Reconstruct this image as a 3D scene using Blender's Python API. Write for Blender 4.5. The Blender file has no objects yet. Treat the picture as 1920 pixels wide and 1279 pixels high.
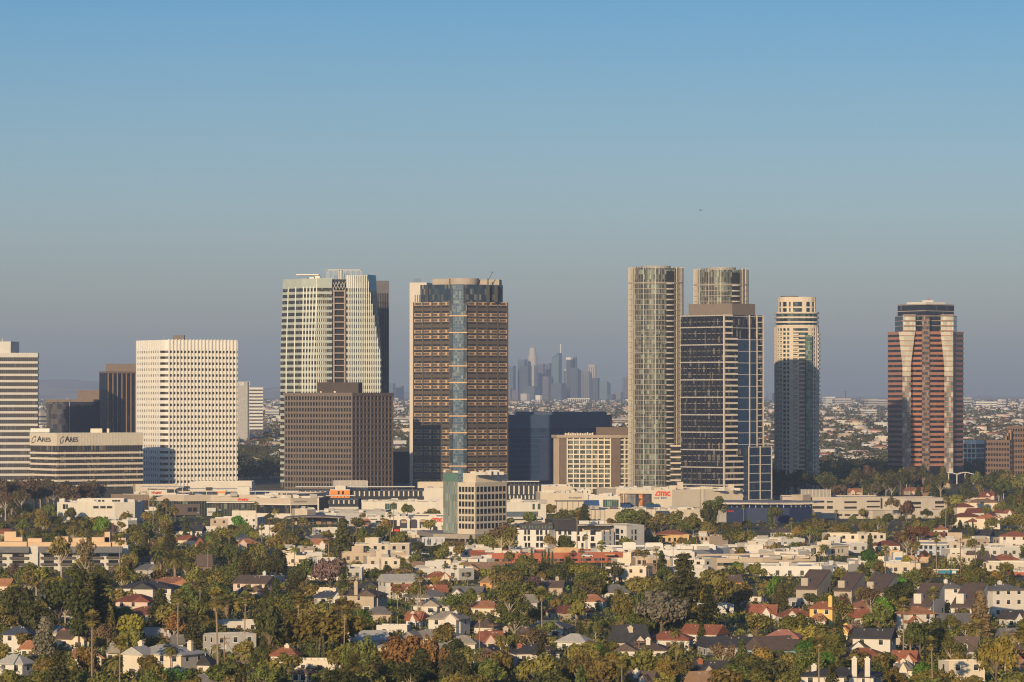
import bpy, math, random
import numpy as np
from mathutils import Vector, Matrix
random.seed(7); rng = np.random.default_rng(7)
sc = bpy.context.scene
COL = sc.collection
F = 7100.0; HZ = 752.0; CX = 960.0; CAMZ = 64.0
R = math.radians
SUN_EL = R(12.0); SUN_AZ_LEFT = R(17.0)      # low evening sun behind the viewer, a little to the left

def gz(D):                                     # terrain height by distance
    if D < 3400: return 0.0
    if D < 5200: t = (D-3400)/1800.0; return 30.0*t*t*(3-2*t)*0.9
    return 27.0 + (D-5200)/9300.0*40.0
def P(px, D): return ((px-CX)/F*D, D)
def Z(py, D): return CAMZ-(py-HZ)/F*D
def dist(py): return CAMZ*F/(py-HZ)            # distance of level ground seen at that row
def proj(x, y, z): return (CX+x/y*F, HZ+(CAMZ-z)/y*F)

# ------------------------------------------------------------------ materials
MATS = {}
def _new(name):
    m = bpy.data.materials.new(name); m.use_nodes = True
    nt = m.node_tree; b = nt.nodes['Principled BSDF']; return m, nt, b
def L(nt, a, ao, b, bi): nt.links.new(a.outputs[ao], b.inputs[bi])
def N(nt, t, **kw):
    n = nt.nodes.new(t)
    for k, v in kw.items(): setattr(n, k, v)
    return n
def math_(nt, op, a, b=None, c=None):
    n = N(nt, 'ShaderNodeMath', operation=op)
    for i, x in enumerate((a, b, c)):
        if x is None: continue
        if isinstance(x, (int, float)): n.inputs[i].default_value = x
        else: nt.links.new(x, n.inputs[i])
    return n.outputs[0]
def mix_(nt, fac, a, b, mode='MIX'):
    n = N(nt, 'ShaderNodeMix', data_type='RGBA', blend_type=mode)
    for i, x in ((0, fac), (6, a), (7, b)):
        if isinstance(x, (int, float)): n.inputs[i].default_value = x
        elif isinstance(x, tuple): n.inputs[i].default_value = x if len(x) == 4 else (*x, 1)
        else: nt.links.new(x, n.inputs[i])
    return n.outputs[2]
def ramp_(nt, fac, stops, interp='LINEAR'):
    n = N(nt, 'ShaderNodeValToRGB'); e = n.color_ramp.elements; n.color_ramp.interpolation = interp
    while len(e) > 1: e.remove(e[0])
    e[0].position = stops[0][0]; e[0].color = (*stops[0][1], 1)
    for p, c in stops[1:]:
        x = e.new(p); x.color = (*c, 1)
    nt.links.new(fac, n.inputs[0]); return n.outputs[0]
def M(name, col, rough=.85, var=.14, scale=.25, spec=.25, metal=0.0, streak=0.0):
    """painted / stone / concrete surface with weathering noise"""
    if name in MATS: return MATS[name]
    m, nt, b = _new(name)
    tc = N(nt, 'ShaderNodeTexCoord')
    n1 = N(nt, 'ShaderNodeTexNoise'); n1.inputs['Scale'].default_value = scale; n1.inputs['Detail'].default_value = 6
    L(nt, tc, 'Object', n1, 'Vector')
    f = n1.outputs[0]
    if streak:
        mp = N(nt, 'ShaderNodeMapping'); mp.inputs['Scale'].default_value = (1.3, 1.3, .06)
        L(nt, tc, 'Object', mp, 'Vector')
        n2 = N(nt, 'ShaderNodeTexNoise'); n2.inputs['Scale'].default_value = 1.0; n2.inputs['Detail'].default_value = 3
        L(nt, mp, 'Vector', n2, 'Vector')
        f = math_(nt, 'ADD', math_(nt, 'MULTIPLY', f, 1-streak), math_(nt, 'MULTIPLY', n2.outputs[0], streak))
    lo = tuple(c*(1-var*1.3) for c in col); hi = tuple(min(.9, c*(1+var*.9)) for c in col)
    c = ramp_(nt, f, [(.25, lo), (.5, col), (.75, hi)])
    nt.links.new(c, b.inputs['Base Color'])
    b.inputs['Roughness'].default_value = rough; b.inputs['Specular IOR Level'].default_value = spec; b.inputs['Metallic'].default_value = metal
    MATS[name] = m; return m
def G(name, dark=(.012,.016,.022), light=(.12,.12,.11), pw=1.5, ph=4.0, mull=None, mf=.14, share=.25, rough=.12, jit=.02, hl=None, hf=.1, spec=.5):
    """curtain-wall glass: every pane its own shade (blinds, rooms), optional mullions; UV is in metres"""
    if name in MATS: return MATS[name]
    m, nt, b = _new(name)
    uv = N(nt, 'ShaderNodeUVMap'); s = N(nt, 'ShaderNodeSeparateXYZ'); L(nt, uv, 0, s, 0)
    u = math_(nt, 'DIVIDE', s.outputs[0], pw); v = math_(nt, 'DIVIDE', s.outputs[1], ph)
    cb = N(nt, 'ShaderNodeCombineXYZ')
    nt.links.new(math_(nt, 'FLOOR', u), cb.inputs[0]); nt.links.new(math_(nt, 'FLOOR', v), cb.inputs[1])
    wn = N(nt, 'ShaderNodeTexWhiteNoise', noise_dimensions='2D'); L(nt, cb, 0, wn, 0)
    c = ramp_(nt, wn.outputs[0], [(0, dark), (1-share, tuple(d*1.5 for d in dark)), (1-share*.6, tuple((d+l)*.4 for d, l in zip(dark, light))), (1, light)])
    if mull is not None:
        k = math_(nt, 'LESS_THAN', math_(nt, 'FRACT', u), mf); c = mix_(nt, k, c, mull)
    if hl is not None:
        k2 = math_(nt, 'LESS_THAN', math_(nt, 'FRACT', v), hf); c = mix_(nt, k2, c, hl)
    nt.links.new(c, b.inputs['Base Color'])
    b.inputs['Roughness'].default_value = rough; b.inputs['Specular IOR Level'].default_value = spec
    g = N(nt, 'ShaderNodeNewGeometry')
    va = N(nt, 'ShaderNodeVectorMath', operation='SUBTRACT'); L(nt, wn, 1, va, 0); va.inputs[1].default_value = (.5,.5,.5)
    vs = N(nt, 'ShaderNodeVectorMath', operation='SCALE'); L(nt, va, 0, vs, 0); vs.inputs[3].default_value = jit
    vb = N(nt, 'ShaderNodeVectorMath', operation='ADD'); L(nt, vs, 0, vb, 0); L(nt, g, 'Normal', vb, 1)
    vn = N(nt, 'ShaderNodeVectorMath', operation='NORMALIZE'); L(nt, vb, 0, vn, 0); L(nt, vn, 0, b, 'Normal')
    MATS[name] = m; return m
def ROOF(name, col, row=.34, contrast=.3, rough=.85):
    """shingle / clay tile rows with per-patch colour variation"""
    if name in MATS: return MATS[name]
    m, nt, b = _new(name)
    tc = N(nt, 'ShaderNodeTexCoord'); s = N(nt, 'ShaderNodeSeparateXYZ'); L(nt, tc, 'Object', s, 0)
    n1 = N(nt, 'ShaderNodeTexNoise'); n1.inputs['Scale'].default_value = .5; n1.inputs['Detail'].default_value = 8; n1.inputs['Roughness'].default_value = .7
    L(nt, tc, 'Object', n1, 'Vector')
    n3 = N(nt, 'ShaderNodeTexNoise'); n3.inputs['Scale'].default_value = 3.5; n3.inputs['Detail'].default_value = 2; L(nt, tc, 'Object', n3, 'Vector')
    st = math_(nt, 'FRACT', math_(nt, 'DIVIDE', s.outputs[2], row*.5))
    f = math_(nt, 'ADD', math_(nt, 'MULTIPLY', n1.outputs[0], .55), math_(nt, 'MULTIPLY', n3.outputs[0], .45))
    f = math_(nt, 'ADD', f, math_(nt, 'MULTIPLY', math_(nt, 'LESS_THAN', st, .25), -.12))
    lo = tuple(c*(1-contrast*1.6) for c in col); hi = tuple(min(.85, c*(1+contrast)) for c in col)
    nt.links.new(ramp_(nt, f, [(.25, lo), (.5, col), (.7, hi)]), b.inputs['Base Color'])
    b.inputs['Roughness'].default_value = rough; b.inputs['Specular IOR Level'].default_value = .2
    MATS[name] = m; return m
def LEAF(name, c1, c2, trans=.22, hv=.05):
    """foliage: hue and value differ from tree to tree and from clump to clump"""
    if name in MATS: return MATS[name]
    m, nt, b = _new(name)
    oi = N(nt, 'ShaderNodeObjectInfo'); tc = N(nt, 'ShaderNodeTexCoord')
    n1 = N(nt, 'ShaderNodeTexNoise'); n1.inputs['Scale'].default_value = .9; n1.inputs['Detail'].default_value = 5
    L(nt, tc, 'Object', n1, 'Vector')
    c = ramp_(nt, n1.outputs[0], [(.3, c1), (.7, c2)])
    hs = N(nt, 'ShaderNodeHueSaturation'); nt.links.new(c, hs.inputs['Color'])
    nt.links.new(math_(nt, 'MULTIPLY_ADD', oi.outputs['Random'], hv, .5-hv/2), hs.inputs['Hue'])
    wn = N(nt, 'ShaderNodeTexWhiteNoise', noise_dimensions='1D'); L(nt, oi, 'Random', wn, 'W')
    nt.links.new(math_(nt, 'MULTIPLY_ADD', wn.outputs[0], .75, .68), hs.inputs['Value'])
    nt.links.new(hs.outputs[0], b.inputs['Base Color'])
    b.inputs['Roughness'].default_value = .7; b.inputs['Specular IOR Level'].default_value = .15
    if trans:
        tr = N(nt, 'ShaderNodeBsdfTranslucent'); nt.links.new(hs.outputs[0], tr.inputs[0])
        mx = N(nt, 'ShaderNodeMixShader'); mx.inputs[0].default_value = trans
        out = nt.nodes['Material Output']
        L(nt, b, 0, mx, 1); L(nt, tr, 0, mx, 2); L(nt, mx, 0, out, 'Surface')
    MATS[name] = m; return m

# ------------------------------------------------------------------ mesh builder
class MB:
    def __init__(s): s.v = []; s.f = []; s.uv = []
    def poly(s, pts, uvs=None):
        i = len(s.v); s.v += [tuple(p) for p in pts]; s.f.append(tuple(range(i, i+len(pts))))
        s.uv += uvs if uvs else [(0.0, 0.0)]*len(pts)
    def prism(s, pts, z0, z1, top=None, cap=True, closed=True):
        top = top or pts; n = len(pts); u = 0.0
        for k in range(n if closed else n-1):
            a, b = pts[k], pts[(k+1) % n]; c, d = top[(k+1) % n], top[k]
            l = math.hypot(b[0]-a[0], b[1]-a[1])
            s.poly([(*a, z0), (*b, z0), (*c, z1), (*d, z1)], [(u, z0), (u+l, z0), (u+l, z1), (u, z1)]); u += l
        if cap:
            s.poly([(*p, z1) for p in top], [(p[0], p[1]) for p in top])
            s.poly([(*p, z0) for p in reversed(pts)], [(p[0], p[1]) for p in reversed(pts)])
        return s
    def box(s, x0, x1, y0, y1, z0, z1): return s.prism([(x0,y0),(x1,y0),(x1,y1),(x0,y1)], z0, z1)
    def fbox(s, p0, p1, u0, u1, z0, z1, out, inn=.25):
        """box lying on the wall line p0->p1 (left to right as seen), from u0 to u1 metres along it"""
        l = math.hypot(p1[0]-p0[0], p1[1]-p0[1]); t = ((p1[0]-p0[0])/l, (p1[1]-p0[1])/l); n = (t[1], -t[0])
        q = lambda u, o: (p0[0]+t[0]*u+n[0]*o, p0[1]+t[1]*u+n[1]*o)
        return s.prism([q(u0, out), q(u1, out), q(u1, -inn), q(u0, -inn)], z0, z1)
    def bar(s, a, b, w=.1):
        a = Vector(a); b = Vector(b); d = (b-a).normalized()
        x = d.cross(Vector((0,0,1)) if abs(d.z) < .9 else Vector((1,0,0))).normalized()*w/2; y = d.cross(x).normalized()*w/2
        c = [x+y, y-x, -x-y, x-y]
        A = [a+k for k in c]; B = [b+k for k in c]
        for k in range(4): s.poly([A[k], A[(k+1)%4], B[(k+1)%4], B[k]])
        s.poly(list(reversed(A))); s.poly(B); return s
    def tube(s, pts, rads, n=7):
        rings = []
        for k, p in enumerate(pts):
            p = Vector(p); q = Vector(pts[min(k+1, len(pts)-1)])-Vector(pts[max(k-1, 0)]); q.normalize()
            x = q.cross(Vector((0,1,0)) if abs(q.y) < .9 else Vector((1,0,0))).normalized(); y = q.cross(x)
            rings.append([p+(x*math.cos(2*math.pi*j/n)+y*math.sin(2*math.pi*j/n))*rads[k] for j in range(n)])
        for k in range(len(rings)-1):
            for j in range(n): s.poly([rings[k][j], rings[k][(j+1)%n], rings[k+1][(j+1)%n], rings[k+1][j]])
        s.poly(list(reversed(rings[0]))); s.poly(rings[-1]); return s
    def mesh(s, name, off=(0,0,0), mats=()):
        me = bpy.data.meshes.new(name)
        ox, oy, oz = off
        me.from_pydata([(x-ox, y-oy, z-oz) for x, y, z in s.v], [], s.f)
        ul = me.uv_layers.new(name='UVMap')
        ul.data.foreach_set('uv', np.array(s.uv, np.float32).ravel())
        for m in mats: me.materials.append(m)
        me.update(); return me
    def build(s, name, mat, parent=None, off=None):
        """link as one mesh object; vertices are in world metres unless off is given"""
        org = tuple(parent['_o']) if (parent is not None and off is None) else (off or (0,0,0))
        return link(name, s.mesh(name, org, [mat]), parent)
def link(name, me, parent=None, loc=(0,0,0), rz=0.0, sc3=None):
    o = bpy.data.objects.new(name, me); COL.objects.link(o)
    o.location = loc
    if rz: o.rotation_euler = (0,0,rz)
    if sc3: o.scale = sc3
    if parent is not None:
        o.parent = parent
        if '_o' in parent: o['_o'] = parent['_o']
    return o
def npmesh(name, V, Fq, mats):
    me = bpy.data.meshes.new(name); nv, nf, k = len(V), len(Fq), Fq.shape[1]
    me.vertices.add(nv); me.vertices.foreach_set('co', np.asarray(V, np.float32).ravel())
    me.loops.add(nf*k); me.loops.foreach_set('vertex_index', np.asarray(Fq, np.int32).ravel())
    me.polygons.add(nf); me.polygons.foreach_set('loop_start', np.arange(0, nf*k, k, dtype=np.int32))
    for m in mats: me.materials.append(m)
    me.update(calc_edges=True); me.validate(); return me
def thing(name, label, cat, loc=(0,0,0), rz=0.0, group=None, world=True):
    o = bpy.data.objects.new(name, None); COL.objects.link(o); o.empty_display_size = 1
    o.location = loc
    if rz: o.rotation_euler = (0,0,rz)
    if world: o['_o'] = list(loc)
    o['category'] = cat
    if label: o['label'] = label
    if group: o['group'] = group
    return o
def tagm(o, label, cat, group=None):
    o['category'] = cat; o['label'] = label
    if group: o['group'] = group
    return o
def struct(o, kind='structure'): o['kind'] = kind; return o
LAND = []                      # (phrase, px, py, D) of things other labels may refer to
KEEP = []                      # picture rectangles of buildings that trees may not hide (x0,x1,y0,y1,D)
FOOT = []                      # ground discs that trees may not stand in (x,y,r)
def land(ph, px, py, D): LAND.append((ph, px, py, D))
def keep(x0, x1, y0, y1, D): KEEP.append((x0, x1, y0, y1, D))

def outset(pts, d):
    n = len(pts); r = []
    for k in range(n):
        a, b, c = pts[k-1], pts[k], pts[(k+1) % n]
        def nr(p, q):
            l = math.hypot(q[0]-p[0], q[1]-p[1]) or 1; return ((q[1]-p[1])/l, -(q[0]-p[0])/l)
        n1, n2 = nr(a, b), nr(b, c); s = 1+n1[0]*n2[0]+n1[1]*n2[1]; s = max(s, .25)
        r.append((b[0]+(n1[0]+n2[0])/s*d, b[1]+(n1[1]+n2[1])/s*d))
    return r
def rear(front, dep=None):
    """close a front line of wall points (left to right) into a footprint"""
    if len(front) == 3 and dep is None:
        a, b, c = front; return front+[(a[0]+c[0]-b[0], a[1]+c[1]-b[1])]
    a, c = front[0], front[-1]; l = math.hypot(c[0]-a[0], c[1]-a[1]); t = ((c[0]-a[0])/l, (c[1]-a[1])/l)
    return front+[(c[0]-t[1]*dep, c[1]+t[0]*dep), (a[0]-t[1]*dep, a[1]+t[0]*dep)]
def core(root, pts, z0, z1, mat, name='glazing', top=None):
    return MB().prism(pts, z0, z1, top).build(name, mat, root)
def bands(root, pts, zs, h, out, mat, name='spandrel_band'):
    o = root['_o']; me = MB().prism(outset(pts, out), 0, h).mesh(name, (o[0], o[1], 0), [mat])
    return [link(name, me, root, (0, 0, z-o[2])) for z in zs]
def fins(root, p0, p1, us, z0, z1, w, out, mat, name='fin', inn=.3):
    """upright fins along a wall line"""
    o = root['_o']; l = math.hypot(p1[0]-p0[0], p1[1]-p0[1]); t = ((p1[0]-p0[0])/l, (p1[1]-p0[1])/l)
    a = MB().fbox((0,0), (1,0), -w/2, w/2, z0, z1, out, inn).mesh(name, (0,0,o[2]), [mat])
    return [link(name, a, root, (p0[0]+t[0]*u-o[0], p0[1]+t[1]*u-o[1], 0), math.atan2(t[1], t[0])) for u in us]
def fl(p, q): return math.hypot(q[0]-p[0], q[1]-p[1])
def at(p, q, f): return (p[0]+(q[0]-p[0])*f, p[1]+(q[1]-p[1])*f)
def lin(a, b, n): return [a+(b-a)*k/(n-1) for k in range(n)]
def text(root, s, p0, p1, u, z, size, mat, name='lettering', bold=.02, shear=0.0, out=.12, space=1.0, ext=.06, sx=1.0):
    cu = bpy.data.curves.new(name, 'FONT'); cu.body = s; cu.size = size; cu.offset = bold*size; cu.shear = shear; cu.space_character = space; cu.extrude = ext
    ob = bpy.data.objects.new(name, cu); COL.objects.link(ob); bpy.context.view_layer.update()
    me = bpy.data.meshes.new_from_object(ob.evaluated_get(bpy.context.evaluated_depsgraph_get()))
    bpy.data.objects.remove(ob); me.materials.clear(); me.materials.append(mat)
    l = fl(p0, p1); t = ((p1[0]-p0[0])/l, (p1[1]-p0[1])/l); n = (t[1], -t[0])
    o = root['_o']
    me.transform(Matrix(((t[0]*sx, 0, n[0], p0[0]+t[0]*u+n[0]*out-o[0]), (t[1]*sx, 0, n[1], p0[1]+t[1]*u+n[1]*out-o[1]), (0, 1, 0, z-o[2]), (0,0,0,1))))
    return link(name, me, root)
def ngon_on(root, pts, p0, p1, u, z, mat, name, out=.12, ext=.1):
    """flat outline (metres, on the wall plane) given thickness"""
    l = fl(p0, p1); t = ((p1[0]-p0[0])/l, (p1[1]-p0[1])/l); n = (t[1], -t[0])
    q = lambda a, b, o: (p0[0]+t[0]*(u+a)+n[0]*o, p0[1]+t[1]*(u+a)+n[1]*o, z+b)
    mb = MB()
    mb.poly([q(a, b, out+ext) for a, b in pts])
    for k in range(len(pts)):
        a, b = pts[k], pts[(k+1) % len(pts)]
        mb.poly([q(*a, out), q(*b, out), q(*b, out+ext), q(*a, out+ext)])
    return mb.build(name, mat, root)
def ring_pts(r, w, n=24, a0=0.0, a1=2*math.pi, sx=1.0, sh=0.0):
    o = [(math.cos(a)*r*sx+sh*math.sin(a)*r, math.sin(a)*r) for a in lin(a0, a1, n)]
    i = [(math.cos(a)*(r-w)*sx+sh*math.sin(a)*(r-w), math.sin(a)*(r-w)) for a in lin(a1, a0, n)]
    return o+i
# ------------------------------------------------------------------ shared building materials
WHITE = M('white_concrete', (.74,.71,.65), .8, .07, .15, streak=.4)
CREAM = M('cream_stone', (.66,.58,.46), .8, .08, .2, streak=.4)
BEIGE = M('beige_render', (.55,.47,.37), .85, .1, .2, streak=.4)
TAN = M('tan_render', (.47,.37,.27), .85, .12, .2, streak=.4)
GREY = M('grey_concrete', (.36,.34,.31), .85, .12, .2, streak=.4)
LGREY = M('pale_grey_panel', (.52,.50,.46), .7, .08, .2, streak=.4)
DGREY = M('dark_grey_metal', (.10,.095,.09), .6, .15, .3)
BLACKM = M('black_metal', (.025,.025,.027), .5, .2, .3)
BROWN = M('brown_granite', (.135,.102,.082), .55, .12, .3, spec=.4, streak=.3)
BRONZE = M('bronze_fin', (.30,.19,.10), .45, .1, .3, spec=.5)
GOLD = M('gold_stone', (.66,.40,.20), .5, .1, .3, spec=.4)
PINK = M('pink_granite', (.42,.20,.125), .5, .1, .3, spec=.4, streak=.3)
ROSE = M('bare_pink_column', (.36,.28,.235), .8, .12, .4)
GREENW = M('pale_green_spandrel', (.40,.44,.39), .25, .08, .2, spec=.6)
MINT = M('cream_green_fin', (.61,.62,.56), .4, .06, .2)
TEAL = G('teal_glass', (.05,.13,.14), (.09,.17,.17), 1.6, 3.9, share=.3, rough=.15)
ROOFG = M('gravel_roof', (.32,.29,.25), .95, .18, .12)
ROOFW = M('white_roof', (.62,.59,.54), .9, .15, .1)
RED = M('red_sign_paint', (.55,.03,.02), .5, .05)
BLUES = M('blue_sign_paint', (.03,.16,.40), .5, .05)
ORANGE = M('orange_panel', (.72,.24,.03), .6, .08)
NAVY = M('navy_wall', (.022,.035,.085), .6, .1, .2)

# --- 1  ribbon-window tower cut by the left edge
def t_ribbon():
    D = 2860; a, b = P(-75, D), P(70, D+6)
    fp = rear([a, b], 45); zt = Z(662, D)
    r = thing('office_tower', 'pale grey tower of dark ribbon windows cut by the left edge of the view', 'office tower', (*at(a, b, .5), 0))
    core(r, fp, 0, zt-.2, G('ribbon_glass', (.012,.010,.012), (.09,.075,.065), 1.55, 4.72, (.13,.115,.10), .18, .12, .3), 'ribbon_glazing')
    zs = [zt-3.2-k*4.72 for k in range(31)]
    bands(r, fp, zs[1:], 1.75, .35, LGREY)
    bands(r, fp, [zt-3.2], 3.4, .35, LGREY, 'parapet')
    MB().prism(rear([P(-40, D+14), P(20, D+8)], 18), zt, Z(640, D)).build('lift_tower', LGREY, r)
    m = MB(); m.tube([(*P(5, D+12), Z(640, D)), (*P(5, D+12), Z(634, D))], [1.1, .7]); m.build('beacon', GREY, r)
    land('the ribbon window tower at the left edge', 30, 780, D)
# --- 2  low ribbon block with wide panel top and serif sign
def t_ares():
    D = 2738; a, b, c = P(57, D+30), P(107, D), P(267, D+42)
    fp = rear([a, b, c]); zt = Z(812, D); z1 = Z(836, D)
    r = thing('office_building', 'cream ribbon window office block with dark serif lettering on its blank top', 'office building', (*b, 0))
    core(r, fp, 0, zt-.3, G('ares_glass', (.014,.013,.014), (.20,.16,.12), 1.4, 4.0, (.22,.19,.16), .14, .22, .3), 'ribbon_glazing')
    PAN = M('ribbed_cream_panel', (.60,.54,.44), .8, .06, .3)
    bands(r, fp, [z1], zt-z1, .4, PAN, 'sign_panel')
    bands(r, fp, [z1-4.0*k-2.05 for k in range(1, 16)], 1.45, .4, CREAM)
    for p0, p1 in ((a, b), (b, c)):
        l = fl(p0, p1)
        mb = MB()
        for u in np.arange(1.0, l, 2.6): mb.fbox(p0, p1, u-.12, u+.12, z1, zt, .55, -.4)
        mb.build('panel_rib', PAN, r)
    INK = M('dark_letter', (.04,.03,.025), .6)
    for p0, p1, px, s in ((a, b, 60, 4.6), (b, c, 111, 4.9)):
        l = fl(p0, p1); u = l*(px-proj(*p0, 0)[0])/(proj(*p1, 0)[0]-proj(*p0, 0)[0])
        k = 1.9 if p0 is a else 1.0
        text(r, 'A', p0, p1, u+4.4*k, Z(828.5, D), s*1.18, INK, 'lettering', .02, out=.6, sx=k)
        text(r, 'RES', p0, p1, u+(4.4+s*.78)*k, Z(828.5, D), s*.92, INK, 'lettering', .02, out=.6, sx=k)
        g = ring_pts(2.6, .55, 20, .6, 2*math.pi+.1, .55*k, .35*k)
        ngon_on(r, g, p0, p1, u+2.0*k, Z(825, D), INK, 'emblem', .6)
    for px, w in ((185, 12), (198, 5)):
        q = P(px, D+30); MB().box(q[0]-w/2, q[0]+w/2, q[1], q[1]+8, zt, zt+3.0).build('plant_box', CREAM, r)
    q = P(75, D+55); MB().box(q[0]-7, q[0]+7, q[1], q[1]+8, zt, zt+2.9).build('plant_box', WHITE, r)
    land('the cream block with serif lettering', 160, 880, D)
# --- 3, 4  dark glass towers behind it
def t_dark_left():
    D = 3090; a, b = P(87, D), P(190, D-4); fp = rear([a, b], 40); zt = Z(750, D)
    r = thing('office_building', 'low wide dark blue glass block with brown top, left of the bronze finned tower', 'office building', (*at(a, b, .5), 0))
    core(r, fp, 0, zt, G('navy_glass', (.008,.014,.034), (.03,.035,.05), 1.8, 4.1, (.02,.025,.04), .1, .15, .1, hl=(.02,.024,.036), hf=.2), 'glazing')
    bands(r, fp, [zt-1.6], 2.0, .3, M('umber_panel', (.16,.12,.095), .6, .1, .3), 'parapet')
    MB().prism(rear([P(145, D+8), P(196, D+6)], 20), zt, Z(732, D)).build('plant_room', M('umber_panel', (.16,.12,.095)), r)
    MB().fbox(a, b, fl(a, b)*.42-.25, fl(a, b)*.42+.25, 0, zt-1, .3).build('corner_mullion', GREY, r)
    land('the low dark blue glass block', 137, 790, D)
    D = 3020; a, b, c = P(187, D+18), P(203, D), P(262, D+14); fp = rear([a, b, c], 34) ; zt = Z(697, D)
    r = thing('office_tower', 'dark glass tower with upright bronze fins left of the white ribbed tower', 'office tower', (*b, 0))
    core(r, fp, 0, zt, G('night_glass', (.007,.012,.030), (.03,.035,.05), 1.5, 4.0, None, .1, .2, .1), 'glazing')
    l = fl(b, c); fins(r, b, c, [l*k/7 for k in range(0, 8)], 0, zt+.2, .75, .55, BRONZE)
    fins(r, a, b, [fl(a, b)*k/4 for k in range(0, 4)], 0, zt+.2, .4, .3, BLACKM)
    bands(r, fp, [zt-1.2], 1.5, .7, M('umber_panel', (.16,.12,.095)), 'parapet')
    MB().prism(rear([P(198, D+14), P(262, D+14)], 16), zt, Z(682, D)).build('plant_room', M('umber_panel', (.16,.12,.095)), r)
    land('the bronze finned dark tower', 220, 750, D)
# --- 5  white ribbed tower
def t_white():
    D = 2835; a, b, c = P(256, D+42), P(309, D+1.5), P(445, D+30)
    b0, b1 = at(b, a, .13), at(b, c, .05)
    mid = (b[0]*.5+(b0[0]+b1[0])*.25, b[1]*.5+(b0[1]+b1[1])*.25)
    fp = [a, b0, mid, b1, c, (a[0]+c[0]-b[0], a[1]+c[1]-b[1])]
    zt = Z(637, D); zc = Z(657, D)
    r = thing('office_tower', 'cream white ribbed tower with square punched windows', 'office tower', (*b, 0))
    core(r, fp, 0, zt-.5, G('white_tower_glass', (.022,.018,.015), (.12,.095,.065), 2.2, 4.6, None, .1, .3, .15), 'glazing')
    fh = (zc-0)/23.0
    bands(r, fp, [zc-fh*k-fh*1.0 for k in range(23)], fh*.56, .3, WHITE)
    bands(r, fp, [zc-fh*.02], zt-zc, .3, WHITE, 'crown')
    l = fl(b1, c); fins(r, b1, c, [l*(k+.1)/19.6 for k in range(20)], 0, zt+.4, .85, .95, WHITE, 'rib')
    l = fl(a, b0); fins(r, a, b0, [l*(k+.3)/11 for k in range(11)], 0, zt-.2, 1.7, .55, WHITE, 'rib')
    MB().prism(rear([P(324, D+35), P(345, D+35)], 8), zt-1, Z(627, D)).build('plant_room', BROWN, r)
    m = MB(); m.bar((*P(307, D+20), zt), (*P(307, D+20), Z(627, D)), .25); m.build('mast', GREY, r)
    land('the cream white ribbed tower', 350, 770, D)
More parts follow.
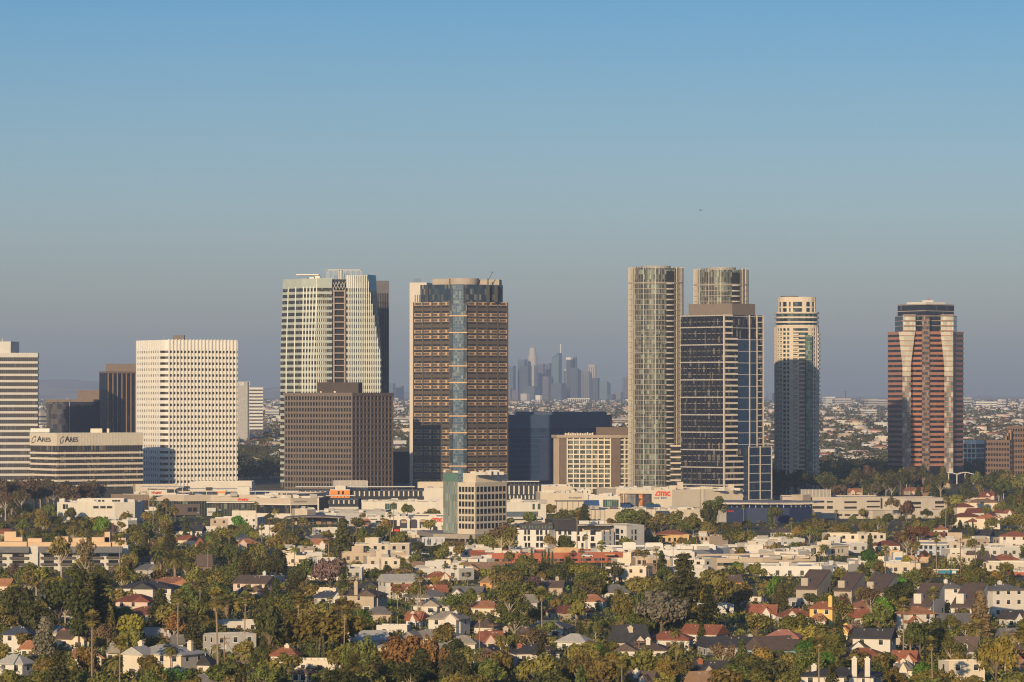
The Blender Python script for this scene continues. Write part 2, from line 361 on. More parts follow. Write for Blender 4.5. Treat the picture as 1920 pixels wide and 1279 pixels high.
# --- 6  faceted green tower, open shaft, and the dark tower behind
def t_green():
    D = 2770; zt = Z(522, D); zm = Z(672, D)
    def foot(z):
        f = max(0, min(1, (zt-z)/(zt-zm)))          # facets lean out towards the middle of the height
        e = lambda p, q: p+(q-p)*f
        return [P(e(531, 526), D+26), P(e(566, 564), D+8), P(e(597, 591), D), P(622, D+2.2), P(622.3, D+6.5), P(649.7, D+8.8), P(650, D+4.4),
                P(e(689, 713.5), D+8.4), P(e(704, 714.5), D+(24-10*f)), P(705, D+52), P(533, D+60)]
    r = thing('office_tower', 'tall faceted pale green tower with an open shaft of bare floors down its front', 'office tower', (*P(625, D), 0))
    gl = G('green_tower_glass', (.030,.028,.026), (.16,.15,.11), 1.5, 4.15, None, .1, .25, .12)
    core(r, foot(zt), zm, zt-6, gl, 'glazing', None) if False else None
    m = MB(); m.prism(foot(zm), zm, zt-.4, foot(zt-.4)); m.prism(foot(zm), 0, zm); m.build('glazing', gl, r)
    fh = 4.46; n = int(zt/fh); o = r['_o']
    for k in range(1, n):
        z = zt-7.0-fh*k
        if z < 1: break
        q = outset(foot(z), .25)
        m = MB(); m.prism(q, z, z+1.9); m.build('spandrel_band', GREENW, r)
    q0, q1 = outset(foot(zt-7), .25), outset(foot(zt), .25)
    # crown: green-glass parapet on both sides of the shaft
    m = MB(); m.prism(q0[:4], zt-7, zt, q1[:4], cap=False, closed=False)
    m.build('crown_screen', GREENW, r)
    m = MB(); m.prism(q0[6:8], zt-7, zt+2.5, q1[6:8], cap=False, closed=False); m.build('crown_screen', MINT, r)
    m = MB(); m.prism(q0[7:10], zt-7, zt+3, q1[7:10], cap=False, closed=False); m.build('crown_screen', TEAL, r)
    # cream panels between the windows of the left facets
    for i, us in ((0, (.28, .68)), (1, (.1, .3, .5, .7, .9))):
        p, q = foot(0)[i], foot(0)[i+1]; pt, qt = foot(zt)[i], foot(zt)[i+1]
        for u in us:
            A, B = at(p, q, u), at(pt, qt, u)
            m = MB(); m.bar((A[0], A[1]-.3, zm), (B[0], B[1]-.3, zt-6), .75); m.bar((A[0], A[1]-.3, 0), (A[0], A[1]-.3, zm), .75); m.build('mullion', MINT, r)
    # upright fins on the main front; the right ones start where the leaning facet lets them
    for x in np.arange(594, 622, 3.45):
        y = D+.9+(x-597)*.088; p = P(x, y)
        m = MB(); m.box(p[0]-.27, p[0]+.27, y-.75, y+.4, 0, zt+.3); m.build('fin', MINT, r)
    for x in np.arange(653, 713, 3.45):
        top = zt+2.6 if x < 689 else zt+2.6-(zt-zm)*(x-689)/24.5
        y = D+4.3+(x-650)*.063; p = P(x, y)
        m = MB(); m.box(p[0]-.27, p[0]+.27, y-.75, y+.4, 0, top); m.build('fin', MINT, r)
    # teal leaning facet
    m = MB(); a, b, c = (*foot(zt)[7], zt+3), (*foot(zt)[8], zt+3), (*foot(zm)[7], zm)
    sh = lambda p, dy: (p[0]+.15, p[1]-.35+dy, p[2])
    m.poly([sh(a,0), sh(c,0), sh(b,0)], [(0,zt),(0,zm),(8,zt)]); m.poly([sh(a,.5), sh(b,.5), sh(c,.5)]); m.build('leaning_facet', TEAL, r)
    # open shaft
    s0, s1 = P(622.3, D+6.3), P(649.7, D+8.6)
    for px in (626, 646.5):
        q = P(px, D+5.2); MB().box(q[0]-.5, q[0]+.5, q[1]-1.2, q[1]+.4, 0, zt-8).build('shaft_column', ROSE, r)
    MB().fbox(s0, s1, .3, fl(s0, s1)-.3, 0, zt-3, .25).build('shaft_back', BLACKM, r)
    for k in range(n-1):
        z = zt-9.5-4.55*k
        if z < 60: break
        MB().fbox(P(622.4, D+4.2), P(649.6, D+6.4), .2, fl(s0, s1)-.2, z, z+.85, .2).build('shaft_floor', ROSE, r)
    m = MB()
    x0, x1 = P(624, D+4)[0], P(648, D+4)[0]
    for k in range(4):
        u0, u1 = x0+(x1-x0)*k/4, x0+(x1-x0)*(k+1)/4
        m.bar((u0, D+4, zt-8), (u1, D+4, zt-2) if k % 2 else (u1, D+4, zt-3), .5); m.bar((u0, D+4.1, zt-2.5), (u1, D+4.1, zt-7.5), .45)
    m.build('roof_truss', GREY, r)
    # roof: cantilevered helipad slab and steel cage
    zb = zt-1
    m = MB(); q = P(556, D+22)[0], P(598, D+22)[0]; m.box(q[0], q[1], D+18, D+30, zt+2.8, zt+3.7); m.box(P(588, D)[0], P(597, D)[0], D+20, D+28, zb-4, zt+2.8); m.box(P(577, D)[0], P(586, D)[0], D+21, D+27, zb-4, zt+1.6)
    m.build('roof_canopy', WHITE, r)
    MB().box(P(572, D)[0], P(600, D)[0], D+24, D+40, zb-3, zt+1.2).build('plant_room', DGREY, r)
    m = MB(); x0, x1 = P(612, D+25)[0], P(676, D+25)[0]; y0, y1 = D+22, D+40; z0, z1 = zb-4, Z(505, D+25)
    for x in lin(x0, x1, 15): m.bar((x, y0, z0), (x, y0, z1), .22); m.bar((x, y1, z0), (x, y1, z1), .22)
    for z in (z0+2, z0+5, z1-.2): m.bar((x0, y0, z), (x1, y0, z), .3); m.bar((x0, y1, z), (x1, y1, z), .3); m.bar((x0, y0, z), (x0, y1, z), .3); m.bar((x1, y0, z), (x1, y1, z), .3)
    m.build('roof_cage', LGREY, r)
    MB().box(P(632, D)[0], P(639, D)[0], D+24, D+30, zb-4, Z(505.5, D+25)).build('lift_tower', LGREY, r)
    land('the pale green faceted tower', 620, 620, D)
    # dark tower behind
    D2 = 2905; a, b = P(690, D2), P(728.5, D2+3); fp = rear([a, b], 40); zt2 = Z(527, D2)
    r = thing('office_tower', 'dark grey tower showing behind the right edge of the pale green tower', 'office tower', (*at(a, b, .5), 0))
    core(r, fp, 0, zt2, G('slate_glass', (.020,.019,.024), (.16,.15,.14), 1.6, 4.0, (.07,.066,.07), .3, .08, .2), 'glazing')
    bands(r, fp, [Z(550, D2)], zt2-Z(550, D2)+.3, .35, M('slate_panel', (.135,.125,.13), .6, .08, .3), 'crown')
    l = fl(a, b); fins(r, a, b, [l*k/9 for k in range(10)], 0, Z(550, D2), .5, .5, M('slate_panel', (.135,.125,.13)))
# --- 7  brown grid block
def t_brown():
    D = 2560; a, b, c = P(535, D+16), P(660, D), P(735, D+34); fp = rear([a, b, c]); zt = Z(737, D)
    r = thing('office_building', 'wide dark brown block with a grid of square windows in front of the green tower', 'office building', (*b, 0))
    core(r, fp, 0, zt-.3, G('brown_glass', (.012,.010,.010), (.07,.05,.04), 3.0, 3.95, None, .1, .2, .2), 'glazing')
    fh = 3.93
    bands(r, fp, [zt-2.2], 2.4, .75, BROWN, 'parapet')
    bands(r, fp, [zt-2.2-fh*k-.0 for k in range(1, 18)], 1.45, .5, BROWN)
    l = fl(a, b); fins(r, a, b, [l*k/24 for k in range(25)], 0, zt, .75, .8, BROWN, 'pier')
    l = fl(b, c); fins(r, b, c, [l*k/11 for k in range(12)], 0, zt, .95, .8, BROWN, 'pier')
    pm = M('brown_plant_wall', (.075,.058,.05), .8, .1, .2)
    p = MB(); p.prism(rear([P(594, D+18), P(672, D+14)], 16), zt-.1, Z(717, D+14)); p.build('plant_room', pm, r)
    m = MB(); m.tube([(*P(628, D+8), zt), (*P(628, D+8), zt+1.4)], [.8, .8]); m.tube([(*P(602, D+12), zt), (*P(602, D+12), zt+1.2)], [.6, .6]); m.build('roof_vent', CREAM, r)
    land('the dark brown grid block', 640, 830, D)
# --- 8  brown tower with gold banding and blue glass corner
def t_gold():
    D = 2690; a, b, b2, c = P(776, D+16), P(845, D+1), P(874, D+1), P(952, D+20)
    fp = [a, b, b2, c, (c[0]-6, c[1]+42), (a[0]+6, a[1]+42)]; zt = Z(566, D)
    r = thing('office_tower', 'tall brown tower with gold bands and a blue glass strip up its corner', 'office tower', (*P(860, D), 0))
    core(r, fp, 0, zt, G('gold_tower_glass', (.012,.012,.018), (.08,.075,.07), 1.25, 4.05, (.055,.045,.04), .22, .2, .15), 'glazing')
    BP = M('brown_panel', (.092,.074,.054), .6, .1, .3)
    m, nt, bs = _new('gold_frame_panel'); MATS['gold_frame_panel'] = m
    uv = N(nt, 'ShaderNodeUVMap'); s = N(nt, 'ShaderNodeSeparateXYZ'); L(nt, uv, 0, s, 0)
    fu = math_(nt, 'FRACT', math_(nt, 'DIVIDE', s.outputs[0], 6.6)); iv = s.outputs[1]
    k = math_(nt, 'MULTIPLY', math_(nt, 'GREATER_THAN', fu, .22), math_(nt, 'MULTIPLY', math_(nt, 'GREATER_THAN', iv, .36), math_(nt, 'LESS_THAN', iv, 2.04)))
    nt.links.new(mix_(nt, k, (.47,.31,.18), (.088,.070,.052)), bs.inputs['Base Color']); bs.inputs['Roughness'].default_value = .5
    GF = m
    fh = 31.3/3/F*D
    gb = [z for z in (zt-2.4,)]
    zb, zg = [], []
    k = 0
    z = zt-2.4
    seq = []
    while z > 2:
        seq.append((k, z)); k += 1; z -= fh
    for k, z in seq:
        (zg if k == 0 or k % 3 in (2, 0) else zb).append(z)
    o = r['_o']
    for (p, q) in ((a, b), (b2, c)):
        l = fl(p, q)
        for zz, mt, nm in ((zb, BP, 'spandrel_band'), (zg, GF, 'gold_band')):
            mb = MB(); mb.fbox(p, q, .0, l, 0, 2.4, .45); me = mb.mesh(nm, (o[0], o[1], 0), [mt])
            for z in zz: link(nm, me, r, (0, 0, z-o[2]))
        n = 4; fins(r, p, q, [l*(k+.02)/n for k in range(n)]+[l-.5], 0, zt, 1.0, .75, BP, 'pier')
    CG = G('corner_blue_glass', (.035,.075,.12), (.20,.27,.30), 1.35, 2.05, (.16,.18,.19), .12, .5, .12, hl=(.16,.18,.19), hf=.12)
    # glass strip: proud bay up the corner
    m = MB(); q0, q1 = P(850, D-1.2), P(869, D-1.2); m.prism([q0, q1, (q1[0], q1[1]+4), (q0[0], q0[1]+4)], 0, Z(533, D)); m.build('corner_bay', CG, r)
    for x0, x1 in ((843.5, 849.8), (869.2, 875.5)): MB().fbox(P(x0, D-.6), P(x1, D-.6), 0, fl(P(x0, D), P(x1, D)), 0, zt-1, .2, 3).build('dark_side_bay', G('upper_glass', (.020,.035,.055), (.20,.19,.17)), r)
    for z in zg[1::2]:
        MB().fbox(P(842, D-1.5), P(876, D-1.5), 0, fl(P(842, D), P(876, D)), z, z+.7, .3, .1).build('gold_tie', GOLD, r)
    up = [P(788, D+18), P(845, D+4), P(874, D+4), P(943, D+20), (P(940, D)[0], D+50), (P(790, D)[0], D+50)]
    core(r, up, zt, Z(533, D), G('upper_glass', (.020,.035,.055), (.20,.19,.17), 2.1, 3.0, (.12,.13,.13), .08, .3, .1, hl=(.12,.13,.13), hf=.06), 'upper_glazing')
    for px in (800, 822, 893, 915, 930):
        q = P(px, D+ (16 if px < 845 else 12)); MB().box(q[0]-1.2, q[0]+1.2, q[1]-2.5, q[1]+3, zt, Z(533.5, D)).build('upper_pier', BLACKM, r)
    # oval crown
    cx, cy = P(868, D+26); e = lambda rx: [(cx+rx*math.cos(t), cy+10*math.sin(t)) for t in lin(0, 2*math.pi, 33)[:-1]]
    rx = 58/2/F*D; m = MB(); m.prism(e(rx*.96), Z(534, D), Z(520, D), e(rx*1.06)); m.build('crown_drum', M('crown_stone', (.38,.33,.27), .7, .08), r)
    MB().prism(rear([P(811, D+24), P(842, D+18)], 18), Z(534, D), Z(521, D)).build('crown_wall', M('crown_stone', (.38,.33,.27)), r)
    MB().prism(rear([P(896, D+28), P(936, D+26)], 14), Z(534, D), Z(522, D)).build('crown_wall', M('crown_stone', (.38,.33,.27)), r)
    m = MB(); q = P(915, D+16); z = Z(533, D); m.bar((*q, z), (*q, z+4.5), 1.0); m.bar((*q, z+3), (q[0]+3.4, q[1], Z(509, D)), .45); m.bar((q[0]+1.6, q[1], Z(509, D)), (q[0]+5, q[1], Z(508.6, D)), .3); m.build('roof_crane', DGREY, r)
    land('the brown and gold banded tower', 860, 720, D)
    # pale slab tower behind its left edge
    D2 = 2800; a, b = P(768, D2), P(800, D2-2); fp = rear([a, b], 36); zt2 = Z(530, D2)
    r = thing('office_tower', 'pale slab tower showing behind the left edge of the gold banded tower', 'office tower', (*at(a, b, .5), 0))
    core(r, fp, 0, zt2, M('pale_slab_stone', (.56,.51,.45), .7, .06, .2, streak=.3), 'wall')
    fins(r, a, b, [4.2, 5.9, 7.4, 9.0], 0, Z(553, D2), .7, .25, BROWN, 'window_strip')
    m = MB(); q = P(782, D2+6)
    for dx in (-2.2, 0, 2.2): m.bar((q[0]+dx, q[1], zt2), (q[0]+dx, q[1], zt2+3.3), .3)
    m.bar((q[0]-2.4, q[1], zt2+2.8), (q[0]+2.4, q[1], zt2+2.8), .3); m.bar((q[0]-2.4, q[1], zt2+1.4), (q[0]+2.4, q[1], zt2+1.4), .3)
    m.build('window_cradle', DGREY, r)
# --- 9  blue glass blocks behind
def t_blue():
    D = 3050; a, b = P(936, D), P(1146, D+14); fp = rear([a, b], 60); zt = Z(778, D)
    r = thing('office_building', 'long dark blue glass block behind the hotel with balconies', 'office building', (*at(a, b, .5), 0))
    core(r, fp, 0, zt-.2, G('blue_block_glass', (.008,.024,.060), (.02,.045,.09), 2.4, 4.2, None, .1, .2, .4, .006, spec=.3, hl=(.030,.062,.115), hf=.12), 'glazing')  # base darkened so the sunlit glass reads as lying in shadow
    bl = M('blue_metal_panel', (.022,.050,.105), .4, .06, .2, spec=.5)
    bands(r, fp, [Z(803, D)], zt-Z(803, D), .5, bl, 'upper_panel')
    bands(r, fp, [Z(818, D)], 1.0, .8, bl, 'ledge')
    MB().prism(rear([P(968, D+12), P(1137, D+16)], 30), zt, Z(772, D)).build('plant_room', bl, r)
    m = MB()
    for px in (1000, 1003, 1008, 1014): m.bar((*P(px, D+20), Z(773, D)), (*P(px, D+20), Z(766-px % 3, D)), .35)
    m.build('mast', DGREY, r)
    MB().fbox(a, b, fl(a, b)*.36, fl(a, b)*.62, 0, Z(823, D), .2).build('recessed_bay', NAVY, r)
    q0, q1 = P(1143, D+12), P(1146, D+13); MB().fbox(q0, q1, 0, fl(q0, q1), 0, zt, .9).build('end_pier', BROWN, r)
    land('the dark blue glass block', 1000, 840, D)
    D = 2960; a, b = P(728, D), P(770, D); fp = rear([a, b], 26); zt = Z(848, D)
    r = thing('office_building', 'small dark navy glass block between the brown grid block and the gold tower', 'office building', (*at(a, b, .5), 0))
    core(r, fp, 0, zt, G('navy_small_glass', (.010,.016,.034), (.02,.03,.05), 1.9, 3.9, None, .1, .15, .1, hl=(.022,.03,.05), hf=.1), 'glazing')
    bands(r, fp, [zt-.8], 1.0, .2, NAVY, 'parapet')
# --- 10  hotel with balcony grid
def t_hotel():
    D = 2640; pts = [P(1040, D+14), P(1049, D+6), P(1064, D+3), P(1145, D), P(1163, D+1), P(1184, D+4)]
    fp = pts+[(pts[-1][0], D+24), (pts[0][0], D+34)]; zt = Z(815, D)
    r = thing('hotel', 'tan hotel with a grid of cream balconies beside the tall round tower', 'hotel', (*P(1100, D), 0))
    core(r, fp, 0, zt-.5, G('hotel_glass', (.030,.036,.030), (.22,.24,.18), 1.8, 3.0, None, .1, .4, .15), 'glazing')
    BW = M('brown_hotel_wall', (.15,.11,.085), .8, .1, .3); ST = M('hotel_stone', (.50,.40,.30), .8, .08, .3)
    for i, mt, f0, f1 in ((1, BW, 0, 1), (3, BW, 0, 1)):
        MB().fbox(pts[i], pts[i+1], fl(pts[i], pts[i+1])*f0, fl(pts[i], pts[i+1])*f1, 0, zt-1, .9).build('blank_wall', mt, r)
    MB().fbox(pts[0], pts[1], 0, fl(pts[0], pts[1]), 0, zt-1, .9).build('end_wall', ST, r)
    fh = 3.35; l = fl(pts[2], pts[3]); l2 = fl(pts[4], pts[5])
    for k in range(13):
        z = zt-4.2-fh*k
        if z < 1: break
        MB().fbox(pts[2], pts[3], .6, l-.2, z, z+.9, 1.3).build('balcony_rail', CREAM, r)
        MB().fbox(pts[4], pts[5], .2, l2, z, z+.9, 1.3).build('balcony_rail', CREAM, r)
    fins(r, pts[2], pts[3], [l*k/7 for k in range(8)], 0, zt-2.4, .8, 1.5, CREAM, 'balcony_wall')
    fins(r, pts[4], pts[5], [l2*.35, l2*.7], 0, zt-2.4, .7, 1.5, CREAM, 'balcony_wall')
    bands(r, fp, [zt-2.2], 1.9, 2.2, M('hotel_roof_slab', (.36,.29,.23), .8, .08, .3), 'roof_slab')
    MB().prism(rear([P(1118, D+10), P(1184, D+10)], 12), zt-.3, Z(801, D+8)).build('plant_room', BW, r)
    m = MB()
    for px in np.arange(1060, 1112, 3.2): q = P(px, D+5); m.box(q[0]-.4, q[0]+.4, q[1], q[1]+.8, zt-.3, zt+.8+random.random()*.9)
    m.build('roof_plant', CREAM, r)
    land('the hotel with cream balconies', 1105, 860, D)
# --- 11, 12  twin round towers
def t_round():
    fin_m = M('pale_metal_fin', (.52,.47,.39), .35, .05, .3, spec=.5); fin_d = M('grey_metal_fin', (.22,.19,.17), .4, .06, .3, spec=.5)
    gl = G('round_glass', (.028,.038,.032), (.24,.30,.24), 1.5, 3.42, (.07,.065,.055), .16, .5, .12, .03, hl=(.09,.085,.07), hf=.12)
    def tower(D, x0, x1, ytop, label, ph):
        cx = P((x0+x1)/2, D)[0]; rx = (x1-x0)/2/F*D; ry = rx*.92; cy = D+ry
        n = 56; el = [(cx+rx*math.cos(t), cy+ry*math.sin(t)) for t in lin(0, 2*math.pi, n+1)[:-1]]
        zt = Z(ytop, D)
        r = thing('apartment_tower', label, 'apartment tower', (cx, cy, 0))
        o = r['_o']
        core(r, el, 0, zt-1, gl, 'glazing')
        fh = 10.02/F*D
        slab = M('grey_slab_edge', (.30,.27,.23), .7, .06)
        bands(r, el, [zt-11.5-fh*k for k in range(60) if zt-11.5-fh*k > 1], .45, .45, slab, 'floor_slab')
        bands(r, el, [zt-11], .6, .6, slab, 'crown_ledge')
        me1 = {}
        for k in range(n):
            t = 2*math.pi*(k+.5)/n
            if math.sin(t) > .35: continue
            dx = math.cos(t)
            if .36 < dx < .66: continue                      # balcony bay
            for mt, w, out in ((fin_m, .40, .6),) if (k % 4 == 1 or abs(dx) > .82) else ((fin_d, .30, .5),):
                key = (mt.name, w)
                if key not in me1:
                    m = MB(); m.box(-w/2, w/2, -out, .5, 0, zt); me1[key] = m.mesh('fin', (0,0,0), [mt])
                link('fin', me1[key], r, (rx*math.cos(t), ry*math.sin(t), 0), math.atan2(math.sin(t)*rx, math.cos(t)*ry)+math.pi/2)
        t = -math.acos(.51); bx, by = cx+rx*math.cos(t), cy+ry*math.sin(t)
        ang = math.atan2(math.sin(t)*rx, math.cos(t)*ry)+math.pi/2
        mb = MB(); mb.prism([(-3.1, .5), (-3.1, -.4), (-2.2, -1.2), (0, -1.7), (2.2, -1.2), (3.1, -.4), (3.1, .5)], 0, .95)
        bm_ = mb.mesh('balcony', (0,0,0), [M('balcony_edge', (.40,.37,.32), .6, .06)])
        z = zt-12.0
        while z > 2: link('balcony', bm_, r, (bx-cx, by-cy, z), ang); z -= fh
        mb = MB(); mb.box(-3.0, 3.0, -.12, .4, 0, zt-3); link('balcony_recess', mb.mesh('balcony_recess', (0,0,0), [BLACKM]), r, (bx-cx, by-cy, 0), ang)
        bands(r, [(cx+rx*.97*math.cos(t), cy+ry*.97*math.sin(t)) for t in lin(0, 2*math.pi, n+1)[:-1]], [zt-10.6], 9.6, 0, M('crown_louvre', (.20,.175,.15), .5, .1, .6), 'crown_louvre')
        m = MB(); m.prism([(cx+rx*.55*math.cos(t), cy+rx*.5*math.sin(t)) for t in lin(0, 2*math.pi, 25)[:-1]], zt-1, zt+1.0); m.build('roof_disc', GREY, r)
        land(ph, (x0+x1)/2, ytop+150, D)
        return r, zt, cx, cy, rx
    r, zt, cx, cy, rx = tower(2590, 1181, 1282, 500, 'tall round finned apartment tower standing free right of the hotel', 'the left round tower')
    # low wing between it and the dark tower
    D = 2575; a, b = P(1258, D), P(1280, D); fp = rear([a, b], 14)
    core(r, fp, 0, Z(834, D), G('wing_glass', (.02,.022,.024), (.12,.12,.1), 1.6, 3.9, None, .1, .25, .15), 'wing_glazing')
    bands(r, fp, [Z(834, D)-3.9*k-1.3 for k in range(9)], 1.1, .3, BEIGE, 'wing_band')
    tower(2540, 1304, 1405, 503, 'round finned apartment tower rising behind the dark glass tower', 'the right round tower')
# --- 13  dark tower with stepped right wing
def t_dark():
    D = 2400; a, b, d = P(1277, D+26), P(1357, D), P(1431, D+24)
    fp = [a, b, d, (d[0]-2, D+58), (a[0]+4, D+62)]; zt = Z(590, D)
    r = thing('office_tower', 'dark glass tower with wavy white ledges and a stepped lower wing at its right', 'office tower', (*b, 0))
    core(r, fp, 0, zt, G('dark_tower_glass', (.010,.012,.022), (.20,.18,.16), 1.45, 3.75, (.04,.04,.045), .12, .22, .1, .025), 'glazing')
    LED = M('silver_ledge', (.44,.42,.39), .35, .05, .3, spec=.5); DM = M('charcoal_mullion', (.03,.03,.034), .4, .1)
    fh = 10.98/F*D; o = r['_o']; l = fl(a, b)
    thick = MB(); n = 18
    for k in range(n):                                     # zig-zag ledge
        u0, u1 = l*k/n, l*(k+1)/n
        thick.fbox(a, b, u0, u1, 0, .75, 1.0 if k % 2 else .6)
    mth = thick.mesh('wavy_ledge', (o[0], o[1], 0), [LED])
    mtn = MB().fbox(a, b, .2, l-.2, 0, .3, .5).mesh('thin_ledge', (o[0], o[1], 0), [M('grey_slab_edge', (.30,.27,.23))])
    k = 0; z = zt-.8
    while z > 2:
        link('wavy_ledge' if k % 3 == 2 or k == 0 else 'thin_ledge', mth if k % 3 == 2 or k == 0 else mtn, r, (0, 0, z)); k += 1; z -= fh
    fins(r, a, b, [l*(k+.5)/9 for k in range(9)], 0, zt, .9, .75, DM, 'mullion')
    # right front: bright ribbons, glass, stone piers
    q = lambda px: at(b, d, (px-1357)/(1431-1357))
    lr = fl(b, d); U = lambda px: lr*(px-1357)/(1431-1357)
    z = zt-1.0; k = 0
    while z > 2:
        xr = 1372.5 if k < 4 else (1382 if z > Z(860, D) else 1404)
        MB().fbox(b, d, .3, U(xr), z, z+1.15, .6).build('spandrel_band', CREAM, r)
        MB().fbox(b, d, U(1419), U(1430.5), z, z+.6, .55).build('spandrel_band', BEIGE, r)
        if k % 2 == 0: MB().fbox(b, d, U(xr)+.1, U(1419)-.1, z, z+.35, .3).build('thin_ledge', LGREY, r)
        z -= fh; k += 1
    MB().fbox(b, d, U(1374 if False else 1384), U(1418), Z(842, D), Z(634, D), .25).build('blue_bay', G('blue_bay_glass', (.016,.035,.075), (.035,.06,.10), 1.5, 3.75, None, .1, .2, .08, .006), r)
    for px in (1404.5, 1418.5, 1430.5): MB().fbox(b, d, U(px)-.3, U(px)+.3, 0, zt, .75).build('stone_pier', BEIGE, r)
    MB().fbox(b, d, -.3, .5, 0, zt, .8).build('stone_pier', BEIGE, r)
    pm = M('plant_screen', (.19,.155,.125), .7, .08, .4)
    MB().prism([P(1291, D+26), P(1373, D+8), P(1416, D+24), P(1412, D+50), P(1296, D+52)], zt-.1, Z(569, D+10)).build('plant_room', pm, r)
    # wing
    w0, w1 = P(1403, D+8), P(1447, D+22); wf = rear([w0, w1], 26); zw = Z(838, D)
    core(r, wf, 0, zw, G('wing_blue_glass', (.014,.026,.055), (.05,.06,.08), 1.5, 3.75, None, .1, .2, .1, .01), 'wing_glazing')
    lw = fl(w0, w1)
    for k in range(8): MB().fbox(w0, w1, 0, lw, zw-.5-k*fh*1.5, zw-.5-k*fh*1.5+.4, .3).build('thin_ledge', LGREY, r)
    for u in (.3, lw*.5, lw-.3): MB().fbox(w0, w1, u-.3, u+.3, 0, zw+.3, .5).build('stone_pier', BEIGE, r)
    land('the dark glass tower', 1350, 760, D)
# --- 14  cream condominium tower, much of it in shade
def t_condo():
    D = 2600; cx = P(1497, D)[0]; rx = 42/F*D; cy = D+rx
    def oval(f, n=28): return [(cx+rx*f*math.copysign(abs(math.cos(t))**.75, math.cos(t)), cy+rx*.95*f*math.copysign(abs(math.sin(t))**.75, math.sin(t))) for t in lin(0, 2*math.pi, n+1)[:-1]]
    z1, z2, z3 = Z(612, D), Z(585, D), Z(557, D)
    r = thing('apartment_tower', 'slender cream apartment tower with stepped rounded top and balconies', 'apartment tower', (cx, cy, 0))
    gl = G('condo_glass', (.012,.024,.034), (.10,.16,.15), 1.7, 3.25, None, .1, .35, .15)
    CS = M('condo_stone', (.60,.52,.42), .8, .07, .3, streak=.3)
    core(r, oval(.965), 0, z1, gl, 'glazing'); core(r, oval(.94), z1, z2, gl, 'upper_glazing'); core(r, oval(.83), z2, z3, gl, 'top_glazing')
    fh = 8.05/F*D
    bands(r, oval(.965), [z1-1.2-fh*k for k in range(34) if z1-1.2-fh*k > 0], 1.1, .35, CS)
    bands(r, oval(.95), [z2-1, z2-4.2, z2-7.4, z1-.1], 1.1, .8, CS, 'terrace_edge')
    bands(r, oval(.83), [z3-3.2], 3.4, .35, CS, 'crown'); bands(r, oval(.83), [z2+2.8], 1.0, .3, CS)
    n = 28; el = oval(.965, n)
    for k in range(n):
        p = el[k]
        if p[1] > cy+rx*.3: continue
        if k in (20, 23): w = 2.6
        else: w = 1.05
        q = el[(k+1) % n]; d = math.atan2(q[1]-p[1], q[0]-p[0])
        m = MB(); m.box(-w/2, w/2, -.55, .5, 0, z1 if k not in (21, 22) else z1-14)
        if k not in (22,): link('pier', m.mesh('pier', (0,0,0), [CS]), r, (p[0]-cx, p[1]-cy, 0), d)
    for k in (15, 17, 19, 20, 22, 24, 26):
        t = 2*math.pi*k/28; q = oval(.83)[k]
        m = MB(); w = 1.6 if k != 22 else 3; m.box(-w/2, w/2, -.5, .5, z2, z3); link('upper_pier', m.mesh('upper_pier', (0,0,0), [CS]), r, (q[0]-cx, q[1]-cy, 0), math.atan2(math.sin(t), math.cos(t))+math.pi/2)
    p0, p1 = P(1511, D-1.2), P(1522.5, D-.4); MB().fbox(p0, p1, 0, fl(p0, p1), 4, z1-6, .2, 3).build('glass_strip', G('condo_strip_glass', (.05,.09,.08), (.20,.30,.24), 1.4, 3.08, None, .1, .6, .15, hl=(.30,.27,.2), hf=.12), r)
    m = MB(); m.prism([(-1.9, .3), (-1.9, -1.2), (1.9, -1.2), (1.9, .3)], 0, 1.0); bal = m.mesh('balcony', (0,0,0), [CS])
    for px in (1464, 1492.5, 1537):
        fx = (px-1497)/42.0; t = -math.acos(max(-1, min(1, fx))); e = (rx*.97*fx, -rx*.95*abs(math.sin(t))**.75)
        z = z1-6
        while z > 6: link('balcony', bal, r, (e[0], e[1], z), t+math.pi/2); z -= fh
    m = MB(); m.prism([(cx+rx*.4*math.cos(t)-5, cy+6*math.sin(t)) for t in lin(0, 2*math.pi, 17)[:-1]], z3-.5, z3+1.0); m.build('roof_disc', DGREY, r)
    land('the slender cream apartment tower', 1497, 720, D)
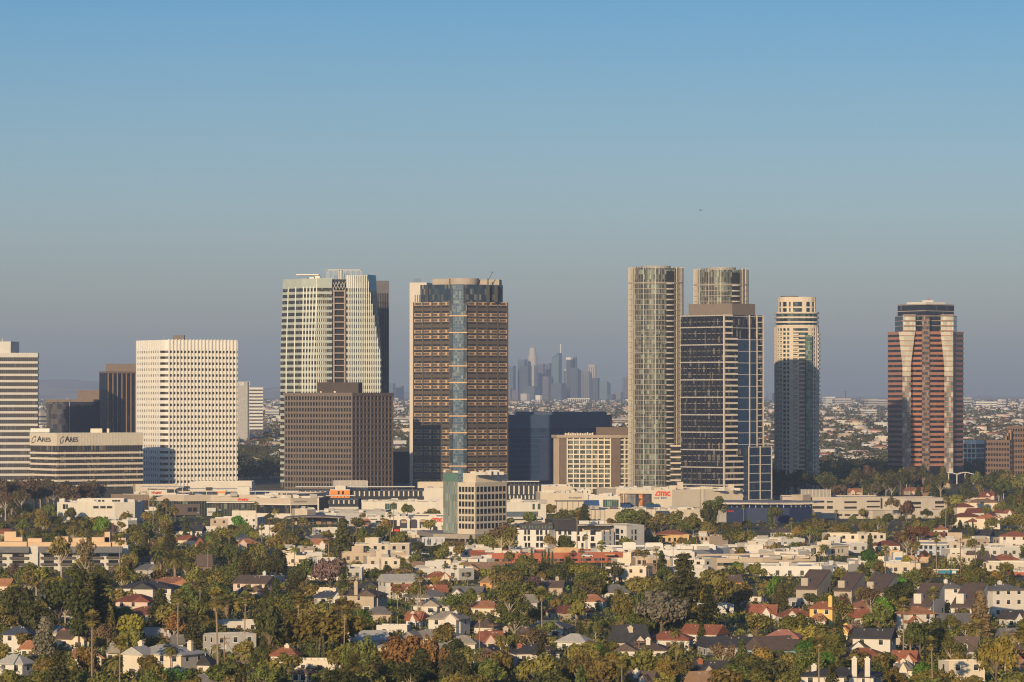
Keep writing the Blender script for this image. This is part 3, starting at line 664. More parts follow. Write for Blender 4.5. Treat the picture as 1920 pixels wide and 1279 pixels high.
# --- 15  pink granite tower
def t_pink():
    D = 2930; S = D/F
    pts = [P(1665, D+34), P(1691, D+12), P(1692, D+6), P(1708, D+6), P(1712, D+10), P(1736, D), P(1768, D+9), P(1770, D+5), P(1787, D+6), P(1788, D+12), P(1806, D+30)]
    fp = pts+[P(1800, D+62), P(1670, D+62)]
    z1, z2, z3 = Z(622, D), Z(591, D), Z(569, D)
    r = thing('office_tower', 'pink granite striped tower with two pale glass strips and a dark stepped crown', 'office tower', (*P(1736, D), 0))
    core(r, fp, 0, z1, G('pink_tower_glass', (.014,.015,.024), (.10,.085,.08), 1.5, 3.85, None, .1, .18, .1, .015), 'glazing')
    fh = 9.52/F*D
    bands(r, fp, [z1-1.9-fh*k for k in range(30) if z1-1.9-fh*k > 10], 2.0, .35, PINK)
    bands(r, fp, [z1-.5], .8, .4, PINK, 'parapet')
    DG = G('crown_dark_glass', (.016,.018,.030), (.09,.09,.09), 1.6, 3.85, None, .1, .15, .1, .012)
    f2 = [P(1678, D+36), P(1692, D+13), P(1707, D+13), P(1736, D+6), P(1771, D+13), P(1787, D+13), P(1794, D+34), P(1790, D+58), P(1682, D+58)]
    core(r, f2, z1, z2, DG, 'upper_glazing'); bands(r, f2, [z2-.6, z2-fh-.4, z2-2*fh-.4], .35, .25, BEIGE, 'thin_ledge')
    f3 = [P(1683, D+38), P(1736, D+14), P(1789, D+38), P(1786, D+56), P(1686, D+56)]
    core(r, f3, z2, z3, DG, 'crown_glazing'); bands(r, f3, [z3-.6, z3-5.5], .35, .25, BEIGE, 'thin_ledge')
    MB().prism([P(1700, D+30), P(1736, D+20), P(1772, D+30), P(1768, D+48), P(1704, D+48)], z3, Z(565, D)).build('roof_screen', LGREY, r)
    MB().prism(rear([P(1729, D+26), P(1750, D+26)], 6), z3, Z(561.5, D)).build('roof_plant', LGREY, r)
    m = MB(); q = P(1741, D+28); m.bar((*q, z3), (*q, Z(557, D)), .3); m.build('mast', RED, r)
    PG = G('painted_sky_glass', (.34,.33,.27), (.60,.58,.48), 1.7, fh, None, .1, .75, .2, .01)  # cream base paints the reflected sunlit sky into the glass
    LG = G('lower_facet_glass', (.10,.10,.09), (.50,.47,.40), 1.7, fh, None, .1, .6, .2, .01)
    for (x0, x1, w0, w1) in ((1692, 1707.5, 1685, 1716), (1770.5, 1787, 1763.5, 1787)):
        zk = Z(686, D)
        p0, p1 = P(x0, D+5), P(x1, D+5)
        MB().fbox(p0, p1, 0, fl(p0, p1), 8, Z(706, D), .7).build('lower_facet', LG, r)
        MB().fbox(p0, p1, 0, fl(p0, p1), Z(706, D), zk, .7).build('pale_facet', PG, r)
        a0, a1 = P(w0, D+4.6), P(w1, D+4.6)
        m = MB(); m.prism([P(x0, D+4.3), P(x1, D+4.3), P(x1, D+8), P(x0, D+8)], zk, z1, [P(w0, D+4.3), P(w1, D+4.3), P(w1, D+8), P(w0, D+8)]); m.build('pale_facet', PG, r)
        p0, p1 = P(w0+8 if w0 < 1700 else w0, D+9), P(w1, D+9)
        MB().fbox(p0, p1, 0, fl(p0, p1), z1, z2+.6, 2.5, 2).build('pale_facet', PG, r)
        z = z2-.2; k = 0
        while z > 12:
            f = 0 if z > z1 else min(1, (z1-z)/(z1-zk))
            s0, s1 = (w0+8 if (w0 < 1700 and z > z1) else w0)+(x0-w0)*f, w1+(x1-w1)*f
            q0, q1 = P(s0, D+4), P(s1, D+4)
            MB().fbox(q0, q1, 0, fl(q0, q1), z, z+.5, .6, .3).build('facet_ledge', PINK, r); z -= fh
    MB().prism(rear([P(1729, D-.6), P(1743, D-.6)], 4), 0, z2).build('centre_bay', G('centre_bay_glass', (.045,.042,.042), (.30,.27,.22), 1.2, 3.93, None, .1, .4, .12, .03, hl=(.22,.125,.09), hf=.42), r)
    # podium canopy with shallow vault
    m = MB(); x0, x1 = P(1763, D-14)[0], P(1825, D-14)[0]; n = 20
    zc = Z(888, D)
    for k in range(n):
        u0, u1 = x0+(x1-x0)*k/n, x0+(x1-x0)*(k+1)/n
        h = lambda u: 1.5*abs(math.sin((u-x0)/(x1-x0)*math.pi*2))
        m.poly([(u0, D-16, zc+h(u0)), (u1, D-16, zc+h(u1)), (u1, D-6, zc+h(u1)), (u0, D-6, zc+h(u0))]); m.poly([(u0, D-16, zc+h(u0)-.7), (u1, D-16, zc+h(u1)-.7), (u1, D-16, zc+h(u1)), (u0, D-16, zc+h(u0))])
    for u in lin(x0, x1, 5): m.bar((u, D-14, 0), (u, D-14, zc+.3), .8)
    m.build('entrance_canopy', LGREY, r)
    land('the pink striped tower', 1736, 750, D)
# --- 16, 17  blocks at the right edge
def t_right():
    D = 3050; r = thing('office_building', 'dark brown stepped block at the right edge behind trees', 'office building', (*P(1890, D), 0))
    BB = M('brown_block_stone', (.17,.115,.085), .8, .1, .3)
    gl = G('brown_block_glass', (.016,.013,.013), (.06,.045,.04), 2.2, 3.9, None, .1, .15, .2)
    for x0, x1, y, dd in ((1847, 1893, 826, 0), (1889, 1932, 800, 6)):
        p0, p1 = P(x0, D+dd+8), P(x1, D+dd); fp = rear([p0, p1], 30); zt = Z(y, D)
        core(r, fp, 0, zt-.3, gl, 'glazing'); bands(r, fp, [zt-1.8]+[zt-1.8-4.3*k for k in range(1, 10) if zt-1.8-4.3*k > 0], 2.1, .4, BB)
        l = fl(p0, p1); fins(r, p0, p1, [l*k/9 for k in range(10)], 0, zt, .8, .5, BB, 'pier')
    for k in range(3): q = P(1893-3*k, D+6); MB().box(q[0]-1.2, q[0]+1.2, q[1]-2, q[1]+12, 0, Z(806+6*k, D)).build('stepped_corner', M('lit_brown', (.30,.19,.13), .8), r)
    D = 3300; r = thing('office_building', 'small white framed glass block right of the pink striped tower', 'office building', (*P(1828, D), 0))
    p0, p1, p2 = P(1806, D), P(1829, D-4), P(1849, D+10); fp = rear([p0, p1, p2]); zt = Z(826, D)
    core(r, fp, 0, zt-.3, G('white_block_glass', (.03,.045,.05), (.25,.27,.25), 2, 3.9, None, .1, .3, .15), 'glazing')
    bands(r, fp, [zt-3], 3.1, .4, WHITE, 'parapet'); bands(r, fp, [zt-7.2, zt-11.4, zt-15.6], .8, .3, WHITE)
    fins(r, p0, p1, [fl(p0, p1)*k/3 for k in range(4)], 0, zt, .6, .45, WHITE, 'pier')
    for x0, x1, y, D, lab in ((446, 467, 716, 4300, 'pale ribbed slab tower in the haze just right of the white tower'), (468.5, 492.5, 727, 4450, 'smaller pale banded tower in the haze left of the green tower')):
        p0, p1 = P(x0, D), P(x1, D+6); fp = rear([p0, p1], 24); zt = Z(y, D); zb = gz(D)-2
        r = thing('office_tower', lab, 'office tower', (*at(p0, p1, .5), 0))
        core(r, fp, zb, zt-.3, G('hazy_glass', (.07,.07,.075), (.18,.17,.16), 1.6, 4, None, .1, .3, .3), 'glazing')
        if x0 < 460:
            l = fl(p0, p1); fins(r, p0, p1, [l*k/11 for k in range(10)]+[l*.97], zb, zt, .65, .5, WHITE); bands(r, fp, [zt-4.2], 4.4, .5, WHITE, 'crown')
            MB().fbox(p0, p1, l*.86, l*.95, zb, zt, .7).build('dark_strip', BLACKM, r)
        else: bands(r, fp, [zt-2.2-3.9*k for k in range(13)], 2.2, .4, WHITE); bands(r, fp, [zt-2], 2.3, .5, WHITE, 'crown')
t_ribbon(); t_ares(); t_dark_left(); t_white(); t_green(); t_brown(); t_gold(); t_blue(); t_hotel(); t_round(); t_dark(); t_condo(); t_pink(); t_right()
# ------------------------------------------------------------------ malls, mid-rise blocks
WHITE = M('weathered_white', (.60,.555,.475), .85, .09, .2, streak=.5); CREAM = M('weathered_cream', (.54,.47,.37), .85, .09, .2, streak=.5)
def Q(px, py): return P(px, dist(py))
WG = G('window_glass', (.018,.020,.024), (.14,.13,.11), 1.2, 3.0, None, .1, .3, .12)
WGG = G('green_window_glass', (.03,.06,.05), (.16,.22,.17), 1.2, 3.0, (.30,.33,.28), .12, .4, .12)
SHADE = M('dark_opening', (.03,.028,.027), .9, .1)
def walls(root, fp, zt, wall, roof=None, par=.7, z0=0.0, name='wall', t=.35):
    """flat-roofed volume: outer wall with a real parapet round a lower roof"""
    inn = outset(fp, -t); m = MB(); m.prism(fp, z0, zt, cap=False)
    n = len(fp)
    for k in range(n):
        a, b, c, d = fp[k], fp[(k+1) % n], inn[(k+1) % n], inn[k]
        m.poly([(*a, zt), (*b, zt), (*c, zt), (*d, zt)]); m.poly([(*d, zt), (*c, zt), (*c, zt-par), (*d, zt-par)])
    o = m.build(name, wall, root)
    m = MB(); m.poly([(*p, zt-par) for p in inn]); m.build('roof' if name == 'wall' else name.replace('wall', 'roof'), roof or ROOFG, root)
    return o
def wins(root, p0, p1, specs, mat=None, name='window', out=.05):
    for u0, u1, z0, z1 in specs: MB().fbox(p0, p1, u0, u1, z0, z1, out, .1).build(name, mat or WG, root)
def wgrid(root, p0, p1, n, zs, w, h, mat=None, name='window', out=.05, m0=.5, skip=()):
    l = fl(p0, p1); st = (l-2*m0)/n
    for j, z in enumerate(zs):
        for k in range(n):
            if (k, j) in skip: continue
            u = m0+st*(k+.5); MB().fbox(p0, p1, u-w/2, u+w/2, z, z+h, out, .1).build(name, mat or WG, root)
def block(name, label, cat, front, dep, zt, wall, roof=None, ph=None, par=.7, group=None, kp=True):
    fp = rear(front, dep); c = at(front[0], front[-1], .5)
    r = thing(name, label, cat, (c[0], c[1], 0), group=group)
    walls(r, fp, zt, wall, roof, par)
    xs = [proj(*p, 0)[0] for p in front]; y0 = proj(*c, zt)[1]
    if kp: keep(min(xs), max(xs), y0, y0+(proj(*c, 0)[1]-y0)*.75, c[1])
    xa = sum(p[0] for p in fp)/len(fp); ya = sum(p[1] for p in fp)/len(fp)
    l = fl(front[0], front[-1]); k = max(1, int(l/14))
    for i in range(k+1):
        q = at(front[0], front[-1], i/k)
        for dd in ((.25, .75) if dep and dep > 16 else (.5,)): FOOT.append((q[0], q[1]+(dep or l*.5)*dd, (dep or l*.5)*.5+1))
    if ph: land(ph, (min(xs)+max(xs))/2, y0+8, c[1])
    if name in ('store', 'cinema', 'commercial_building') and max(xs)-min(xs) > 30: plant(r, min(xs)+4, max(xs)-4, zt-par, c[1], 5+int((max(xs)-min(xs))/18), dd=(dep or 14)*.8)
    return r
def plant(root, x0, x1, z, D, n, mats=(WHITE, LGREY, GREY), h=(.8, 2.2), dd=14, name='roof_plant'):
    """air handling boxes standing on a roof"""
    rr = random.Random(int(x0*7+n))
    for k in range(n):
        px = rr.uniform(x0, x1); q = P(px, D+rr.uniform(2, dd)); w = rr.uniform(.8, 2.6)
        m = MB(); m.box(q[0]-w, q[0]+w, q[1]-1, q[1]+1, z, z+rr.uniform(*h)); m.build(name, rr.choice(mats), root)

def mall_left():
    D = 2090
    # lower front with fascia
    f = [P(232, D+26), P(345, D), P(395, D+6), P(545, D+2)]
    zt = Z(928, D); zl = Z(940, D)
    r = thing('shopping_centre', 'long beige fascia shopping centre with two red script signs and rooftop parking', 'shopping centre', (*P(400, D), 0))
    fp = rear(f, 70); core(r, fp, 0, zl, G('mall_glass', (.02,.024,.024), (.22,.26,.20), 1.6, 4.2, (.12,.13,.11), .2, .35, .12), 'shop_glazing')
    FAS = M('beige_fascia', (.48,.41,.33), .7, .07, .15, streak=.2)
    walls(r, outset(fp, .5), zt, FAS, GREY, .9, zl, 'fascia_wall')
    m = MB(); m.prism(outset(fp[2:4]+[(fp[3][0], fp[3][1]+5), (fp[2][0], fp[2][1]+5)], 2.2), zl-1.0, zl-.3); m.build('canopy_lip', WHITE, r)
    MB().fbox(f[0], f[1], 2, fl(f[0], f[1])-1, zl-5.6, zl-3.4, .5).build('white_band', WHITE, r)
    MB().fbox(f[0], f[1], 2, 11, 0, zl-5.6, .6).build('white_wall', WHITE, r)
    MB().fbox(f[2], f[3], 12, fl(f[2], f[3])-.5, 0, zl-5.2, .9).build('white_wall', WHITE, r)
    MB().fbox(f[1], f[2], -6, 9, 1, zl-1.5, 1.2).build('dark_bay', BROWN, r)
    for u in (3, 6): MB().fbox(f[1], f[2], u-1.2, u+1.2, 2.8, 5.2, 1.35).build('shop_window', WG, r)
    q0, q1 = P(388, D-3), P(404.5, D-3); MB().fbox(q0, q1, 0, fl(q0, q1), Z(967, D), Z(952, D), .25).build('white_banner', LGREY, r)
    text(r, 'AERIN', q0, q1, .45, Z(961.5, D), 1.35, M('grey_letter', (.16,.15,.15), .7), out=.3)
    # signs
    s0, s1 = P(279, D+6), P(313, D+8); MB().fbox(s0, s1, 0, fl(s0, s1), zt-.5, Z(919, D), .3, 1).build('sign_wall', WHITE, r)
    text(r, 'Westfield', s0, s1, 1.1, Z(926.6, D), 1.75, RED, 'red_script', .05, .35, .35, .82)
    text(r, 'Westfield', f[2], f[3], fl(f[2], f[3])*.335, Z(943 if False else 937, D)-.6, 1.85, RED, 'red_script', .05, .35, .6, .82)
    # roof deck: canopies, posts, orange kiosk, blank box
    for x0, x1, y, d in ((262, 345, 914, 18), (330, 470, 918, 24), (455, 560, 922, 20)):
        a, b = P(x0, D+d), P(x1, D+d); m = MB(); m.box(a[0], b[0], a[1], a[1]+16, Z(y, D+d), Z(y, D+d)+.45); m.build('deck_canopy', LGREY, r)
        m = MB()
        for x in lin(a[0]+1, b[0]-1, 6): m.bar((x, a[1]+2, zt-1), (x, a[1]+2, Z(y, D+d)), .3)
        m.build('canopy_post', WHITE, r)
    a, b = P(356, D+50), P(472, D+50); walls(r, rear([a, b], 24), Z(903, D+50), M('pale_box_wall', (.58,.53,.45), .8, .06), ROOFW, .5, zt-2, 'upper_wall')
    a, b = P(254, D+40), P(335, D+44); walls(r, rear([a, b], 20), Z(909, D+40), BEIGE, ROOFG, .5, zt-2, 'upper_wall')
    a, b = P(408, D+8), P(423, D+8); MB().fbox(a, b, 0, fl(a, b), zt-.8, Z(922, D), .2, 4).build('orange_kiosk', ORANGE, r)
    MB().fbox(a, b, -.2, fl(a, b)+.2, Z(922, D), Z(919, D), .3, 4).build('kiosk_roof', WHITE, r)
    a, b = P(445, D+20), P(468, D+20); MB().fbox(a, b, 0, fl(a, b), zt-.8, Z(914, D), .2, 6).build('stair_box', WHITE, r)
    a, b = P(386, D+14), P(398, D+14); MB().fbox(a, b, 0, fl(a, b), Z(921, D), Z(915, D), .1, 2).build('dark_screen', BLACKM, r)
    plant(r, 300, 530, zt-.9, D, 12)
    keep(235, 545, 905, 972, D); land('the beige shopping centre with red signs', 400, 940, D)
    for px in range(240, 700, 30): FOOT.append((*P(px, D+25), 30))
    # brown louvred store at its left
    r = block('store', 'brown louvred store with dark glass beside the beige shopping centre', 'store', [P(208, 2120), P(247, 2106), P(279, 2104)], 30, Z(927, 2110), M('brown_louvre', (.22,.17,.13), .7, .08, .5))
    p0, p1 = P(247, 2106), P(279, 2104); l = fl(p0, p1)
    wins(r, p0, p1, [(.4, l-.4, Z(956, 2105), Z(938, 2105))], WG, 'shop_window'); wins(r, p0, p1, [(0, l, Z(958.5, 2105), Z(956.2, 2105))], WHITE, 'white_band')
    m = MB()
    for u in np.arange(.5, l, .9): m.fbox(p0, p1, u-.1, u+.1, Z(937, 2105), Z(927.5, 2105), .25)
    m.build('louvre', M('brown_louvre', (.22,.17,.13)), r)
    ngon_on(r, ring_pts(1.1, .25), P(220, 2117), P(247, 2106), 4.6, Z(932, 2110), WHITE, 'emblem', .1)
    # fitness block
    D2 = 2060; f = [P(480, D2+10), P(545, D2), P(603, D2+10)]
    r = block('store', 'beige corner store with thin grey lettering and a dark wall at its right', 'store', f, 34, Z(934, D2), FAS, ROOFG, 'the beige corner store', group=None)
    for p0, p1 in ((f[0], f[1]), (f[1], f[2])):
        l = fl(p0, p1)
        wins(r, p0, p1, [(.3, l-.3, Z(963, D2), Z(947.5, D2))], WG, 'ribbon_window'); wins(r, p0, p1, [(-.5, l+.3, Z(947.3, D2), Z(945, D2))], WHITE, 'white_lip', .9)
        wins(r, p0, p1, [(0, l, 0, Z(963.3, D2))], WHITE, 'white_wall', .3)
    text(r, 'EQUINOX', f[1], f[2], 2.2, Z(942.3, D2), 1.25, M('grey_letter', (.16,.15,.15)), space=1.5)
    q0, q1 = P(597, D2-3), P(616, D2+6); MB().fbox(q0, q1, .4, fl(q0, q1), Z(960, D2), Z(933, D2), .2, .6).build('dark_wall', BLACKM, r)
    MB().fbox(q0, q1, 0, .4, Z(960, D2), Z(933, D2), .25, .6).build('white_edge', WHITE, r)
    # parking deck with white slats
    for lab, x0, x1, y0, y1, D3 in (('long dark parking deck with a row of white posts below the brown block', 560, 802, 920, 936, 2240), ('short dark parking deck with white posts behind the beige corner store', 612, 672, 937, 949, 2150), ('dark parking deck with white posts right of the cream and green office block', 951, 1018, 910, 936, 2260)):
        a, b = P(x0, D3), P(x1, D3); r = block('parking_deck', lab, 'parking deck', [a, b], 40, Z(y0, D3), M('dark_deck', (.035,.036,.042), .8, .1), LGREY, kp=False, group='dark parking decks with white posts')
        keep(x0, x1, y0, y1, D3)
        l = fl(a, b); fins(r, a, b, list(np.arange(1.2, l, 2.9)), Z(y1-(y1-y0)*.35, D3), Z(y0+1, D3), .75, .3, WHITE, 'post', .05)
        if x0 > 900: fins(r, a, b, list(np.arange(1.6, l, 2.3)), Z(y1, D3), Z(y1-7, D3), .75, .3, WHITE, 'post', .05)
        MB().fbox(a, b, 0, l, Z(y1, D3)-2, Z(y1, D3)-.4, .5).build('deck_edge', LGREY, r)
        MB().fbox(a, b, -2, l*.9, Z(y0, D3)+2.0, Z(y0, D3)+2.5, -3, 12).build('solar_canopy', LGREY, r)
        m = MB()
        for u in lin(2, l*.88, 8): q = at(a, b, u/l); m.bar((q[0], q[1]+6, Z(y0, D3)-.5), (q[0], q[1]+6, Z(y0, D3)+2.2), .3)
        m.build('canopy_post', DGREY, r)
    # grey box and orange kiosk on it
    D3 = 2255; r = block('rooftop_block', 'grey panelled box behind the orange kiosk below the brown block', 'rooftop block', [P(626, D3), P(689, D3+2)], 14, Z(901.5, D3), M('panel_grey', (.40,.36,.32), .8, .06), kp=True)
    a, b = P(626, D3), P(689, D3+2); fins(r, a, b, [fl(a, b)*k/6 for k in range(7)], 4, Z(901.5, D3), .35, .15, LGREY, 'panel_joint')
    D3 = 2236; r = block('kiosk', 'small orange and white kiosk on the parking deck below the brown block', 'kiosk', [P(619, D3), P(656, D3)], 7, Z(918.5, D3), ORANGE)
    a, b = P(628, D3+1), P(648, D3+1); walls(r, rear([a, b], 5), Z(911, D3), WHITE, ROOFW, .3, Z(918.5, D3)-.5, 'upper_wall'); MB().fbox(P(619, D3), P(656, D3), 0, fl(P(619, D3), P(656, D3)), Z(919.5, D3), Z(917.5, D3), .15).build('white_trim', WHITE, r)
    wins(r, P(619, D3), P(656, D3), [(4.5, 5.6, Z(927, D3), Z(921, D3)), (7, 8.2, Z(927, D3), Z(921, D3))], WG, 'door')
def mall_mid():
    # long white store with green window
    D = 2120; a, b = P(678, D), P(832, D-6); r = block('store', 'long plain white store with one green window left of the office block', 'store', [a, b], 36, Z(940, D), WHITE, M('brown_roof_felt', (.20,.15,.12), .9), 'the long white store')
    l = fl(a, b); wins(r, a, b, [(l*.285, l*.43, Z(955, D), Z(944, D))], WGG)
    D = 2200; r = block('store', 'tall plain white box store directly left of the office block', 'store', [P(795, D), P(835, D)], 22, Z(915, D), WHITE, ROOFW)
    a, b = P(783, D+10), P(840, D+10); walls(r, rear([a, b], 12), Z(904, D+10), BEIGE, ROOFG, .5, Z(916, D), 'upper_wall')
    # canopy pavilion
    D = 1960; zc = Z(971, D); c = P(588, D); r = thing('pavilion', 'brown columned pavilion under a wide thin curved roof in the shopping centre', 'pavilion', (*c, 0))
    a, b = P(552, D+4), P(630, D+4); core(r, rear([a, b], 20), 0, zc-.2, M('pavilion_wall', (.27,.19,.13), .8, .1), 'wall')
    m = MB(); x0, x1 = P(533, D)[0], P(645, D)[0]; n = 14
    top = [(x, zc+.25+.7*math.sin(math.pi*(x-x0)/(x1-x0))) for x in lin(x0, x1, n)]
    for k in range(n-1):
        (xa, za), (xb, zb) = top[k], top[k+1]
        m.poly([(xa, D-7, za), (xb, D-7, zb), (xb, D+20, zb), (xa, D+20, za)]); m.poly([(xa, D-7, za-.5), (xb, D-7, zb-.5), (xb, D-7, zb), (xa, D-7, za)]); m.poly([(xb, D-7, zb-.5), (xa, D-7, za-.5), (xa, D+20, za-.5), (xb, D+20, zb-.5)])
    m.build('curved_roof', M('roof_brown', (.24,.20,.17), .8), r)
    l = fl(a, b)
    for u in (.02, .24, .42): MB().fbox(a, b, l*u, l*u+1.1, 0, zc-.2, 2.2, 0).build('column', BEIGE, r)
    wins(r, a, b, [(l*.07, l*.22, .5, zc-1.5), (l*.30, l*.40, .5, zc-1.5)], WG, 'shop_window')
    keep(540, 640, 968, 988, D); FOOT.append((*P(590, D+10), 18)); land('the pavilion with the wide thin roof', 590, 975, D)
    r = block('store', 'beige box store standing behind the wide thin pavilion roof', 'store', [P(553, 1990), P(576, 1985), P(592, 1992)], 14, Z(955, 1990), BEIGE)
    D = 2010; a, b, c = P(585, D), P(630, D-4), P(722, D+8); r = block('store', 'low pale store with long grey roof right of the wide thin pavilion roof', 'store', [a, b, c], 40, Z(961, D), LGREY, GREY, 'the low pale store')
    a, b = P(660, D+16), P(724, D+14); walls(r, rear([a, b], 20), Z(957, D+16), GREY, GREY, .3, Z(962, D), 'upper_wall')
    D = 1935; a, b = P(632, D), P(690, D); r = block('store', 'grey sloping wall store with small rust red sign panel', 'store', [a, b], 24, Z(981, D), M('grey_stone_wall', (.36,.32,.27), .85))
    wins(r, a, b, [(fl(a, b)*.88, fl(a, b)*1.05, Z(985, D), Z(973, D))], M('rust_panel', (.30,.08,.04), .7), 'sign_panel', .4)
    D = 1945; a, b = P(690, D), P(728, D); r = block('store', 'white columned store front with dark openings left of the red lettered cinema', 'store', [a, b], 22, Z(969, D), WHITE)
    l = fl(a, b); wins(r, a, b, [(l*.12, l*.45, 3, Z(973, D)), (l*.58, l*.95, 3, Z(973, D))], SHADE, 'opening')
    D = 1905; a, b = P(575, D), P(722, D); r = block('store', 'low white strip store along the foot of the shopping centre', 'store', [a, b], 12, Z(993, D), WHITE, ROOFW)
    wgrid(r, a, b, 7, [2.0], 3.0, 1.8)
    # cinema with arched openings
    D = 1860; a, b = P(728, D), P(832, D-8); r = block('cinema', 'white cinema front with three arched dark openings and red lettering', 'cinema', [a, b], 40, Z(967.5, D), WHITE, ROOFG, 'the white cinema with arched openings')
    l = fl(a, b); U = lambda px: l*(px-728)/104
    for x0, x1 in ((750, 763.5), (768.5, 782.5), (787, 801)):
        w = U(x1)-U(x0); z0, z1 = Z(990, D), Z(973.5, D); k = .9
        ngon_on(r, [(0, 0), (w, 0), (w, z1-z0-k), (w-.3, z1-z0-.3), (w-k, z1-z0), (k, z1-z0), (.3, z1-z0-.3), (0, z1-z0-k)], a, b, U(x0), z0, M('dusk_opening', (.055,.05,.06), .7), 'arched_opening', .05, .1)
    wins(r, a, b, [(U(787.5), U(800.5), Z(978, D), Z(974.5, D)), (U(753), U(763), Z(980.5, D), Z(976, D))], M('awning_cloth', (.42,.30,.20), .8), 'awning', .5)
    logo(r, a, b, U(807.5), Z(977, D), 17.5/F*D, RED)
    wins(r, a, b, [(U(751), U(782), Z(997, D), Z(990.8, D))], WHITE, 'sign_board', .35)
    text(r, 'The Container Store', a, b, U(753), Z(995.8, D), .84, BLUES, 'lettering', .02, out=.45)
    wins(r, a, b, [(U(737), U(750), Z(1000, D), Z(986, D))], SHADE, 'sign_wall', .4); wins(r, a, b, [(U(738.5), U(749), Z(996.5, D), Z(992, D))], RED, 'red_sign', .55)
    wins(r, a, b, [(U(728), U(744), Z(986, D), Z(975, D))], SHADE, 'opening')
    a2, b2 = P(790, D-14), P(812, D-14); walls(r, rear([a2, b2], 10), Z(984, D-14), WHITE, ROOFW, .3, 0, 'stair_wall')
    D = 1770; a, b = P(757, D), P(796, D-5); r = block('store', 'small cream store with narrow slits and dark ribbon windows', 'store', [a, b], 16, Z(1001, D), CREAM, BEIGE)
    l = fl(a, b); wins(r, a, b, [(l*.1, l*.4, Z(1012, D), Z(1007.5, D)), (l*.55, l*.97, Z(1012, D), Z(1007.5, D))], WG); wins(r, a, b, [(l*u, l*u+.25, Z(1006, D), Z(1003, D)) for u in (.16, .28, .55, .75)], SHADE, 'slit')
    # office block on car-park base
    D = 1660; a0, a, b, c = P(831, D+18), P(858, D+6), P(891, D), P(950, D+18)
    ztop = Z(888, D); zs = Z(905, D); fb = rear([a, b, c]); z0 = Z(998, D)
    r = thing('office_building', 'cream office block with square windows, green glass corner and car park base', 'office building', (*b, 0))
    walls(r, fb, zs, CREAM, ROOFG, .6, 0)
    CT = M('cream_top', (.62,.54,.43), .8, .06)
    walls(r, rear([P(868, D+12), P(892, D+6), P(950, D+20)]), ztop, CT, ROOFG, .8, zs-.7, 'upper_wall')
    gp = [P(831, D+22), P(845, D+14), P(858, D+7), P(858, D+30), P(835, D+34)]
    core(r, gp, 0, ztop, G('green_corner_glass', (.19,.23,.20), (.42,.46,.39), 1.35, 3.3, (.34,.36,.31), .1, .7, .15, .02), 'glass_corner'); bands(r, gp, [Z(904, D)], ztop-Z(904, D), .15, M('sea_green_glass', (.15,.265,.215), .2, .05, spec=.6), 'green_crown')
    wz = [Z(y, D) for y in (923, 937, 950.5, 964.5, 978, 992)]
    wgrid(r, a, b, 5, wz, fl(a, b)/5*.66, 2.3); wgrid(r, b, c, 8, wz, fl(b, c)/8*.66, 2.3)
    GB = M('car_park_grey', (.33,.29,.24), .85, .08)
    gf = rear([P(812, D+8), P(858, D+2), P(891, D-5), P(952, D+14)], 46)
    gz1 = Z(1002, D)
    for zz0, zz1 in ((gz1-2.0, gz1), (gz1-5.4, gz1-3.4), (gz1-8.8, gz1-6.8)):
        m = MB(); m.prism(gf, max(zz0, .2), zz1); m.build('parking_level', GB, r)
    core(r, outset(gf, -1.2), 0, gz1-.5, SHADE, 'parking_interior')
    fins(r, P(858, D+2), P(891, D-5), [1, 4.6], 0, gz1-.3, .8, .02, GB, 'pillar')
    plant(r, 870, 945, ztop-.7, D, 9, (WHITE, LGREY, BEIGE), (1.0, 2.6)); plant(r, 835, 860, ztop, D+14, 4, (WHITE, BROWN), (.6, 1.4))
    keep(831, 950, 886, 1024, D); land('the cream office block with square windows', 890, 955, D); FOOT.extend([(*P(850, D+22), 14), (*P(885, D+20), 16), (*P(930, D+28), 16)])
    # right of the office block
    D = 1915; a, b = P(948, D), P(1024, D+4); r = block('store', 'white banded low store in blue shade right of the cream office block', 'store', [a, b], 40, Z(942, D), WHITE, GREY, 'the white banded low store')
    l = fl(a, b); wins(r, a, b, [(l*.66, l*.72, Z(955.5, D), Z(945, D)), (l*.79, l*.86, Z(955.5, D), Z(945, D))], WGG); wins(r, a, b, [(0, l*.8, Z(971, D), Z(959.5, D))], M('shade_blue_wall', (.10,.12,.15), .8), 'shade_panel', .05); wins(r, a, b, [(0, l*.85, Z(973, D), Z(969, D))], LGREY, 'low_canopy', 3)  # dark blue panel paints the shade over the lower front
    D = 2200; r = block('store', 'plain grey beige box store below the dark blue glass block', 'store', [P(1015, D), P(1072, D)], 24, Z(911.5, D), BEIGE, ROOFG)
    D = 2150; a, b = P(1013, D), P(1095, D+2); r = block('store', 'long white store with thin lettering below the hotel', 'store', [a, b], 30, Z(924, D), CREAM, M('brown_roof_felt', (.20,.15,.12)), 'the white store below the hotel')
    text(r, "Bloomingdale's", a, b, 16.2, Z(934.5, D), 1.25, M('grey_letter', (.16,.15,.15)), out=.15)
    r = block('store', 'small white cube on the roof edge below the hotel', 'store', [P(1077, 2210), P(1108, 2210)], 10, Z(918, 2210), WHITE, ROOFW); wgrid(r, P(1077, 2210), P(1108, 2210), 3, [Z(924, 2210)], .6, 1.2)
    r = block('store', 'white penthouse store with grey louvre left of the big cinema box', 'store', [P(1128, 2200), P(1166, 2200)], 12, Z(918, 2200), WHITE, ROOFW); wins(r, P(1128, 2200), P(1166, 2200), [(3, 10, Z(927, 2200), Z(923, 2200))], GREY, 'louvre')
    D = 2080; a, b = P(1104, D), P(1163, D); r = block('store', 'white store with tall glass front left of the cinema poster wall', 'store', [a, b], 26, Z(930, D), WHITE, ROOFW)
    l = fl(a, b); wins(r, a, b, [(l*.45, l*.95, Z(952, D), Z(937, D))], WGG, 'glass_front')
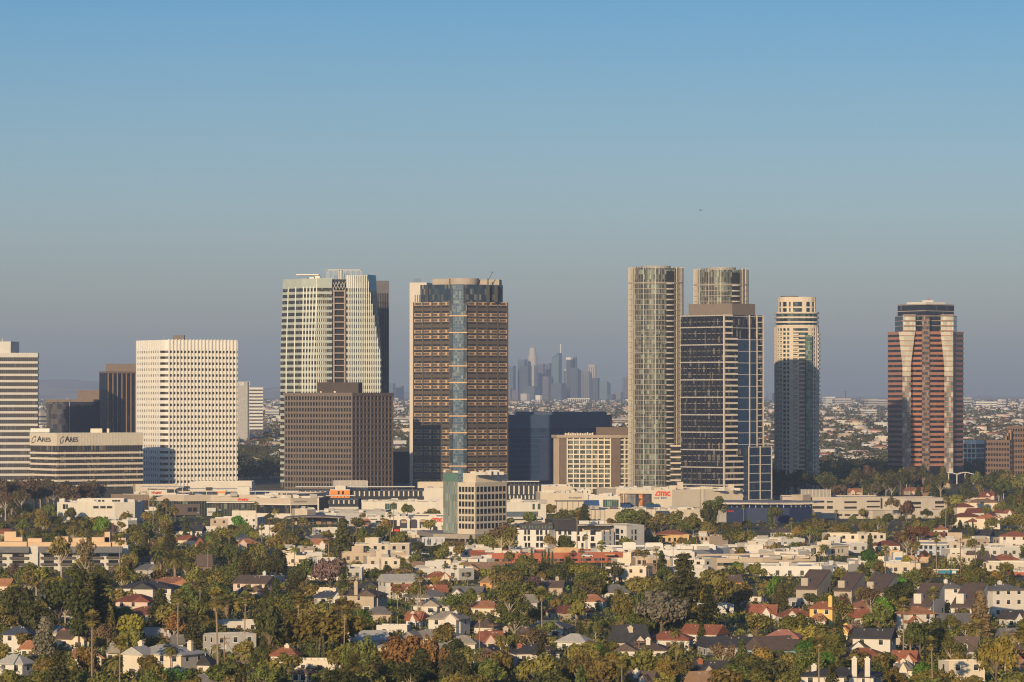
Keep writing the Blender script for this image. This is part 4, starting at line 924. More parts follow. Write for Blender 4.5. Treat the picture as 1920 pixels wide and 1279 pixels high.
    # food terrace canopies
    D = 2030; zt = Z(939, D); r = thing('canopy', 'long brown terrace canopy on slim posts below the white store with lettering', 'canopy', (*P(1075, D), 0))
    a, b = P(1040, D), P(1108, D); m = MB(); m.box(a[0], b[0], D-4, D+8, zt-.4, zt); m.build('roof', BROWN, r); m = MB()
    for x in lin(a[0]+1, b[0]-1, 7): m.bar((x, D-3, 0), (x, D-3, zt-.3), .3)
    m.build('post', DGREY, r)
    for lab, x0, x1, y0, y1, D in (('blue glass terrace shelter left of the tall glass front store', 1095, 1124, 938, 951, 2000), ('square blue striped awning below the cinema poster wall', 1166, 1184, 946, 955, 1985), ('long blue striped awning below the cinema red lettering', 1211, 1239, 946, 954, 1985)):
        a, b = P(x0, D), P(x1, D); r = thing('awning', lab, 'awning', (*at(a, b, .5), 0), group='blue terrace awnings'); l = fl(a, b)
        m = MB(); m.prism([(a[0], D-2.5), (b[0], D-2.5), (b[0]-.5, D+2.5), (a[0]+.5, D+2.5)], Z(y1-3, D), Z(y0, D), [(a[0]+.3, D+1.8), (b[0]-.3, D+1.8), (b[0]-.5, D+2.5), (a[0]+.5, D+2.5)]); m.build('cloth', M('blue_awning', (.045,.10,.22), .8), r)
        m = MB()
        for x in lin(a[0]+.3, b[0]-.3, 4): m.bar((x, D-2.2, 0), (x, D-2.2, Z(y1-3, D)), .18)
        m.build('post', DGREY, r)
def logo(r, p0, p1, u, z, w, mat):
    """three joined lower-case letters, the first a wedge"""
    h = w*.40
    o = [(0, 0), (0, h*.15), (h*.22, h*.62), (h*.45, h*.86), (h*.78, h), (h*1.12, h), (h*1.12, 0)]
    i = [(h*.30, h*.24), (h*.86, h*.24), (h*.86, h*.76), (h*.74, h*.74), (h*.55, h*.62), (h*.42, h*.46)]
    # ring between outer and inner outlines, in strips
    for k, poly in enumerate(([o[0], o[6], i[1], i[0]], [o[6], o[5], i[2], i[1]], [o[5], o[4], i[3], i[2]], [o[4], o[3], i[4], i[3]], [o[3], o[2], i[5], i[4]], [o[2], o[1], o[0], i[0], i[5]])):
        if k == 0: big = MB()
        l = fl(p0, p1); t = ((p1[0]-p0[0])/l, (p1[1]-p0[1])/l); n = (t[1], -t[0]); q = lambda a, b, s: (p0[0]+t[0]*(u+a)+n[0]*s, p0[1]+t[1]*(u+a)+n[1]*s, z+b)
        big.poly([q(a, b, .3) for a, b in poly])
        for j in range(len(poly)): big.poly([q(*poly[j], .1), q(*poly[(j+1) % len(poly)], .1), q(*poly[(j+1) % len(poly)], .3), q(*poly[j], .3)])
    big.build('red_letter', mat, r)
    text(r, 'mc', p0, p1, u+h*1.2, z, h*1.88, mat, 'red_letter', .045, out=.2, sx=.92)
def mall_right():
    D = 2130; a, b, c = P(1155, D), P(1260, D-8), P(1393, D+16)
    r = block('cinema', 'large beige cinema box with poster wall and red lettering at its corner', 'cinema', [a, b, c], 46, Z(917.5, D), CREAM, ROOFG, 'the large beige cinema box')
    l = fl(a, b); U = lambda px: l*(px-1155)/105.0
    wins(r, a, b, [(U(1162), U(1222), Z(952, D), Z(925.5, D))], SHADE, 'poster_recess', .1)
    for x0, x1, col in ((1163.5, 1168.5, (.30,.19,.10)), (1172, 1177, (.38,.24,.13)), (1177, 1192, (.16,.16,.16)), (1192, 1198, (.03,.03,.035)), (1198, 1205, (.60,.22,.05)), (1205, 1220, (.06,.05,.055))):
        wins(r, a, b, [(U(x0), U(x1)-.05, Z(948, D), Z(927, D))], M('poster_%d' % x0, col, .7, .45, .45), 'poster', .3)
    ngon_on(r, [(-1.6, -1.0), (-.3, -1.6), (.2, .1), (1.6, .9), (1.7, 1.3), (.4, 1.2), (-.3, 1.7), (-.8, 1.3), (-.6, .3)], a, b, U(1199), Z(938.5, D), BLACKM, 'poster_shape', .45)
    MB().fbox(a, b, U(1169.3), U(1171), Z(952, D), Z(925.5, D), .7, 0).build('column', WHITE, r)
    logo(r, a, b, U(1228.5), Z(929, D), 22/F*D, RED)
    text(r, 'DOLBY', a, b, U(1227), Z(934.3, D), .95, M('grey_letter', (.16,.15,.15)), bold=.03, out=.2); text(r, 'IMAX', a, b, U(1239.5), Z(934.5, D), 1.35, BLUES, bold=.05, out=.2)
    l2 = fl(b, c); V = lambda px: l2*(px-1260)/133.0
    wins(r, b, c, [(V(1312), V(1313), 0, Z(918, D))], GREY, 'downpipe', .25); wins(r, b, c, [(V(1316.5), V(1320), 0, Z(917, D))], CREAM, 'pilaster', .5)
    for x0, x1, y, d in ((1254, 1267, 911, 4), (1270, 1281, 905, 18), (1313, 1336, 913, 8), (1365, 1376, 909, 16)):
        q0, q1 = P(x0, D+d), P(x1, D+d); MB().fbox(q0, q1, 0, fl(q0, q1), Z(918, D)-.5, Z(y, D), 0, 4).build('roof_box', CREAM, r)
    plant(r, 1165, 1390, Z(918, D)-.7, D, 16, (WHITE, LGREY, BEIGE), (.8, 2.0), 30)
    wins(r, b, c, [(V(1378), V(1390), Z(935, D), Z(918.5, D))], BEIGE, 'corner_panel', .12)
    # terrace podium
    D = 2010; a, b, c = P(1100, D), P(1268, D-6), P(1322, D-2)
    r = block('shopping_centre', 'long plain cream podium wall with terrace railing in front of the cinema box', 'shopping centre', [a, b, c], 40, Z(955, D), CREAM, ROOFG, 'the cream podium wall')
    wins(r, a, b, [(0, fl(a, b), Z(957, D), Z(954.8, D))], WHITE, 'railing', .2); wins(r, a, b, [(fl(a, b)*.52, fl(a, b)*.98, Z(970, D), Z(960, D))], BEIGE, 'wall_panel', .1); wins(r, a, b, [(fl(a, b)*.54, fl(a, b)*.57, Z(972, D), Z(963, D))], BLUES, 'door', .15)
    plant(r, 1110, 1320, Z(955, D)-.7, D, 34, (WHITE, LGREY, CREAM, DGREY, GREY), (.6, 2.0), 26, 'terrace_furniture')
    # navy curved wall
    D = 1985; pts = [P(1347, D+16), P(1400, D+5), P(1440, D+1), P(1480, D+2), P(1523, D+12)]
    r = block('parking_deck', 'navy blue curved parking wall under a long white solar canopy', 'parking deck', pts, 46, Z(952, D), NAVY, GREY, 'the navy blue curved wall')
    m = MB(); m.prism(rear([P(1318, D+22), P(1348, D+8), P(1440, D-2), P(1526, D+8)], 34), Z(944.5, D), Z(942.5, D)); m.build('solar_canopy', M('canopy_top', (.33,.29,.26), .7), r)
    m = MB(); m.prism(rear([P(1346, D+7), P(1440, D-2.6), P(1525, D+7)], 1), Z(945.5, D), Z(944, D)); m.build('canopy_edge', WHITE, r)
    for i in range(4): fins(r, pts[i], pts[i+1], list(np.arange(1.5, fl(pts[i], pts[i+1]), 3.4)), Z(952, D), Z(945, D), .35, -.2, WHITE, 'post')
    wins(r, pts[0], pts[1], [(0, 5.2, 0, Z(947, D))], GREY, 'grey_wall', .2)
    text(r, 'Westfield', pts[0], pts[1], 6.0, Z(961, D), 1.15, RED, 'red_script', .05, .35, .15, .82)
    # car parks at the right
    CP = M('car_park_pale', (.46,.40,.33), .85, .07, .15, streak=.3)
    def park(lab, pts, dep, y0, D, rows, ph=None):
        r = block('car_park', lab, 'car park', pts, dep, Z(y0, D), CP, GREY, ph, group='pale car parks at the right')
        for i, u0, u1, ya, yb in rows:
            l = fl(pts[i], pts[i+1]); wins(r, pts[i], pts[i+1], [(l*u0, l*u1, Z(yb, D), Z(ya, D))], SHADE, 'opening')
        return r
    D = 2190; pts = [P(1467, D+6), P(1520, D), P(1581, D), P(1651, D+4)]
    r = park('pale upper car park with louvred box on its roof right of the navy wall', pts, 40, 932, D, [(0, .04, .38, 938, 940.5), (1, .06, .42, 939.5, 942.5), (1, .5, .68, 939.5, 942.5), (1, .06, .42, 949, 954), (1, .5, .68, 949, 954), (2, .03, .36, 940, 943.5), (2, .03, .36, 950, 954), (2, .63, .98, 939, 942), (2, .63, .98, 949, 952)], 'the upper pale car park')
    a, b, c = P(1484, D-6), P(1505, D-10), P(1520, D-4); walls(r, rear([a, b, c]), Z(927, D), M('stair_tower', (.42,.35,.27), .85), ROOFG, .4, 0, 'stair_wall')
    a, b = P(1503, D+14), P(1557, D+14); core(r, rear([a, b], 14), Z(934, D), Z(919, D), M('louvre_grey', (.30,.27,.23), .8, .1, .6), 'louvred_box'); fins(r, a, b, [fl(a, b)*k/8 for k in range(9)], Z(934, D), Z(918.5, D), .3, .2, LGREY, 'louvre_post')
    for u0, u1 in ((1, 1.5),): pass
    D = 2200; park('pale car park wall with dark bays left of the red tiled villas', [P(1640, D), P(1700, D-2), P(1776, D+6)], 34, 934, D, [(1, .08, .35, 941, 946), (1, .08, .35, 950, 953), (1, .70, .92, 940, 945), (1, .70, .92, 949, 952)])
    D = 2060; park('long low pale car park in front of the upper car park', [P(1527, D+4), P(1636, D-4), P(1660, D), P(1764, D+8)], 26, 957, D, [(0, .38, .48, 964, 967.5), (0, .52, .62, 964, 967.5), (0, .66, .76, 964, 967.5), (0, .8, .92, 964, 967)], 'the long low car park')
def midrise():
    # long apartment block at the left with orange parapets
    D = 1420; a, b = P(-30, D), P(242, D+6)
    AW = M('grey_white_render', (.58,.55,.50), .85, .06, .2)
    r = block('apartment_building', 'long grey white apartment block with balconies and orange rooftop walls', 'apartment block', [a, b], 24, Z(1026, D), AW, GREY, 'the apartment block with orange rooftop walls')
    l = fl(a, b); U = lambda px: l*(px+30)/272.0
    OR = M('orange_parapet', (.60,.43,.27), .8, .06)
    for x0, x1, y, d in ((-30, 50, 1017, 5), (8, 30, 999, 12), (24, 42, 1009, 10), (52, 78, 1011, 8), (50, 210, 1018, 6), (104, 128, 1008, 10), (136, 162, 1010, 9), (172, 205, 1001 if False else 1009, 9), (196, 206, 999, 9), (208, 237, 1017, 6), (222, 236, 1009, 10)):
        q0, q1 = P(x0, D+d), P(x1, D+d); MB().fbox(q0, q1, 0, fl(q0, q1), Z(1027, D), Z(y, D), 0, 5).build('rooftop_wall', OR, r)
    SL = M('slate_mansard', (.16,.16,.16), .8, .12, .5)
    for x0, x1 in ((-30, 55), (72, 143), (159, 230)):
        q0, q1 = P(x0, D-.4), P(x1, D-.4); k = fl(q0, q1)
        m = MB(); m.prism([(q0[0], D-2.2), (q1[0], D-2.2), (q1[0], D+1), (q0[0], D+1)], Z(1036, D), Z(1025, D), [(q0[0], D-.2), (q1[0], D-.2), (q1[0], D+1), (q0[0], D+1)]); m.build('mansard_roof', SL, r)
        for y in (1048, 1060, 1072):
            for f in (.14, .62):
                wins(r, a, b, [(U(x0)+k*f, U(x0)+k*(f+.26), Z(y, D)+.1, Z(y-9, D))], WG, 'balcony_window', .08)
            MB().fbox(a, b, U(x0)+k*.05, U(x0)+k*.46, Z(y+.6, D), Z(y-3.6, D), 1.5, 0).build('balcony', M('dark_railing', (.10,.09,.085), .7), r)
            if y < 1070: MB().fbox(a, b, U(x0)+k*.56, U(x0)+k*.97, Z(y+.6, D), Z(y-3.6, D), 1.5, 0).build('balcony', M('dark_railing', (.10,.09,.085)), r)
    for x0, x1 in ((55, 71), (143, 158), (230, 240)): MB().fbox(a, b, U(x0), U(x1), 0, Z(1023, D), 1.4).build('tower_wall', AW, r)
    plant(r, 0, 235, Z(1026, D)-.5, D+8, 16, (WHITE, LGREY, GREY), (.8, 1.8), 10)
    # white commercial blocks upper left
    D = 1990; a, b, c = P(107, D+8), P(142, D), P(215, D+1); d = P(253, D+5)
    r = block('commercial_building', 'plain white commercial block with ribbon windows right of the brown grove', 'commercial block', [a, b, c, d], 26, Z(942, D), WHITE, ROOFW, 'the plain white commercial block')
    e = P(145, D+8), P(232, D+8); walls(r, rear(list(e), 14), Z(936, D), WHITE, ROOFG, .4, Z(943, D), 'upper_wall')
    e = P(111, D+9), P(121, D+9); walls(r, rear(list(e), 6), Z(936, D), WHITE, ROOFG, .4, Z(943, D), 'stair_wall')
    wins(r, b, c, [(fl(b, c)*u, fl(b, c)*u+2.9, Z(953.5, D), Z(949, D)) for u in (.45, .63, .80)]); wins(r, a, b, [(4.2, 6.2, Z(955, D), Z(946, D)), (6.6, 7.8, Z(955, D), Z(946, D))])
    p0, p1 = P(145, D+7.9), P(232, D+7.9); wins(r, p0, p1, [(fl(p0, p1)*u, fl(p0, p1)*u+1.3, Z(941.5, D), Z(938, D)) for u in (.36, .45, .53, .75, .81, .87)])
    D = 1850; r = block('commercial_building', 'low white building with blue shaded end below the plain white commercial block', 'commercial block', [P(197, D+2), P(240, D), P(257, D+6)], 14, Z(976, D), M('aged_white', (.60,.55,.47), .85, .1), ROOFW)
    wins(r, P(240, D), P(257, D+6), [(.3, 2.4, .5, 3.6)], WG, 'door')
    # modern white apartments
    D = 1590
    MW = M('bright_white_render', (.65,.62,.56), .8, .05, .2); CH = M('charcoal_panel', (.055,.052,.055), .7, .1)
    a, b, b2 = P(962, D+4), P(1029, D), P(1041, D+5)
    r = thing('apartment_building', 'modern white four storey apartments with charcoal top floors and dark square windows', 'apartment block', (*P(1070, D), 0))
    def part_block(front, dep, y, z0, mat, nm): walls(r, rear(front, dep), Z(y, D), mat, ROOFG, .5, z0, nm)
    zw = [Z(1003, D), Z(1014.5, D), Z(1027, D)]
    part_block([a, b, b2], 26, 994, 0, MW, 'wall')
    c0, c1, c2 = P(1043, D+3), P(1128, D-2), P(1151, D+6); part_block([c0, c1, c2], 28, 997, 0, MW, 'wing_wall')
    d0, d1, d2 = P(1152, D+8), P(1175, D+4), P(1208, D+12); part_block([d0, d1, d2], 22, 986, 0, LGREY, 'end_wall')
    part_block([P(974, D+9), P(1036, D+7)], 16, 983, zw[0], CH, 'charcoal_wall'); part_block([P(1036, D+9), P(1046, D+7), P(1088, D+11)], 18, 976, 0, CH, 'core_wall')
    part_block([P(1086, D+14), P(1148, D+14)], 10, 985, zw[0], BEIGE, 'terrace_wall')
    m = MB(); q0, q1 = P(1083, D+5), P(1147, D+5); m.box(q0[0], q1[0], D+4, D+16, Z(986, D), Z(984.8, D)); m.build('terrace_canopy', WHITE, r)
    def sq(p0, p1, x0p, x1p, lst):
        l = fl(p0, p1)
        for px, w, k in lst: u = l*(px-x0p)/(x1p-x0p); wins(r, p0, p1, [(u, u+w, zw[k], zw[k]+2.0)], WG)
    sq(a, b, 962, 1029, [(964, 1.5, 0), (964, 1.5, 1), (964, 1.5, 2), (983, 1.0, 0), (989, 1.1, 0), (982, 1.0, 1), (989.5, 1.0, 1), (984, 1.0, 2), (990, 1.0, 2), (1005, 1.3, 0), (1012.5, 1.1, 0), (1006, 1.3, 1), (1012.5, 1.3, 1), (1005, 1.2, 2), (1013, 1.2, 2), (1022.5, .9, 0), (1023, .9, 1)])
    sq(c0, c1, 1043, 1128, [(1047, 1.3, 0), (1058, 1.0, 0), (1065, 1.5, 0), (1048, 1.0, 1), (1059, 1.2, 1), (1065.5, 1.3, 1), (1082, 1.0, 0), (1082, 1.3, 1), (1092, 1.0, 1), (1090, 1.0, 2), (1107, 2.3, 0), (1108, 1.5, 1), (1107, 2.3, 2)])
    sq(c1, c2, 1128, 1151, [(1132, .7, 0), (1143, .7, 0), (1132, .7, 1), (1143, .7, 1), (1143, .7, 2)])
    sq(d1, d2, 1175, 1208, [(1184, .7, 0), (1190, 1.1, 0), (1184, .7, 1), (1190, 1.1, 1)])
    for k in range(3): wins(r, d0, d1, [(.6, 2.6, zw[k]+.2, zw[k]+2.4), (3.4, 4.6, zw[k]+.4, zw[k]+2.0)], WG, 'balcony_window')
    wins(r, P(974, D+9), P(1036, D+7), [(k*2.8+1.4, k*2.8+2.9, Z(992, D), Z(987, D)) for k in range(5)], WGG)
    plant(r, 985, 1145, Z(984, D), D+8, 14, (WHITE, LGREY, BEIGE, DGREY), (.6, 1.5), 8)
    keep(962, 1208, 976, 1034, D); land('the modern white apartments', 1080, 1005, D); FOOT.extend([(*P(px, D+14), 15) for px in range(970, 1210, 24)])
    # brick red low building
    D = 1490; a, b, c = P(914, D), P(1060, D+4), P(1212, D+16); BR = M('brick_red_render', (.40,.13,.075), .85, .08, .2)
    r = block('commercial_building', 'long low brick red building below the modern white apartments', 'commercial block', [a, b, c], 30, Z(1037, D), BR, M('pinkish_roof', (.36,.29,.25), .9), 'the long low brick red building')
    for p0, p1 in ((a, b), (b, c)):
        l = fl(p0, p1)
        for k in range(6): wins(r, p0, p1, [(l*(k+.12)/6, l*(k+.9)/6, Z(1053, D), Z(1048.5, D))], WG, 'ribbon_window')
    for x0, x1, y in ((1038, 1084, 1028), (1133, 1154, 1040)): q0, q1 = P(x0, D+6), P(x1, D+6); walls(r, rear([q0, q1], 8), Z(y, D+6), M('orange_tan', (.55,.36,.19), .85), ROOFG, .3, Z(1040, D), 'stair_wall')
    # white banded office with number
    D = 1500; a, b, c = P(1156, D+24), P(1298, D), P(1368, D+34)
    r = block('office_building', 'low white office building with dark ribbon windows and its number on the front', 'office building', [a, b, c], 30, Z(1032, D), MW, ROOFW, 'the white banded office building')
    for p0, p1 in ((a, b), (b, c)):
        l = fl(p0, p1); wins(r, p0, p1, [(.4, l-.2, Z(1049, D), Z(1044.5, D)), (.4, l-.2, Z(1062.5, D), Z(1058, D))], WG, 'ribbon_window')
    text(r, '10300', a, b, fl(a, b)*.845, Z(1041, D), 1.75, M('number_dark', (.12,.11,.10), .7), bold=.02)
    for x0, x1, y, d in ((1168, 1192, 1018, 16), (1210, 1243, 1019, 14), (1294, 1342, 1022, 16), (1245, 1290, 1023, 22)): q0, q1 = P(x0, D+d), P(x1, D+d); walls(r, rear([q0, q1], 9), Z(y, D+d), MW, ROOFW, .3, Z(1034, D), 'upper_wall')
    plant(r, 1175, 1350, Z(1033, D), D+8, 14, (WHITE, LGREY, GREY), (.6, 1.6), 16)
    # tan banded office
    D = 1425; a, b, c = P(1344, D), P(1430, D+4), P(1530, D+14)
    r = block('office_building', 'low tan office building with dark ribbon windows below the white banded office', 'office building', [a, b, c], 34, Z(1046, D), M('tan_band', (.50,.41,.31), .85, .06), GREY, 'the tan banded office building')
    for p0, p1 in ((a, b), (b, c)):
        l = fl(p0, p1); wins(r, p0, p1, [(.2, l, Z(1061, D), Z(1055.5, D)), (.2, l, Z(1073, D), Z(1068, D))], WG, 'ribbon_window')
    plant(r, 1360, 1520, Z(1046, D)-.6, D, 14, (WHITE, LGREY, GREY, BEIGE), (.6, 1.4), 24)
    # orange yellow apartments and tan ones
    D = 1640; a, b, c = P(1238, D+6), P(1283, D), P(1298, D+8); OY = M('ochre_render', (.56,.38,.18), .85, .07)
    r = block('apartment_building', 'ochre yellow apartment house with stair tower behind the white banded office', 'apartment block', [a, b, c], 16, Z(1004, D), OY, M('flat_brown', (.24,.19,.15), .9), 'the ochre yellow apartment house')
    wgrid(r, a, b, 4, [Z(1016, D), Z(1026, D)], 1.2, 1.6); q0, q1 = P(1281, D-1), P(1292, D-1); walls(r, rear([q0, q1], 4), Z(1002, D), OY, ROOFG, .3, 0, 'stair_wall')
    hiproof(r, P(1258, D+8), 13, 10, Z(1003, D), 2.0, ROOF('rust_hip', (.30,.12,.07)))
    for lab, x0, xm, x1, y, D, col in (('brown tan apartment house with flat roofs right of the ochre one', 1296, 1330, 1365, 1006, 1660, TAN), ('tan stucco apartment house with tall chimney block above the tan office', 1372, 1422, 1432, 1024, 1585, BEIGE), ('dim tan apartment house left of the cream boxy apartments', 1425, 1462, 1475, 1022, 1590, TAN)):
        a, b, c = P(x0, D+5), P(xm, D), P(x1, D+8); r = block('apartment_building', lab, 'apartment block', [a, b, c], 16, Z(y, D), col, M('flat_brown', (.24,.19,.15)))
        wgrid(r, a, b, 4, [Z(y+7.5, D)], 1.0, 1.3); q = P(xm-12, D+6); MB().box(q[0]-1.8, q[0]+1.8, q[1], q[1]+4, Z(y, D)-1, Z(y-9, D)).build('chimney_block', col, r); plant(r, x0, x1, Z(y, D)-.6, D, 5)
    # cream boxy apartments
    D = 1560; a, b, c = P(1506, D+2), P(1558, D), P(1591, D+6)
    r = block('apartment_building', 'cream boxy apartments with deep flat eaves among trees', 'apartment block', [a, b, c], 18, Z(1023, D), CREAM, ROOFW, 'the cream boxy apartments')
    q0, q1 = P(1532, D+6), P(1558, D+6); walls(r, rear([q0, q1], 8), Z(1018, D), CREAM, ROOFW, .3, Z(1025, D), 'upper_wall')
    wins(r, a, b, [(2.4, 5.3, Z(1037, D), Z(1028, D)), (7.3, 7.9, Z(1040, D), Z(1030, D)), (9, 9.6, Z(1040, D), Z(1030, D))]); wins(r, b, c, [(.3, 2.2, Z(1038, D), Z(1029, D)), (.3, 2.2, Z(1048, D), Z(1041, D)), (4, 4.6, Z(1037, D), Z(1030, D)), (6, 6.6, Z(1037, D), Z(1030, D))]); bands(r, rear([a, b, c], 18), [Z(1023, D)-.5], .55, .9, CREAM, 'eave')
    D = 1470; a, b, c = P(1451, D), P(1497, D-2), P(1518, D+4); r = block('commercial_building', 'white low workshop with rooftop ducts below the cream boxy apartments', 'commercial block', [a, b, c], 18, Z(1034, D), WHITE, ROOFG); plant(r, 1455, 1515, Z(1034, D)-.6, D, 8, (LGREY, DGREY)); wins(r, a, b, [(2, 4.2, Z(1048, D), Z(1042, D))], M('rust_panel', (.30,.08,.04)), 'vent')
    # long white apartment row
    D = 1385; a, b, c = P(1421, D), P(1541, D-4), P(1562, D+4)
    r = block('apartment_building', 'long white stucco apartment row above the tall hedge', 'apartment block', [a, b, c], 26, Z(1061, D), MW, ROOFW, 'the long white apartment row')
    wgrid(r, a, b, 5, [Z(1078, D), Z(1090, D)], 1.3, 1.7); plant(r, 1430, 1540, Z(1061, D)-.6, D, 8)
    D = 1420; a, b, c = P(1550, D), P(1590, D-2), P(1610, D+4); r = block('apartment_building', 'white boxy apartments with blue glass doors behind the slanted slate roofs', 'apartment block', [a, b, c], 20, Z(1058, D), WHITE, ROOFW); wins(r, a, b, [(3.0, 5.0, Z(1074, D), Z(1064, D)), (6, 7, Z(1074, D), Z(1064, D))], G('blue_door_glass', (.06,.10,.16), (.2,.25,.3), 1.2, 3)); plant(r, 1555, 1600, Z(1058, D)-.5, D, 4)
    D = 1480; a, b, c = P(1610, D+4), P(1668, D), P(1700, D+6); r = block('commercial_building', 'white terraced building with small blue poster left of the orange water slide roof', 'commercial block', [a, b, c], 24, Z(1052, D), WHITE, ROOFW, 'the white terraced building'); wgrid(r, a, b, 6, [Z(1062, D)], 1.2, 1.4); q0, q1 = P(1675, D+2), P(1698, D+2); walls(r, rear([q0, q1], 7), Z(1037, D), WHITE, ROOFW, .3, Z(1054, D), 'upper_wall')
    MB().fbox(q0, q1, .7, 3.3, Z(1052, D), Z(1045.5, D), .2).build('blue_poster', BLUES, r)
    # pale blue apartments, orange wedge, cream and yellow ones
    D = 1570; a, b, c = P(1720, D+2), P(1752, D), P(1775, D+1); r = block('apartment_building', 'pale blue three storey apartments with dark roof edge behind a tall palm', 'apartment block', [a, b, c], 16, Z(1020, D), M('pale_blue_render', (.42,.48,.56), .85, .06), DGREY, 'the pale blue apartments')
    wgrid(r, a, b, 3, [Z(1030, D), Z(1041, D)], 1.3, 1.7); wgrid(r, b, c, 2, [Z(1032, D), Z(1042, D)], 1.2, 1.6); bands(r, rear([a, b, c], 16), [Z(1020, D)-.6], .7, .6, WHITE, 'eave')
    D = 1500; a, b = P(1720, D), P(1742, D-2); r = block('apartment_building', 'narrow terracotta stepped house with orange hipped cap', 'apartment block', [a, b, P(1748, D+5)], 12, Z(1044, D), M('terracotta_light', (.55,.36,.22), .85), ROOFG, 'the narrow terracotta stepped house'); wins(r, a, b, [(.4, 3.8, Z(1053, D), Z(1048, D)), (.4, 3.8, Z(1061, D), Z(1057, D))], TAN, 'balcony', .5); hiproof(r, P(1734, D+6), 3.4, 6, Z(1044, D), 2.6, ROOF('orange_cap', (.50,.17,.06)))
    D = 1530; a, b = P(1668, D), P(1693, D); r = block('apartment_building', 'orange stucco house with round gable left of the brown eucalyptus', 'apartment block', [a, b], 12, Z(1034, D), M('peach_render', (.62,.42,.26), .85), ROOFG, kp=True); wins(r, a, b, [(1.2, 2.2, Z(1041, D), Z(1037, D))], WG)
    D = 1480; a, b = P(1776, D), P(1832, D-1); r = block('apartment_building', 'long cream wall building with little windows behind the round hedge', 'apartment block', [a, b], 12, Z(1041, D), CREAM, ROOFG); wgrid(r, a, b, 6, [Z(1052, D)], .6, 1.2)
    D = 1420; a, b, c = P(1849, D+4), P(1878, D), P(1925, D+2); r = block('apartment_building', 'cream apartments with a yellow panel and dark balconies at the right edge', 'apartment block', [a, b, c], 18, Z(1056, D), M('cream_panel', (.60,.55,.44), .85, .05), ROOFW, 'the cream apartments with yellow panel')
    wins(r, b, c, [(0, 2.2, 0, Z(1057, D))], M('yellow_panel', (.62,.46,.13), .8), 'yellow_panel', .12); wgrid(r, a, b, 2, [Z(1068, D), Z(1080, D)], .9, 1.4); wins(r, b, c, [(4.2, 6.8, Z(1078, D), Z(1067, D))], SHADE, 'balcony'); wins(r, b, c, [(.5, 1.5, Z(1070, D), Z(1064, D)), (.5, 1.5, Z(1084, D), Z(1078, D))], WG, 'window', .2)
    D = 1395; r = block('commercial_building', 'brick red low building cut by the right edge', 'commercial block', [P(1896, D-6), P(1930, D-6)], 12, Z(1073, D-6), BR, ROOFG); wins(r, P(1896, D-6), P(1930, D-6), [(.3, 6, Z(1083, D), Z(1079, D))], SHADE)
    D = 1500; a, b, c = P(1888, D+3), P(1907, D), P(1925, D+3); r = block('apartment_building', 'pale grey blocky house above the yellow panelled apartments', 'apartment block', [a, b, c], 12, Z(1046, D), LGREY, ROOFG); wgrid(r, a, b, 2, [Z(1055, D)], .9, 1.2)
def hiproof(root, c, w, d, z, h, mat, name='roof', over=.5, rz=0):
    w2, d2 = w/2+over, d/2+over; k = max(0, w2-d2) if w2 > d2 else 0; k2 = max(0, d2-w2)
    e = [(-w2, -d2), (w2, -d2), (w2, d2), (-w2, d2)]; cs, sn = math.cos(rz), math.sin(rz)
    T = lambda x, y, zz: (c[0]+x*cs-y*sn, c[1]+x*sn+y*cs, zz)
    m = MB(); b = [T(*p, z-.05) for p in e]; t = [T(*p, z+.15) for p in e]
    m.poly(list(reversed(b)))
    for i in range(4): m.poly([b[i], b[(i+1) % 4], t[(i+1) % 4], t[i]])
    r0, r1 = (T(-k, 0, z+h), T(k, 0, z+h)) if k else (T(0, -k2, z+h), T(0, k2, z+h))
    if k: m.poly([t[0], t[1], r1, r0]); m.poly([t[2], t[3], r0, r1]); m.poly([t[1], t[2], r1]); m.poly([t[3], t[0], r0])
    else: m.poly([t[1], t[2], r1, r0]); m.poly([t[3], t[0], r0, r1]); m.poly([t[0], t[1], r0]); m.poly([t[2], t[3], r1])
    return m.build(name, mat, root)
mall_left(); mall_mid(); mall_right(); midrise()
keep(791, 834, 1005, 1023, 1640); keep(1742, 1800, 1066, 1086, 1405)
for k in ((805, 828, 967, 980, 1860), (748, 803, 972, 998, 1860), (1224, 1254, 917, 938, 2130), (1162, 1222, 925, 950, 2130), (280, 316, 918, 930, 2090), (442, 466, 934, 946, 2090), (1268, 1298, 1032, 1046, 1490), (386, 406, 950, 968, 2085), (548, 580, 934, 944, 2060), (1364, 1376, 953, 964, 1985)): keep(*k)
FOOT.append((*P(1770, 1400), 8)); FOOT.append((*P(1770, 1385), 10))
